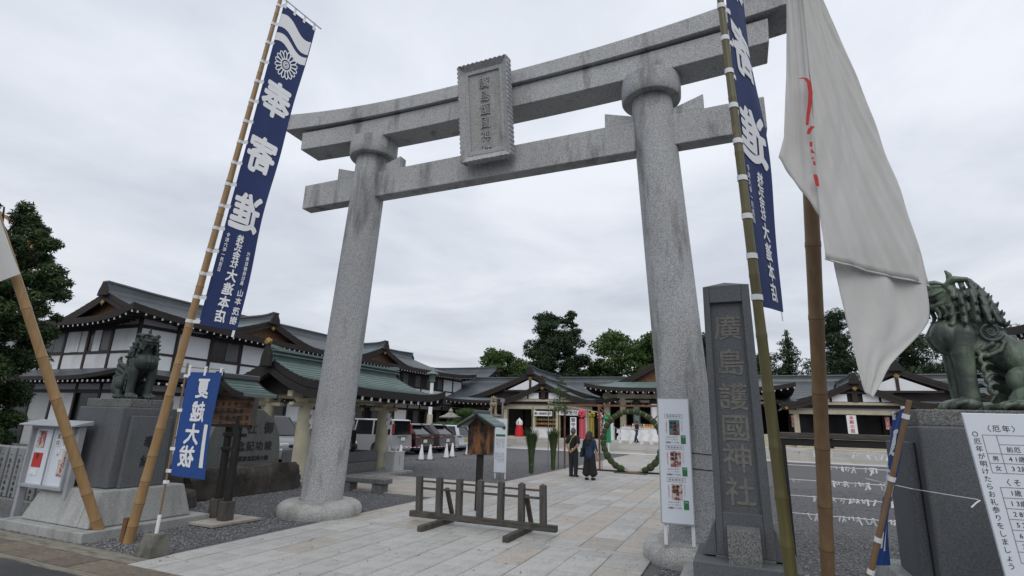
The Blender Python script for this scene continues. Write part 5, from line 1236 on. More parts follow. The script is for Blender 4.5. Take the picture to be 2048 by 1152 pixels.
BS = thing('water_basin', 'dark stone purification basin under the pavilion roof', 'basin', (-8.2,5.6,.06))
MB().box(-.70,.70,-1.35,1.45,0,.34).build('plinth','basin_granite',BS,bevel=.02)
b = MB(); b.box(-.68,-.52,-1.38,1.48,.345,.66); b.box(.56,.72,-1.38,1.48,.345,.66); b.box(-.52,.56,-1.38,-1.22,.345,.66); b.box(-.52,.56,1.32,1.48,.345,.66); b.box(-.52,.56,-1.22,1.32,.345,.42); b.build('trough','dark_granite',BS,bevel=.015)
MB().box(-.52,.56,-1.22,1.32,.56,.58).build('water','glass_dark',BS)
SN = thing('water_spout_rack', 'black timber rack with a bronze spout above the basin', 'rack', (-8.3,6.0,.66))
for y in (-.9,.75): MB().box(-.05,.05,y-.05,y+.05,-.05,.72).build('post','timber_black',SN)
MB().box(-.07,.07,-1.0,.85,.18,.26).build('shelf','timber_grey',SN); MB().box(-.04,.04,-.9,.75,.40,.72).build('back_board','timber_black',SN)
MB().limb([(.05,.1,.30),(.22,.1,.42),(.38,.1,.36),(.44,.1,.24)],[.07,.075,.06,.03],10).build('dragon_spout','bronze',SN,smooth='all')
TB = thing('cloth_table', 'small table under a white cloth beside the basin', 'table', (-7.28,7.72,0))
MB().box(-.26,.26,-.30,.30,.0,.66).build('cloth','cloth_white',TB,bevel=.03,seg=2); MB().box(-.28,.28,-.32,.32,.66,.69).build('table_top','white_paint',TB,bevel=.008)
lettering('notice_text', vtext('手水作法', .0, .52, .075), 'ink', TB, lambda P: np.c_[np.full(len(P),.284-.02), P[:,0], P[:,1]])
for i,(x,y) in enumerate(((-.12,-.15),(.02,.05))):
    q = MB((0,0,0)).lathe([(.045,0),(.05,.10),(.03,.17),(.012,.21),(.012,.26)],(0,0,0),12).build('spray_bottle','lamp_clear',None,smooth=True); q.location = (-7.28+x,7.72+y,.69); tag(q, ('clear spray bottle on the cloth table nearer the column','clear spray bottle on the cloth table nearer the cars')[i], 'bottle', 'bottles on the cloth table')
for i,(x,y,z) in enumerate(((-7.40,3.72,1.98),(-7.40,5.4,2.08),(-7.40,7.42,1.98))):
    b = MB(); w = .075
    for k in range(4): b.add([(-w+(k%2)*.06,0,-.13*k),(w+(k%2)*.06,0,-.13*k),(w+(k%2)*.06-.03,.02,-.13*k-.15),(-w+(k%2)*.06-.03,.02,-.13*k-.15)],[(0,1,2,3)])
    q = b.build('paper_streamer','print_white',None,fix=False); q.location = (x,y,z); q.rotation_euler = (0,0,R(60)); tag(q, ('zigzag white paper streamer on the near pavilion column','zigzag white paper streamer between the pavilion columns','zigzag white paper streamer on the far pavilion column')[i], 'streamer', 'paper streamers on the pavilion')
# ------------------------------------------------------------------ shrine buildings across the yard
LR = thing('long_shrine_roof', 'very long dark roofed building running behind the main hall', 'building', (0,44,.7)); LR.location = (0,0,0)
piece('wall', -26,27,41,47,.7,4.3,'timber_brown',LR)
roof(LR, 0.5, 44.0, 'x', 27, 6.2, 4.0, 6.15, p=1.25, up=.2, th=.28, courses=14, ridge=(.3,.45), rafters=.5, na=22, mats=('copper_dark','soffit_brown'))
def porch_hall(label, cx, s, porch_x):
    """gabled hall with a gabled porch in front; s=-1 left, 1 right"""
    T = thing('porch_hall', label, 'building', (cx,40,.7)); T.location = (0,0,0)
    piece('core', cx-7.0,cx+7.0,37.6,46,.7,3.7,'window_dark',T)
    n = 7
    for i in range(n+1):
        x = cx-7.0+14.0*i/n; piece('post', x-.12,x+.12,37.35,37.59,.7,3.7,'timber_brown',T)
    for i in range(n):
        x = cx-7.0+14.0*i/n; piece('lintel', x+.12,x+2-.12,37.40,37.56,3.0,3.2,'timber_brown',T); piece('lattice_panel', x+.12,x+2-.12,37.50,37.58,.7,1.5,'timber_black',T)
    roof(T, cx, 43.2, 'y', 8.2, 8.3, 3.72, 6.45, Lg=6.4, p=1.32, up=.35, th=.26, courses=16, ridge=(.28,.40), rafters=.45, na=10, mats=('copper_blue','soffit_brown'), ridge_mat='copper_dark', gable_mat='timber_brown')
    MB().ext([(cx-2.3,4.78),(cx+2.3,4.78),(cx+.15,5.72),(cx-.15,5.72)],'y',36.80,36.86).build('gable_panel','plaster_white',T); MB().box(cx-.10,cx+.10,36.74,36.80,4.7,5.9).build('gable_post','timber_brown',T); MB().box(cx-2.6,cx+2.6,36.72,36.79,4.66,4.80).build('gable_beam','timber_brown',T)
    ro,Z,M = roof(T, porch_x, 36.3, 'y', 3.0, 4.5, 3.62, 5.28, p=1.45, up=.16, th=.24, courses=14, ridge=(.22,.34), rafters=.45, na=5, mats=('copper_blue','soffit_brown'), ridge_mat='copper_dark', gable_mat='timber_brown')
    for x in (-4.2,4.2): MB().lathe([(.10,0),(.10,.05),(.02,.06)],(porch_x+x,33.25,3.35),12,axis=(0,-1,0)).build('gold_boss','gold',ro)
    # cream porch frame
    for x in (-3.6,-1.0 if s < 0 else -99,1.15 if s < 0 else -99,3.6):
        if x > -50: MB().box(porch_x+x-.17,porch_x+x+.17,33.9,34.24,.72,3.0).build('porch_post','cream_paint',T,bevel=.02)
    MB().box(porch_x-4.0,porch_x+4.0,33.86,34.26,3.0,3.28).build('porch_lintel','cream_paint',T,bevel=.02)
    MB().box(porch_x-3.5,porch_x+3.5,34.0,34.16,3.28,3.62).build('porch_panel','plaster_white',T)
    MB().box(porch_x-3.9,porch_x+3.9,33.56,34.24,3.62,3.80).build('upper_beam','cream_paint',T,bevel=.02)
    for x in (-.9,.9): MB().box(porch_x+x-.45,porch_x+x+.45,33.60,33.66,3.84,4.34).build('white_panel','plaster_white',T)
    for q in (-1,1): MB().ext([(porch_x+q*1.5,3.84),(porch_x+q*2.9,3.84),(porch_x+q*1.5,4.24)],'y',33.60,33.65).build('white_panel','plaster_white',T)
    MB().box(porch_x-.16,porch_x+.16,33.52,33.66,3.80,4.75).build('king_post','timber_brown',T); MB().box(porch_x-2.2,porch_x+2.2,33.50,33.62,4.38,4.50).build('tie_beam','timber_brown',T)
    for q in (-1,1):
        MB().bar((porch_x+q*.2,33.54,4.70),(porch_x+q*3.2,33.54,3.90),.08,.12).build('strut','timber_brown',T)
    return T
PHL = porch_hall('porch hall with gold gable pendants left of the main hall', -13.4, -1, -10.95)
PHR = porch_hall('porch hall with gold gable pendants right of the main hall', 14.6, 1, 11.35)
MH = thing('main_hall', 'worship hall with pale green copper roof partly behind the right column', 'building', (0,41,.7)); MH.location = (0,0,0)
piece('back_wall', -6.2,6.4,41,41.2,.7,4.6,'window_dark',MH)
for x in (-6.1,-4.75,4.95,6.3): MB().box(x-.24,x+.24,35.7,36.18,.7,4.5).build('post','cream_paint',MH,bevel=.03)
for x in (-6.0,6.2): piece('side_wall', x-.1,x+.1,36.2,41,.7,4.4,'timber_brown',MH)
MB().box(-6.4,6.6,35.66,36.2,4.05,4.40).build('lintel','cream_paint',MH,bevel=.03); MB().box(-6.4,6.6,35.72,36.12,3.72,3.92).build('lower_lintel','cream_paint',MH,bevel=.02)
for i in range(13): MB().box(-6.1+i*1.0,-5.75+i*1.0,35.50,35.66,4.40,4.62).build('bracket_block','cream_paint',MH)
roof(MH, 0.2, 42.0, 'y', 8.0, 7.75, 4.78, 8.6, Lg=5.6, p=1.42, up=.40, th=.28, courses=18, ridge=(.3,.5), rafters=.42, na=10, mats=('copper_green','soffit_brown'), gable_mat='timber_warm')
# right-hand building whose eave enters the picture edge
RB = thing('right_eave_building', 'dark brown eave with white rafter tips at the right picture edge', 'building', (18,10,0)); RB.location = (0,0,0)
piece('wall', 14.6,21,2,14.5,-.1,5.0,'plaster_white',RB)
roof(RB, 18.0, 8.3, 'y', 7.4, 5.0, 5.35, 7.2, Lg=5.0, p=1.3, up=.25, th=.26, courses=10, ridge=(.28,.4), rafters=.42, na=8)
# ------------------------------------------------------------------ cars
def car(kind_, paint, label, loc, rz, plate='plate_white', group=None):
    """car along local x (nose at +x), built from a side profile with wheel arches"""
    T = thing('parked_car', label, 'car', loc, rz, group)
    S = {'van': dict(L=4.65,W=1.70,H=1.82,nose=.80,hood=(1.62,1.02),rf=.85,rr=-2.20,belt=1.05,tail=1.0,wb=1.40),
         'suv': dict(L=4.60,W=1.84,H=1.62,nose=.82,hood=(1.02,1.08),rf=.28,rr=-1.50,belt=1.06,tail=.96,wb=1.36),
         'wagon': dict(L=3.85,W=1.62,H=1.58,nose=.78,hood=(1.05,1.0),rf=.55,rr=-1.55,belt=.98,tail=.9,wb=1.22)}[kind_]
    L,Wd,H = S['L'],S['W'],S['H']; h = L/2; wr = .33; gz = .20
    def arch(xc): return [(xc+.40*math.cos(a), .33+.40*math.sin(a)) for a in np.linspace(-.32,math.pi+.32,11) if .33+.40*math.sin(a) > gz-.01]
    prof = [(h-.05,gz+.04)] + [(S['wb']+.38,gz)] + arch(S['wb'])[::1] + [(-S['wb']+.40,gz)] + arch(-S['wb']) + [(-h+.10,gz+.05),(-h,.42),(-h+.02,.62),(-h+.05,S['belt']),(S['hood'][0],S['hood'][1]),(h-.42,S['nose']+.06),(h-.10,S['nose']-.08),(h,.56),(h-.01,.36)]
    b = MB(); b.ext(prof,'y',-Wd/2,Wd/2); bo = b.build('body',paint,T,smooth=True,angle=35); bv = bo.modifiers.new('b','BEVEL'); bv.width = .07; bv.segments = 3; bv.limit_method = 'ANGLE'; bv.angle_limit = R(50)
    bz = S['belt']-.01; w0, w1 = Wd/2-.05, Wd/2-(.13 if kind_ == 'van' else .22); top = H-.05
    MB().hexa([(-h+.09,-w0,bz),(S['hood'][0]-.02,-w0,bz),(S['hood'][0]-.02,w0,bz),(-h+.09,w0,bz)],[(S['rr'],-w1,top),(S['rf'],-w1,top),(S['rf'],w1,top),(S['rr'],w1,top)]).build('windows','glass_dark',T,bevel=.03,seg=2)
    ro = MB(); ro.hexa([(S['rr']-.10,-w1-.02,top-.02),(S['rf']+.02,-w1-.02,top-.02),(S['rf']+.02,w1+.02,top-.02),(S['rr']-.10,w1+.02,top-.02)],[(S['rr'],-w1+.12,H),(S['rf']-.15,-w1+.12,H),(S['rf']-.15,w1-.12,H),(S['rr'],w1-.12,H)]); ro.build('roof_panel',paint,T,bevel=.025,seg=2,smooth=True)
    for s in (-1,1):
        pw = .07
        P = lambda x,z: (x, s*(w0+.006+(w1-w0)*(z-bz)/(top-bz)), z)
        for xb,xt,w_ in ((S['hood'][0]-.03,S['rf'],.07),(.12,.02,.08),(-1.05 if kind_ != 'wagon' else -.85,-1.02 if kind_ != 'wagon' else -.80,.09),(-h+.16,S['rr']+.02,.22 if kind_ != 'van' else .12)):
            MB().bar(P(xb,bz),P(xt,top),.03,w_,(1,0,0)).build('pillar',paint,T)
        q = MB().box(S['hood'][0]-.42,S['hood'][0]-.22,*sorted((s*(Wd/2+.0),s*(Wd/2+.19))),bz+.02,bz+.17).build('mirror',paint,T,bevel=.03,seg=2)
        # lamps
        if kind_ == 'van': MB().box(-h+.02,-h+.14,*sorted((s*(Wd/2-.14),s*(Wd/2-.030))),1.10,1.60).build('tail_lamp','lamp_red',T,bevel=.02)
        else: MB().box(-h-.005,-h+.22,*sorted((s*(Wd/2-.30),s*(Wd/2+.004))),.84,.94).build('tail_lamp','lamp_red',T,bevel=.02)
        MB().box(h-.30,h-.035,*sorted((s*(Wd/2-.38),s*(Wd/2-.0))),.62,.76).build('headlamp','lamp_clear',T,bevel=.03,seg=2)
        for x in (S['wb'],-S['wb']):
            ty = MB().lathe([(.19,-.10),(.30,-.105),(.33,-.08),(.335,0),(.33,.08),(.30,.105),(.19,.10)],(x,s*(Wd/2-.13),.33),24,axis=(0,1,0)).build('tyre','rubber',T,smooth=True)
            MB().lathe([(.03,.0),(.20,.0),(.21,.02),(.17,.025),(.06,.03),(.0,.035)],(x,s*(Wd/2-.028),.33),18,axis=(0,s,0)).build('rim','steel',ty)
            for k in range(5):
                a = 2*math.pi*k/5; MB().bar((x,s*(Wd/2-.0),.33),(x+.17*math.cos(a),s*(Wd/2-.0),.33+.17*math.sin(a)),.035,.02,(0,1,0)).build('spoke','steel',ty)
    MB().box(-h-.035,-h+.01,-.165,.165,.78 if kind_ == 'van' else .62,.94 if kind_ == 'van' else .78).build('number_plate',plate,T,bevel=.004)
    MB().box(h-.01,h+.02,-.165,.165,.44,.58).build('number_plate',plate,T,bevel=.004)
    MB().box(-h-.03,-h+.06,-Wd/2+.10,Wd/2-.10,.34,.50).build('rear_bumper',paint,T,bevel=.03,seg=2); MB().box(-h-.032,-h+.04,-.45,.45,.99,1.02).build('tailgate_trim','steel',T)
    MB().box(h-.06,h+.015,-.45,.45,.58,.70).build('grille','rubber',T,bevel=.01)
    if kind_ == 'suv': MB().hexa([(S['rr']-.28,-w1+.06,top-.05),(S['rr']+.05,-w1+.06,top-.05),(S['rr']+.05,w1-.06,top-.05),(S['rr']-.28,w1-.06,top-.05)],[(S['rr']-.28,-w1+.06,top),(S['rr']+.05,-w1+.06,top+.03),(S['rr']+.05,w1-.06,top+.03),(S['rr']-.28,w1-.06,top)]).build('spoiler',paint,T,bevel=.01)
    MB().box(-h-.002,-h+.04,-.30,.30,S['belt']-.10,S['belt']-.07).build('garnish','steel',T)
    return T
G = 'cars parked in front of the white hall'
PI = math.pi
car('van','car_silver','silver minivan parked nearest the water pavilion table', (-14.1,14.75,-.02), PI, group=G)
car('suv','car_maroon','dark red car parked between the silver minivan and a grey car', (-14.3,17.25,-.02), PI, group=G)
car('suv','car_grey','dark grey car parked right of the dark red one', (-14.3,19.75,-.02), PI, group=G)
car('wagon','car_white','pale blue small car with a yellow number plate', (-13.9,22.0,-.02), PI, 'plate_yellow', G)
car('wagon','car_white','white small car furthest right in the parked row', (-13.9,24.4,-.02), PI, 'plate_white', G)
car('van','car_slate','grey minivan seen nose first behind the near pavilion column', (-14.9,8.6,-.02), 0, group=G)
car('wagon','car_white','white car whose nose shows right of the stele', (-13.8,6.3,-.02), 0, group=G)
car('wagon','car_maroon','dark red car half hidden behind the left gate column', (-14.6,11.6,-.02), 0, group=G)
# ------------------------------------------------------------------ cones with striped rods
def cone_proto():
    T = thing('traffic_cone', 'white traffic cone', 'traffic cone', (0,0,0), 0, 'white cones in front of the cars')
    MB().box(-.19,.19,-.19,.19,0,.03).build('cone_base','rubber',T,bevel=.01); MB().lathe([(.14,.03),(.135,.06),(.035,.68),(.025,.70),(.0,.70)],(0,0,0),18).build('cone_body','white_paint',T,smooth=True)
    return T
cp = cone_proto(); cones = [(-10.18,12.35),(-9.87,13.6),(-9.61,13.95),(-9.76,15.75),(-9.94,16.68),(-10.2,18.91),(-11.72,25.39)]
cl_ = ['leftmost white traffic cone by the minivan rear','second white traffic cone from the left','third white traffic cone from the left','fourth white traffic cone from the left','fifth white traffic cone from the left','sixth white traffic cone from the left beside the roofed box sign','white traffic cone showing right of the roofed box sign']
for i,(x,y) in enumerate(cones):
    c_ = cp if i == 0 else copy_tree(cp); c_.location = (x,y,-.02); c_['label'] = cl_[i]
for i,(a,c_) in enumerate(((0,1),(2,3),(4,5))):
    p, q = Vector(cones[a]+(.55,)), Vector(cones[c_]+(.55,)); T = thing('cone_bar', ('red and white striped bar between the first two cones','red and white striped bar between the third and fourth cones','red and white striped bar between the fifth and sixth cones')[i], 'barrier bar', tuple(p), 0, 'striped bars on the cones')
    n = 10
    for k in range(n): MB(tuple(p)).tube([p+(q-p)*(k/n), p+(q-p)*((k+1)/n)], .018, 8).build('stripe', 'ink_red' if k % 2 else 'white_paint', T)
RC = thing('red_cone', 'red and white cone behind the cloth table', 'traffic cone', (-8.0,8.9,-.02))
MB().box(-.19,.19,-.19,.19,0,.03).build('cone_base','ink_red',RC); MB().lathe([(.14,.03),(.075,.42)],(0,0,0),18).build('cone_body','ink_red',RC); MB().lathe([(.076,.42),(.055,.54)],(0,0,0),18).build('white_band','white_paint',RC); MB().lathe([(.056,.54),(.025,.72)],(0,0,0),18).build('cone_tip','ink_red',RC)
# ------------------------------------------------------------------ lamp post
LP = thing('lamp_post', 'cream lamp post with a green hexagonal lantern cap', 'street lamp', (-15,22.4,0))
MB().tube([(0,0,-.05),(0,0,2.2)], [.20,.19], 12).build('lower_shaft','cream_paint',LP); MB().tube([(0,0,2.2),(0,0,4.30)], [.135,.115], 12).build('shaft','plaster_white',LP)
MB().lathe([(.14,4.28),(.24,4.40),(.24,4.44),(.18,4.46)],(0,0,0),6).build('lantern_base','copper_green',LP); MB().lathe([(.21,4.44),(.24,4.88)],(0,0,0),6).build('lantern_glass','window_grey',LP)
MB().lathe([(.46,4.86),(.44,4.93),(.12,5.06),(.05,5.16),(.0,5.22)],(0,0,0),6).build('lantern_cap','copper_green',LP)
# ------------------------------------------------------------------ foliage
def leaves(cent, rad, n, size, seed, flat_=1.0, shell=.55, up=.3, asp=.5):
    """leaf-sized quads spread through ellipsoids; returns verts, faces"""
    rg = np.random.default_rng(seed); cent = np.asarray(cent,float); rad = np.asarray(rad,float); w = rad.prod(1)**(2/3); w /= w.sum()
    idx = rg.choice(len(cent), n, p=w); d = rg.normal(size=(n,3)); d /= np.linalg.norm(d,axis=1)[:,None]
    r_ = shell+(1-shell)*rg.random(n); r_ *= rg.uniform(.85,1.12,n); P = cent[idx]+d*rad[idx]*r_[:,None]
    nn = d*.8+rg.normal(size=(n,3))*.7+np.array((0,0,up)); nn /= np.linalg.norm(nn,axis=1)[:,None]
    t = np.cross(nn, rg.normal(size=(n,3))); t /= np.linalg.norm(t,axis=1)[:,None]; bt = np.cross(nn,t)
    s = size*rg.uniform(.6,1.4,n)[:,None]
    V = np.stack([P-t*s, P+bt*s*asp, P+t*s, P-bt*s*asp],1).reshape(-1,3)
    return V, np.arange(n*4).reshape(-1,4)
def tree(name, label, loc, h, spec, mat, seed, n, size, trunk_r=.25, group=None, pine=False, asp=.5):
    """spec: list of (x,y,z,rx,ry,rz) crown lobes in metres relative to the foot"""
    T = thing(name, label, 'tree', loc, 0, group); rg = random.Random(seed)
    lobes = np.array(spec,float); V,F = leaves(lobes[:,:3], lobes[:,3:], n, size, seed, up=.5 if pine else .3, asp=asp)
    b = MB(); top = max(l[2] for l in spec); pts = [(0,0,-.2)]
    for k in range(1,7): z = top*k/6; pts.append((rg.uniform(-.15,.15)*h*.04*k*.5, rg.uniform(-.15,.15)*h*.03*k*.5, z))
    b.tube(pts, [trunk_r*(1-.85*k/6) for k in range(7)], 9)
    for l in spec:
        z0 = max(.25*h, l[2]-rg.uniform(.6,1.6)); fx = np.interp(z0,[p[2] for p in pts],[p[0] for p in pts]); fy = np.interp(z0,[p[2] for p in pts],[p[1] for p in pts])
        m = ((fx+l[0])/2+rg.uniform(-.2,.2), (fy+l[1])/2, (z0+l[2])/2-.15); b.tube([(fx,fy,z0),m,(l[0],l[1],l[2]-.1*l[5])], [trunk_r*.32,trunk_r*.2,trunk_r*.08], 6)
    b.build('trunk','bark',T,smooth=True); raw('crown',V,F,mat,T)
    return T
def pine_spec(h, w, n, seed, base=.25, top_w=.25):
    rg = random.Random(seed); s = []
    for k in range(n):
        t = base+(1-base)*(k+.5)/n; r_ = w*(1-(1-top_w)*((t-base)/(1-base))**1.2)
        for q in range(rg.choice((4,5,5,6))):
            a = rg.uniform(0,6.28); d = r_*rg.uniform(.10,.80); rr = r_*rg.uniform(.30,.50); s.append((d*math.cos(a),d*math.sin(a),h*t+rg.uniform(-.45,.45),rr,rr*.9,rr*rg.uniform(.40,.75)))
    s.append((0,0,h*.985,w*top_w*.6,w*top_w*.6,h*.035)); return s
def round_spec(h, w, n, seed, base=.35, squash=.8):
    rg = random.Random(seed); s = []
    for k in range(n):
        a = rg.uniform(0,6.28); u = rg.uniform(-1,1); d = math.sqrt(1-u*u)*w*rg.uniform(.45,.78); z = h*(base+(1-base)*.5)+u*h*(1-base)*.40; rr = w*rg.uniform(.24,.42)
        s.append((d*math.cos(a),d*math.sin(a),z,rr,rr,rr*squash))
    return s
GT = 'trees behind the shrine buildings'
tree('broadleaf_tree','dark round broadleaf tree above the rear hall roof', (-27.6,60,0), 13.5, round_spec(12.6,3.6,26,1,.42), 'leaf_broad', 1, 9000,.20,.3,GT)
tree('broadleaf_tree','bright green low broadleaf tree right of the dark round tree', (-24.5,63,0), 10.6, round_spec(11.0,4.6,24,2,.4,.6), 'leaf_light', 2, 8000,.20,.3,GT)
tree('broadleaf_tree','light green tree behind the gap between the halls', (-19.5,60,0), 8.5, round_spec(8.6,3.8,22,3,.2,.7), 'leaf_light', 3, 7000,.19,.25,GT)
tree('broadleaf_tree','dark leafy tree low beside the tall pines', (-16.5,58,0), 8.0, round_spec(8.3,3.6,20,33,.2,.7), 'leaf_broad', 33, 6000,.19,.25,GT)
tree('pine_tree','tallest dense dark pine left of the two behind the left porch', (-18.9,56.5,0), 16, pine_spec(16.2,4.6,9,4,.34,.50), 'leaf_pine', 4, 24000,.22,.35,GT,True,.30)
tree('pine_tree','tall layered dark pine right of the densest pine', (-15.9,58,0), 16, pine_spec(16.6,4.4,11,5,.24,.22), 'leaf_pine', 5, 20000,.22,.33,GT,True,.30)
tree('broadleaf_tree','airy broadleaf tree with open branches left of the right column', (-9.2,58,0), 14, round_spec(14.2,4.6,26,6,.40,.62), 'leaf_broad', 6, 9500,.21,.32,GT)
tree('broadleaf_tree','dense green tree partly behind the right column', (-4.6,57,0), 14, round_spec(13.6,4.0,24,7,.30,.66), 'leaf_broad', 7, 9000,.21,.32,GT)
tree('broadleaf_tree','slim broadleaf tree in the gap right of the pines', (-12.4,59,0), 10, round_spec(10.8,2.8,18,8,.30,.7), 'leaf_broad', 8, 6000,.20,.25,GT)
tree('broadleaf_tree','dark tree showing between the right column and the inscribed pillar', (1.5,57,0), 13, round_spec(13.2,4.0,24,9,.30,.66), 'leaf_pine', 9, 9000,.21,.3,GT)
tree('pine_tree','low spreading pine right of the green bamboo pole', (6.6,56,0), 9.6, pine_spec(9.9,4.2,6,10,.46,.5), 'leaf_pine', 10, 8000,.22,.25,GT,True,.22)
tree('pine_tree','pointed young pine left of the white flag bamboo', (9.6,56,0), 12.4, pine_spec(12.6,3.4,10,11,.36,.12), 'leaf_pine', 11, 8000,.22,.28,GT,True,.22)
tree('pine_tree','bushy tall pine behind the white flag', (14.4,55,0), 14, pine_spec(14.0,4.2,10,12,.30,.45), 'leaf_pine', 12, 20000,.22,.32,GT,True,.24)
tree('pine_tree','wide pine between the flag and the right lion-dog', (20.0,55,0), 12.5, pine_spec(12.4,5.0,8,13,.36,.5), 'leaf_pine', 13, 20000,.22,.35,GT,True,.22)
tree('pine_tree','dark pine behind the right lion-dog', (27,56,0), 12, pine_spec(12.0,5.0,8,14,.36,.5), 'leaf_pine', 14, 10000,.23,.35,GT,True,.22)
# hedge mass behind the buildings, nobody could count its shrubs
rg = random.Random(8); sp = [(x+rg.uniform(-.6,.6), 61+rg.uniform(-1,1), 3.6+rg.uniform(-.5,.9), 2.0,1.6,2.6+rg.uniform(-.4,.4)) for x in np.arange(-24,32,1.9)]
sp = np.array(sp); V,F = leaves(sp[:,:3], sp[:,3:], 22000, .22, 21); hd = raw('far_grove', V, F, 'leaf_broad'); kind(hd,'stuff'); tag(hd,'dark mass of shrubs behind the shrine roofs','grove')
# near tree at the left edge: dark cedar with drooping sprays
cs = []
rg = random.Random(12)
for k in range(60):      # dense lower crown
    z = rg.uniform(.6,5.0); w = 2.7; a = rg.uniform(0,6.28); d = w*rg.uniform(.2,.85); rr = rg.uniform(.40,.75); cs.append((d*math.cos(a),d*math.sin(a),z,rr,rr,rr*rg.uniform(.6,.9)))
for k in range(24):
    a = rg.uniform(0,6.28); d = 2.3*math.sqrt(rg.random()); rr = rg.uniform(.4,.65); cs.append((d*math.cos(a),d*math.sin(a),rg.uniform(4.4,6.6),rr,rr,rr*.7))
for k in range(95):      # looser upper crown with gaps
    z = rg.uniform(5.0,9.3); w = 2.6*(1-.28*(z-5.0)/4); a = rg.uniform(0,6.28); d = w*math.sqrt(rg.random()); rr = rg.uniform(.22,.50); cs.append((d*math.cos(a),d*math.sin(a),z+.5*math.sin(d*2+a),rr,rr,rr*rg.uniform(.45,.85)))
cs += [(2.5,.9,6.9,.60,.5,.32),(2.9,1.1,6.5,.40,.4,.22),(2.1,.7,8.0,.5,.45,.30)]
tree('cedar_tree','large dark evergreen tree at the left picture edge', (-22.4,1.40,0), 9, cs, 'leaf_cedar', 15, 115000,.095,.2,None,True,.30)
# garden pines in front of the hall corner
def garden_pine(label, loc, pads, seed):
    T = thing('garden_pine', label, 'tree', loc, 0, 'clipped pines beside the steps'); pads = np.array(pads,float)
    V,F = leaves(pads[:,:3],pads[:,3:],5200,.10,seed,shell=.6,asp=.25); b = MB(); b.tube([(0,0,-.1),(.15,0,.5),(-.1,0,1.1),(.1,0,1.6)],[.12,.10,.08,.05],8)
    for p in pads: b.tube([(0,0,max(.3,p[2]-.4)),(p[0]*.6,p[1]*.6,p[2]-.12),(p[0],p[1],p[2]-.05)],[.05,.04,.02],6)
    b.build('trunk','bark',T); raw('crown',V,F,'leaf_garden',T)
garden_pine('clipped cloud pine in front of the left porch hall', (-14.15,26.2,0), [(0,0,2.45,.9,.8,.32),(.6,0,2.0,1.0,.8,.30),(-.7,.2,1.75,.9,.8,.28),(.2,-.2,1.45,1.3,.9,.28)], 41)
garden_pine('low clipped pine behind the parked cars', (-14.6,23.9,0), [(0,0,1.45,1.3,.9,.30),(.9,0,1.15,1.1,.9,.28),(-1.1,0,1.05,1.1,.9,.28)], 42)
# ------------------------------------------------------------------ stone lantern and stone lion in the far yard
SL = thing('stone_lantern', 'pale stone lantern with wide curved cap behind the cars', 'lantern', (-15.75,26.5,0))
MB().lathe([(.42,0),(.42,.2),(.28,.28),(.20,.34),(.20,1.25),(.30,1.35),(.36,1.48),(.36,1.56)],(0,0,0),6).build('pillar','stone_lantern',SL); MB().lathe([(.26,1.56),(.26,2.02)],(0,0,0),6).build('fire_box','stone_lantern',SL)
MB().lathe([(.95,2.02),(.98,2.10),(.55,2.24),(.22,2.42),(.16,2.44)],(0,0,0),6).build('cap','stone_lantern',SL); MB().lathe([(.12,2.43),(.17,2.52),(.13,2.62),(.03,2.74),(0,2.76)],(0,0,0),12).build('jewel','stone_lantern',SL,smooth=True)
SG = thing('stone_lion_pedestal', 'tall stone pedestal under the small stone lion near the steps', 'pedestal', (-12.5,27.0,0)); MB().hexa([(-.6,-.5,0),(.6,-.5,0),(.6,.5,0),(-.6,.5,0)],[(-.5,-.42,2.25),(.5,-.42,2.25),(.5,.42,2.25),(-.5,.42,2.25)]).build('block','stone_lantern',SG,bevel=.03); MB().box(-.58,.58,-.48,.48,2.25,2.36).build('cap','stone_lantern',SG,bevel=.02)
sl_ = sculpt('stone_lion', lion(True,0), .02, 'stone_lion', None, 1); sl_.location = (-12.5,27.0,2.36); sl_.scale = (1.15,1.15,1.15); sl_.rotation_euler = (0,0,R(-60)); tag(sl_, 'small weathered tan stone lion near the left of the steps', 'statue')
# ------------------------------------------------------------------ construction crane mast far left
CR = thing('crane_mast', 'distant orange lattice crane mast behind the left tree', 'crane', (-74.6,24.2,0))
u3 = []
for s in (-1,1):
    for q in (-1,1): MB().box(s*.6-.06,s*.6+.06,q*.6-.06,q*.6+.06,0,21).build('mast_leg','orange_steel',CR)
for k in range(11):
    z = k*1.9; d = 1 if k % 2 else -1
    for q in (-1,1): MB().bar((-.6*d,q*.6,z),(.6*d,q*.6,z+1.9),.07,.07).build('lattice_bar','orange_steel',CR); MB().bar((q*.6,-.6*d,z),(q*.6,.6*d,z+1.9),.07,.07).build('lattice_bar','orange_steel',CR)
MB().box(-.9,.9,-.9,.9,20.6,22.2).build('cab','orange_steel',CR); MB().bar((0,0,22),(-7,-3,27),.3,.3).build('jib','orange_steel',CR)
for dx in (4.5,6.2): MB().tube([(0,0,21),(dx,3,6)],.05,6).build('guy_wire','steel',CR)
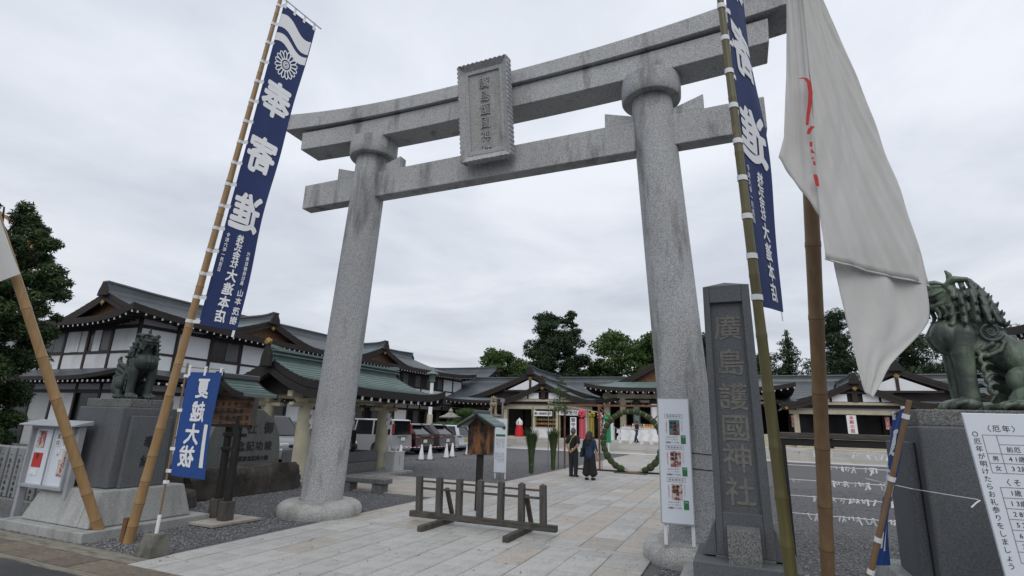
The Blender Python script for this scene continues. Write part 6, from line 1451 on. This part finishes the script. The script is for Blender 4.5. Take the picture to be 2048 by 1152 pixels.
# ------------------------------------------------------------------ grass ring, frame, streamers
RF = thing('timber_gateway', 'brown timber frame standing across the path around the grass ring', 'gateway', (0,13.6,0))
for x in (-1.33,1.38): MB().box(x-.035,x+.035,-.035,.035,0,2.56).build('post','timber_warm',RF)
MB().box(-2.9,1.75,-.035,.035,2.56,2.64).build('top_beam','timber_warm',RF); MB().box(-2.3,1.75,-.04,.04,0,.06).build('ground_beam','timber_brown',RF)
for s,x in ((1,-1.33),(-1,1.38)): MB().bar((x,0,2.55),(x+s*.62,0,1.92),.04,.05).build('brace','timber_warm',RF)
MB().box(-2.85,-2.79,-.03,.03,0,2.6).build('post','timber_warm',RF)
RI = thing('grass_ring', 'large green woven grass ring standing on the path', 'grass ring', (.03,13.5,0))
b = MB(); nseg = 30
for k in range(nseg):
    a0 = 2*PI*k/nseg; a1 = 2*PI*(k+1)/nseg; am = (a0+a1)/2
    if abs(am-1.5*PI) < .22: continue
    pts = []; rr = []
    for q in np.linspace(0,1,5):
        a = a0+(a1-a0)*q; pts.append((1.17*math.cos(a),0,1.20+1.17*math.sin(a))); rr.append((.085+.035*math.sin(PI*q))*(1+.12*math.sin(k*2.3)) * (1.15 if math.sin(a) < -.2 else 1.0))
    MB().tube(pts, rr, 12).build('grass_bundle','ring_grass',RI,smooth=True)
    c_ = (1.17*math.cos(a0),0,1.20+1.17*math.sin(a0)); t_ = (-math.sin(a0),0,math.cos(a0)); MB().tube([tuple(np.array(c_)-.012*np.array(t_)),tuple(np.array(c_)+.012*np.array(t_))],.092,10).build('binding','cream_paint',RI)
MB().tube([(1.17*math.cos(a),0,1.20+1.17*math.sin(a)) for a in np.linspace(1.5*PI-.26,1.5*PI+.26,7)],.05,10).build('bare_hoop','bamboo_tan',RI)
rg = np.random.default_rng(5); n = 2600; th = rg.uniform(0,2*PI,n); ph = rg.uniform(0,2*PI,n); keep = np.abs(th-1.5*PI) > .24; th, ph = th[keep], ph[keep]; n = len(th)
nrm = np.stack([np.cos(th)*np.cos(ph), np.sin(ph), np.sin(th)*np.cos(ph)],1); P0 = np.stack([1.17*np.cos(th),np.zeros(n),1.2+1.17*np.sin(th)],1)+nrm*.105
tg_ = np.stack([-np.sin(th),np.zeros(n),np.cos(th)],1); sd = np.cross(nrm,tg_); l = rg.uniform(.04,.11,n)[:,None]
V = np.stack([P0-sd*.004,P0+sd*.004,P0+tg_*l+nrm*.03],1).reshape(-1,3); kind(raw('grass_tips',V,np.arange(n*3).reshape(-1,3),'grass_blade',RI),'stuff')
for k,x in enumerate((-.78,-.22,.33)):
    pass
MT = piece('ground_mat', -.62,.62,12.95,13.75,.004,.02,'mat_grey',None); tag(MT,'dark grey mat lying under the grass ring','mat')
def paper_zigzag(label, loc, s=1.0, rz=0):
    b = MB(); w = .07*s
    for k in range(4): b.add([(-w+(k%2)*.07*s,0,-.14*k*s),(w+(k%2)*.07*s,0,-.14*k*s),(w+(k%2)*.07*s-.03*s,.02,-.14*k*s-.16*s),(-w+(k%2)*.07*s-.03*s,.02,-.14*k*s-.16*s)],[(0,1,2,3)])
    q = b.build('paper_streamer','print_white',None,fix=False); q.location = loc; q.rotation_euler = (0,0,rz); tag(q,label,'streamer','paper streamers hanging in the ring'); return q
for i,x in enumerate((-.50,-.08,.36,.74)): paper_zigzag(('zigzag white paper streamer leftmost inside the grass ring','zigzag white paper streamer second from left inside the ring','zigzag white paper streamer third from left inside the ring','zigzag white paper streamer rightmost inside the grass ring')[i], (x,13.5,1.66), .95)
RP = thing('ring_rope', 'thin rope of the paper streamers strung across the ring', 'rope', (0,13.5,1.7)); MB().tube([(-1.0,0,.03),(-.4,0,-.03),(.1,0,-.05),(.9,0,.02)],.008,6).build('cord','cream_paint',RP)
def grass_post(label, loc, h, seed, tall):
    T = thing('grass_sheaf', label, 'grass sheaf', loc, 0, 'grass sheaves beside the ring'); rg = np.random.default_rng(seed)
    MB().tube([(0,0,0),(.0,0,2.0),(.03,0,tall)], [.03,.026,.012], 8).build('bamboo_core','bamboo_green',T)
    n = 2600; th = rg.uniform(0,6.28,n); r0 = rg.uniform(.02,.09,n); z0 = rg.uniform(0,.62,n)*h; l = rg.uniform(.4,.95,n)
    z1 = np.minimum(z0+l, h*rg.uniform(.85,1.25,n)); fl = np.clip((z1/h-.55),0,1); spread = .02+.48*fl**1.1*rg.uniform(.1,1.6,n)
    A_ = np.stack([r0*np.cos(th),r0*np.sin(th),z0],1); M_ = np.stack([(r0+.35*spread)*np.cos(th),(r0+.35*spread)*np.sin(th),z0*.35+z1*.65],1); B_ = np.stack([(r0+spread)*np.cos(th),(r0+spread)*np.sin(th),z1-.10*fl*rg.random(n)],1); sd = np.stack([-np.sin(th),np.cos(th),np.zeros(n)],1)*.008
    Vq = np.stack([A_-sd,A_+sd,M_+sd,M_-sd,B_],1).reshape(-1,3); i0 = np.arange(n)*5
    Fq = np.concatenate([np.stack([i0,i0+1,i0+2],1),np.stack([i0,i0+2,i0+3],1),np.stack([i0+3,i0+2,i0+4],1)])
    kind(raw('grass_blades', Vq, Fq,'grass_blade',T),'stuff')
    b = MB(); b.tube([(0,0,.0),(0,0,.25*h),(0,0,.55*h),(0,0,.75*h)],[.065,.07,.08,.03],10); b.build('sheaf_core','grass_dry',T)
    for z in (.22,.6): MB().tube([(0,0,z*h-.012),(0,0,z*h+.012)],.112 if z > .5 else .092,10).build('binding','cream_paint',T)
    return T
grass_post('green grass sheaf tied to a post, the nearer left one', (-3.17,10.6,0), 1.45, 1, 2.4); grass_post('green grass sheaf tied to a post, the farther one beside the man', (-3.06,12.8,0), 1.5, 2, 2.6)
BT = thing('bamboo_branch', 'tall thin bamboo with sparse leaves above the grass sheaves', 'bamboo', (-3.0,13.3,0)); MB().tube([(0,0,0),(0,0,2.2),(.05,0,3.7)],[.025,.02,.006],8).build('stem','bamboo_green',BT)
V,F = leaves([(0,0,2.7),(.05,0,3.2),(-.1,0,2.4),(.15,0,2.45),(.1,0,3.6)],[(.55,.4,.28),(.4,.3,.25),(.55,.4,.2),(.6,.4,.2),(.2,.2,.2)],420,.085,77,shell=.2,asp=.18); raw('leaves',V,F,'leaf_garden',BT)
RL = thing('streamer_rail', 'thin steel rail carrying the festival streamers', 'rail', (-2.2,14.3,0))
MB().tube([(-1.65,0,2.72),(.85,0,2.30)],.018,8).build('rail','steel',RL)
for x,z in ((-1.6,2.7),(.20,2.42),(.80,2.31)): MB().tube([(x,0,0),(x,0,z)],.018,8).build('upright','steel',RL)
def kusudama(mat, label, x, ztop, s, tail):
    T = thing('festival_streamer', label, 'streamer', (x,14.2,ztop), 0, 'festival streamers on the rail'); rg = random.Random(int(x*100))
    for k in range(16):
        a = rg.uniform(0,6.28); u = rg.uniform(-1,1); d = math.sqrt(1-u*u); c = (d*math.cos(a)*.11*s,d*math.sin(a)*.11*s,-.20*s+u*.15*s)
        MB().ball(c,(.075*s,.075*s,.05*s),8,5,(rg.uniform(0,90),rg.uniform(0,90),0)).build('paper_flower',mat,T)
    MB().tube([(0,0,.04),(0,0,.0)],.008,6).build('hanger','steel',T)
    for k in range(9):
        a = 2*PI*k/9; r_ = .11*s; w = .035*s; p = lambda z,rr: (rr*math.cos(a),rr*math.sin(a),z); t_ = np.array((-math.sin(a),math.cos(a),0))*w
        q = np.array([[np.array(p(-.36*s-tail*j/5, r_*(1+.12*j/5)))-t_, np.array(p(-.36*s-tail*j/5, r_*(1+.12*j/5)))+t_] for j in range(6)]); MB().grid(q).build('tail_strip',mat,T)
kusudama('pink_paper','pink festival streamer leftmost on the rail above the man', -2.22,2.46,1.15,.85); kusudama('yellow_paper','yellow green festival streamer second on the rail', -1.80,2.40,.85,.80); kusudama('rose_paper','rose red festival streamer third on the rail', -1.42,2.34,.80,.75); kusudama('green_paper','mint green festival streamer rightmost on the rail', -1.10,2.30,1.0,.85)
# ------------------------------------------------------------------ people
def hand(b, wrist, d, side, s=1.0, curl=.5):
    """palm and five unequal bent fingers from the wrist along d; side: direction of the thumb"""
    w = Vector(wrist); d = Vector(d).normalized(); sd = Vector(side).normalized(); nrm = d.cross(sd).normalized()
    p1 = w+d*.085*s; b.limb([tuple(w),tuple(w+d*.045*s),tuple(p1)],[.026*s,.034*s,.032*s],8)
    for k,(l,o) in enumerate(((.062,-.030),(.072,-.010),(.066,.011),(.050,.030))):
        a = p1-sd*o*s; m = a+(d*.6+nrm*curl*.4).normalized()*l*.55*s; e_ = m+(d*.35+nrm*curl).normalized()*l*.5*s; b.limb([tuple(a),tuple(m),tuple(e_)],[.0095*s,.009*s,.0075*s],6)
    t0 = w+d*.02*s+sd*.022*s; t1 = t0+(d*.5+sd*.8).normalized()*.04*s; t2 = t1+(d*.9+sd*.2).normalized()*.03*s; b.limb([tuple(t0),tuple(t1),tuple(t2)],[.014*s,.011*s,.009*s],6)
def face(b, c, fwd, s=1.0):
    """skull with jaw, nose, brow, lips and ears looking along fwd (horizontal unit vector)"""
    f = Vector(fwd); sd = f.cross(Vector((0,0,1))); c = Vector(c); q = lambda a,b_,z: tuple(c+f*a*s+sd*b_*s+Vector((0,0,z*s)))
    b.ball(q(-.01,0,.02),(.082*s,.078*s,.105*s),14,10); b.ball(q(.025,0,-.05),(.055*s,.055*s,.062*s),12,8)
    b.limb([q(.085,0,.01),q(.102,0,-.022)],[.010*s,.014*s],8); b.limb([q(.072,-.03,.028),q(.080,0,.030),q(.072,.03,.028)],[.010*s]*3,6); b.limb([q(.074,-.018,-.055),q(.080,0,-.055),q(.074,.018,-.055)],[.008*s]*3,6)
    for e in (-1,1): b.ball(q(-.005,.080*e,-.01),(.018*s,.010*s,.030*s),8,6); b.ball(q(.070,.030*e,.008),(.010*s,.012*s,.008*s),6,5)
# man seen from behind, turned a little to the right, hands clasped behind his back
MN = thing('person', 'person in black T-shirt and dark trousers with a lime bag strap, hands behind back', 'person', (-1.42,10.15,0), R(-18))
b = MB()   # looks along +y
for s in (-1,1):
    b.limb([(s*.085,0,.86),(s*.095,.015,.48),(s*.095,-.005,.10)],[.085,.058,.042],12); b.limb([(s*.095,-.03,.045),(s*.10,.12,.035)],[.042,.036],8)
b.limb([(0,0,.88),(0,.0,1.08),(0,-.01,1.28)],[.135,.13,.145],14); b.limb([(-.15,-.01,1.34),(.15,-.01,1.34)],[.065,.065],10); b.limb([(0,0,1.36),(0,.01,1.46)],[.058,.052],10)
b.limb([(-.19,-.01,1.34),(-.25,-.06,1.09),(-.10,-.15,.92)],[.055,.043,.032],10); b.limb([(.19,-.01,1.34),(.24,-.08,1.09),(.06,-.16,.88)],[.055,.043,.032],10)
hand(b,(-.10,-.15,.92),(.85,-.12,-.45),(0,-.3,1),.95,.7); hand(b,(.06,-.16,.88),(-.8,-.1,-.45),(0,-.3,1),.95,.7)
face(b,(0,.025,1.54),(0,1,0)); sculpt('body',b,.009,'skin_tan',MN,2)
b = MB()
b.limb([(0,0,.90),(0,0,1.08),(0,-.012,1.28)],[.150,.147,.158],16); b.limb([(-.155,-.01,1.34),(.155,-.01,1.34)],[.082,.082],12); b.ball((0,0,.90),(.165,.13,.06),14,8)
for s in (-1,1): b.limb([(s*.19,-.01,1.335),(s*.232,-.045,1.18)],[.078,.074],12)
sculpt('t_shirt',b,.010,'shirt_black',MN,2)
b = MB()
for s in (-1,1): b.limb([(s*.085,0,.88),(s*.098,.012,.48),(s*.098,-.005,.08)],[.105,.085,.068],12)
b.ball((0,0,.90),(.165,.125,.10),14,8); sculpt('trousers',b,.010,'trousers_dark',MN,2)
b = MB()
for s in (-1,1): b.limb([(s*.10,-.055,.05),(s*.103,.06,.045),(s*.105,.155,.035)],[.048,.048,.036],10)
sculpt('shoes',b,.008,'trousers_dark',MN,1)
b = MB(); 
for s in (-1,1): b.box(s*.103-.046,s*.103+.046,-.10,.19,.0,.022)
b.build('soles','print_white',MN,bevel=.01)['kind'] = 'stuff'
b = MB(); b.ball((0,.005,1.575),(.092,.092,.098),14,10); b.ball((0,-.03,1.535),(.085,.07,.08),12,8); sculpt('hair',b,.010,'hair_grey',MN,2)
b = MB(); b.tube([(.10,-.05,1.42),(.06,-.165,1.34),(-.03,-.168,1.18),(-.12,-.155,1.02),(-.17,-.06,.93),(-.19,.05,.92)],.011,8).build('bag_strap','strap_lime',MN); b = MB(); b.tube([(.06,-.168,.93),(.10,-.16,.95)],.040,10).build('wrist_watch','cream_paint',MN)
# woman seen from behind, long hair, denim shirt, wide black trousers, bag on the left
WO_ = thing('person', 'person with long dark hair in denim shirt and wide black trousers with shoulder bag', 'person', (-.70,9.65,0), R(-12))
b = MB()
for s in (-1,1):
    b.limb([(s*.08,0,.82),(s*.09,.01,.44),(s*.09,-.01+.02*s,.09)],[.085,.052,.036],12); b.limb([(s*.09,-.04+.05*s,.045),(s*.10,.09+.05*s,.03)],[.036,.03],8)
b.limb([(0,0,.84),(0,0,1.02),(0,-.01,1.20)],[.125,.115,.13],14); b.limb([(-.13,-.01,1.26),(.13,-.01,1.26)],[.058,.058],10); b.limb([(0,0,1.28),(0,.01,1.37)],[.05,.045],10)
b.limb([(-.17,-.01,1.25),(-.22,.02,1.02),(-.20,.14,.86)],[.05,.04,.03],10); b.limb([(.17,-.01,1.25),(.23,-.02,1.00),(.28,.03,.80)],[.05,.04,.03],10)
hand(b,(.28,.03,.80),(.15,.1,-1),(.1,1,0),.9,.4); hand(b,(-.20,.14,.86),(.2,.8,-.5),(.6,0,.6),.9,.7)
face(b,(-.005,.03,1.455),(-.2,.98,0),.97); sculpt('body',b,.009,'skin',WO_,2)
b = MB(); b.limb([(0,0,.78),(0,0,.98),(0,-.012,1.20)],[.165,.150,.150],16); b.limb([(-.135,-.01,1.26),(.135,-.01,1.26)],[.075,.075],12); b.ball((0,0,.76),(.185,.14,.05),14,8)
for s in (-1,1): b.limb([(s*.17,-.01,1.25),(s*.225,.0,1.02),(s*.238,.02,.94)],[.070,.062,.060],12)
sculpt('denim_shirt',b,.010,'shirt_denim',WO_,2)
b = MB()
for s in (-1,1): b.limb([(s*.08,0,.80),(s*.105,.0,.45),(s*.125,.0,.24)],[.11,.125,.14],14); b.tube([(s*.118,0,.26),(s*.128,0,.18)],[.145,.155],14)
b.ball((0,0,.80),(.165,.13,.12),14,8); sculpt('wide_trousers',b,.011,'shirt_black',WO_,2)
b = MB()
for s in (-1,1): b.limb([(s*.09,-.065+.05*s,.045),(s*.095,.03+.05*s,.04),(s*.10,.11+.05*s,.03)],[.042,.042,.033],10)
sculpt('shoes',b,.008,'trousers_dark',WO_,1)
b = MB(); b.ball((0,.0,1.49),(.105,.105,.10),14,10); b.limb([(0,-.04,1.46),(0,-.10,1.30),(0,-.125,1.18)],[.105,.115,.09],14); b.limb([(-.075,-.03,1.40),(-.09,-.06,1.22)],[.06,.05],10); b.limb([(.075,-.03,1.40),(.09,-.06,1.22)],[.06,.05],10); sculpt('hair',b,.011,'hair_brown',WO_,2)
b = MB(); b.hexa([(-.32,-.14,.72),(-.20,-.18,.72),(-.18,.12,.74),(-.30,.14,.74)],[(-.30,-.10,1.02),(-.19,-.13,1.02),(-.17,.08,1.06),(-.28,.10,1.06)]); b.build('shoulder_bag','shirt_black',WO_,bevel=.03,seg=2); MB().tube([(-.24,-.10,1.0),(-.17,-.10,1.28),(-.14,0,1.335),(-.20,.07,1.05)],.013,8).build('bag_strap','shirt_black',WO_)
# man walking on the steps
WK = thing('person', 'person in black shirt and jeans walking down the steps beyond the ring', 'person', (-2.78,30.9,.56), R(95))
b = MB()  # looks along +y of his own frame
b.limb([(-.08,0,.86),(-.09,.12,.50),(-.09,-.02,.22)],[.085,.06,.042],12); b.limb([(-.09,-.05,.20),(-.09,.08,.16)],[.04,.034],8); b.limb([(.08,0,.86),(.09,.14,.46),(.09,.22,.06)],[.085,.06,.042],12); b.limb([(.09,.20,.04),(.09,.33,.035)],[.042,.034],8)
b.limb([(0,0,.88),(0,.02,1.08),(0,.03,1.28)],[.13,.125,.14],14); b.limb([(-.15,.03,1.34),(.15,.03,1.34)],[.062,.062],10); b.limb([(0,.04,1.36),(0,.05,1.46)],[.055,.05],10)
b.limb([(-.19,.03,1.33),(-.23,.10,1.08),(-.18,.30,1.02)],[.053,.042,.032],10); b.limb([(.19,.03,1.33),(.25,-.06,1.08),(.20,.12,.96)],[.053,.042,.032],10); hand(b,(-.18,.30,1.02),(0,1,0),(.6,0,.6),.9,.6); hand(b,(.20,.12,.96),(0,.9,-.2),(-.6,0,.6),.9,.6)
face(b,(0,.065,1.54),(0,1,0)); sculpt('body',b,.010,'skin_tan',WK,2)
b = MB(); b.limb([(0,0,.90),(0,.02,1.08),(0,.03,1.28)],[.147,.143,.152],14); b.limb([(-.155,.03,1.34),(.155,.03,1.34)],[.08,.08],12)
for s,y in ((-1,.07),(1,-.02)): b.limb([(s*.19,.03,1.33),(s*.222,y,1.16)],[.075,.07],10)
sculpt('shirt',b,.011,'shirt_black',WK,2)
b = MB(); b.limb([(-.08,0,.88),(-.09,.12,.50),(-.09,-.02,.24)],[.10,.08,.062],12); b.limb([(.08,0,.88),(.09,.14,.46),(.09,.22,.10)],[.10,.08,.062],12); b.ball((0,0,.90),(.155,.12,.09),12,8); sculpt('jeans',b,.011,'jeans',WK,2)
b = MB(); b.ball((0,.05,1.575),(.09,.095,.095),12,8); b.ball((0,.01,1.54),(.085,.07,.08),12,8); sculpt('hair',b,.011,'hair',WK,2)
b = MB(); b.limb([(-.09,-.07,.20),(-.09,.09,.155)],[.045,.038],8); b.limb([(.09,.17,.045),(.09,.34,.04)],[.047,.038],8); sculpt('shoes',b,.010,'trousers_dark',WK,1)
# ------------------------------------------------------------------ signs and counters on the terrace
TS = thing('festival_notice', 'tall white notice with small print beside the grass sheaves', 'sign board', (-3.28,8.0,0))
MB().box(-.21,.21,-.02,.02,.20,1.90).build('panel','board_white',TS,bevel=.004)
for x in (-.18,.18): MB().box(x-.02,x+.02,.02,.05,0,1.85).build('leg','white_paint',TS)
MB().tube([(0,.06,0),(0,.06,2.55)],.03,8).build('pole','steel',TS); MB().box(-.07,.07,.03,.09,2.44,2.56).build('pole_cap','steel',TS)
MB().box(-.17,.17,-.026,-.021,1.33,1.40).build('green_strip','ink_green',TS)
lettering('notice_text', [(c, .13-.055*i, 1.24-.052*j, .042, 1) for i,col in enumerate(('夏越の大祓式','茅の輪くぐり','六月三十日','午後三時より','半年の穢れを','祓い清める')) for j,c in enumerate(col)] + [(c, .13-.055*i, .80-.052*j, .042, 1) for i,col in enumerate(('作法は左回り','右回り左回り','八の字に三度','唱え詞を奏し','お進み下さい','廣島護國')) for j,c in enumerate(col)], 'ink', TS, lambda P: np.c_[P[:,0], np.full(len(P),-.023), P[:,1]])
b = MB()
for cx,cz,r_ in ((0.02,1.70,.10),(.12,1.60,.055)): b.tube([(cx+r_*math.cos(a),-.024,cz+r_*.8*math.sin(a)) for a in np.linspace(0,2*PI,25)],.006,5)
b.build('ring_drawing','ink_grey',TS)['kind'] = 'stuff'
SS = thing('step_sign', 'small white sign on a white stick at the foot of the steps', 'sign', (-4.35,28.6,0)); MB().box(-.04,.04,-.03,.03,0,1.2).build('stick','white_paint',SS); MB().box(-.34,.34,-.05,-.03,1.1,2.0).build('panel','board_white',SS); lettering('sign_text', vtext('順路', .0, 1.75, .28), 'ink', SS, lambda P: np.c_[P[:,0], np.full(len(P),-.053), P[:,1]])
def wide_sign(label, x0,x1,y,z0,z1, text, sz, col='ink', vert=False):
    T = thing('hanging_sign', label, 'sign', ((x0+x1)/2,y,z0), 0, 'signs on the shrine buildings'); w = (x1-x0)/2; h = z1-z0
    MB().box(-w,w,-.03,.03,0,h).build('panel','plaster_white',T); pf_ = lambda P: np.c_[P[:,0], np.full(len(P),-.034), P[:,1]]
    lettering('sign_text', vtext(text, 0, h-sz*.6, sz, sz*1.05) if vert else htext(text, 0, h/2, sz, min(sz*1.08, 2*w*.94/len(text))), col, T, pf_, bold=.02); return T
wide_sign('white sign for votive plaques left under the porch', -11.85,-10.25,33.8,2.45,2.85,'願い絵馬授与所',.23); wide_sign('white sign for prayer reception right under the porch', -9.75,-7.85,33.8,2.55,2.98,'祈願受付',.34)
wide_sign('narrow upright white sign behind the pink streamer', -8.55,-8.05,33.4,.72,2.4,'御守受付',.36,'ink',True); wide_sign('upright white sign with red writing under the right porch', 10.72,11.28,33.7,1.75,2.95,'本殿の庭',.27,'ink_red',True)
EM = thing('votive_rack', 'dark rack of small wooden votive plaques under the left porch', 'rack', (-11.0,34.5,.72)); MB().box(-.95,.95,.02,.08,.25,1.75).build('back_board','timber_black',EM)
for i in range(9):
    for j in range(4):
        b = MB(); x = -.80+.2*i; z = .38+.33*j; b.ext([(x-.085,z),(x+.085,z),(x+.085,z+.12),(x,z+.18),(x-.085,z+.12)],'y',-.04-.02*((i*7+j)%3),-.01); b.build('plaque','ema_wood',EM)
for x in (-1.0,1.0): MB().box(x-.05,x+.05,-.02,.08,0,1.85).build('post','timber_brown',EM)
def counter(label, x0,x1,y,h,goods=True,seed=1):
    T = thing('white_counter', label, 'counter', ((x0+x1)/2,y,.72), 0, 'white counters on the terrace'); w = (x1-x0)/2; MB().box(-w,w,-.35,.35,0,h).build('cloth_front','plaster_white',T,bevel=.02); MB().box(-w-.03,w+.03,-.38,.38,h,h+.04).build('counter_top','white_paint',T)
    if goods:
        rg = random.Random(seed); x = x0+.1; k = 0
        while x < x1-.8 and k < 9:
            ww = rg.uniform(.6,.95); hh = rg.uniform(.12,.34); B0 = thing('charm_tray', f'tray of charms, number {k+1} from the left on the white counter', 'tray', (x+ww/2,y,.72+h+.04), 0, 'trays of charms on the counter'); k += 1
            names = ['first','second','third','fourth','fifth','sixth','seventh','eighth','ninth']; B0['label'] = f'{names[k-1]} tray of charms from the left on the long white counter'
            m = rg.choice(['paving_pink','board_white','ema_wood','car_white','cream_paint']); b = MB(); b.hexa([(-ww/2,-.28,0),(ww/2,-.28,0),(ww/2,.28,0),(-ww/2,.28,0)],[(-ww/2,-.28,.08),(ww/2,-.28,.08),(ww/2,.28,hh),(-ww/2,.28,hh)]); b.build('tray',m,B0)
            for q in range(5): xx = -ww/2+ww*(q+.5)/5; MB().box(xx-.03,xx+.03,-.18,.12,.10+hh*.3,.13+hh*.55).build('charm',rg.choice(['ink_red','print_white','ink_teal','gold','pink_paper']),B0)
            x += ww+.08
    return T
counter('long white counter of charms inside the ring', -4.6,1.6,34.2,.95,True,4); counter('white counter under the prayer reception sign', -11.9,-10.1,33.6,.75,False); 
WB2 = thing('white_cabinet', 'white cabinet with a pale display box left inside the ring', 'cabinet', (-5.55,34.0,.72)); MB().box(-.42,.42,-.3,.3,0,1.05).build('cabinet','plaster_white',WB2,bevel=.02); MB().box(-.38,.38,-.25,.25,1.05,1.62).build('display_box','cream_paint',WB2,bevel=.04)
RD = thing('red_robed_stand', 'stand draped in white over a red skirt left of the porch', 'costume stand', (-13.0,33.4,.72))
MB().lathe([(.36,0),(.34,.55),(.26,.85),(.24,.95)],(0,0,0),18).build('red_skirt','red_cloth',RD,smooth=True); MB().lathe([(.27,.95),(.29,1.15),(.22,1.32),(.10,1.42),(.03,1.52),(0,1.53)],(0,0,0),18).build('white_top','print_white',RD,smooth=True); MB().box(-.03,.03,-.30,-.26,1.0,1.28).build('dark_tie','ink',RD)
for i,(x,m,h_) in enumerate(((-3.55,'green_paper',1.9),(-2.15,'plaster_white',2.0))):
    T = thing('hanging_cylinder', ('tall pale green hanging banner tube above the counter','tall white hanging banner tube above the counter')[i], 'banner', (x,35.3,1.6)); MB().lathe([(.28,.2),(.28,h_)],(0,0,0),14).build('tube','copper_green' if i == 0 else 'plaster_white',T,smooth=True); MB().ball((0,0,h_+.18),(.36,.36,.22),12,8).build('top_ball','timber_black',T)
for i,x in enumerate((7.6,9.3,13.2,14.0)):
    b = MB(); b.ball((0,0,0),(.16,.16,.10),8,6); b.box(-.12,.12,-.03,.03,-.75,-.05); q = b.build('hanging_ornament','rose_paper',None); q.location = (x,34.6,2.85); tag(q, ('paper ornament leftmost under the right porch','paper ornament second from left under the right porch','paper ornament third under the right porch','paper ornament rightmost under the right porch')[i],'ornament','paper ornaments under the right porch')
for i,(x0,x1) in enumerate(((5.0,9.6),(9.9,14.6))):
    q = piece('low_wall', x0,x1,34.4,34.6,.72,1.55,'cream_paint',None); tag(q, ('low cream wall panel left under the right porch','low cream wall panel right under the right porch')[i], 'wall', 'low cream walls under the right porch')
bpy.data.objects.remove(_fo); bpy.data.curves.remove(_fc)
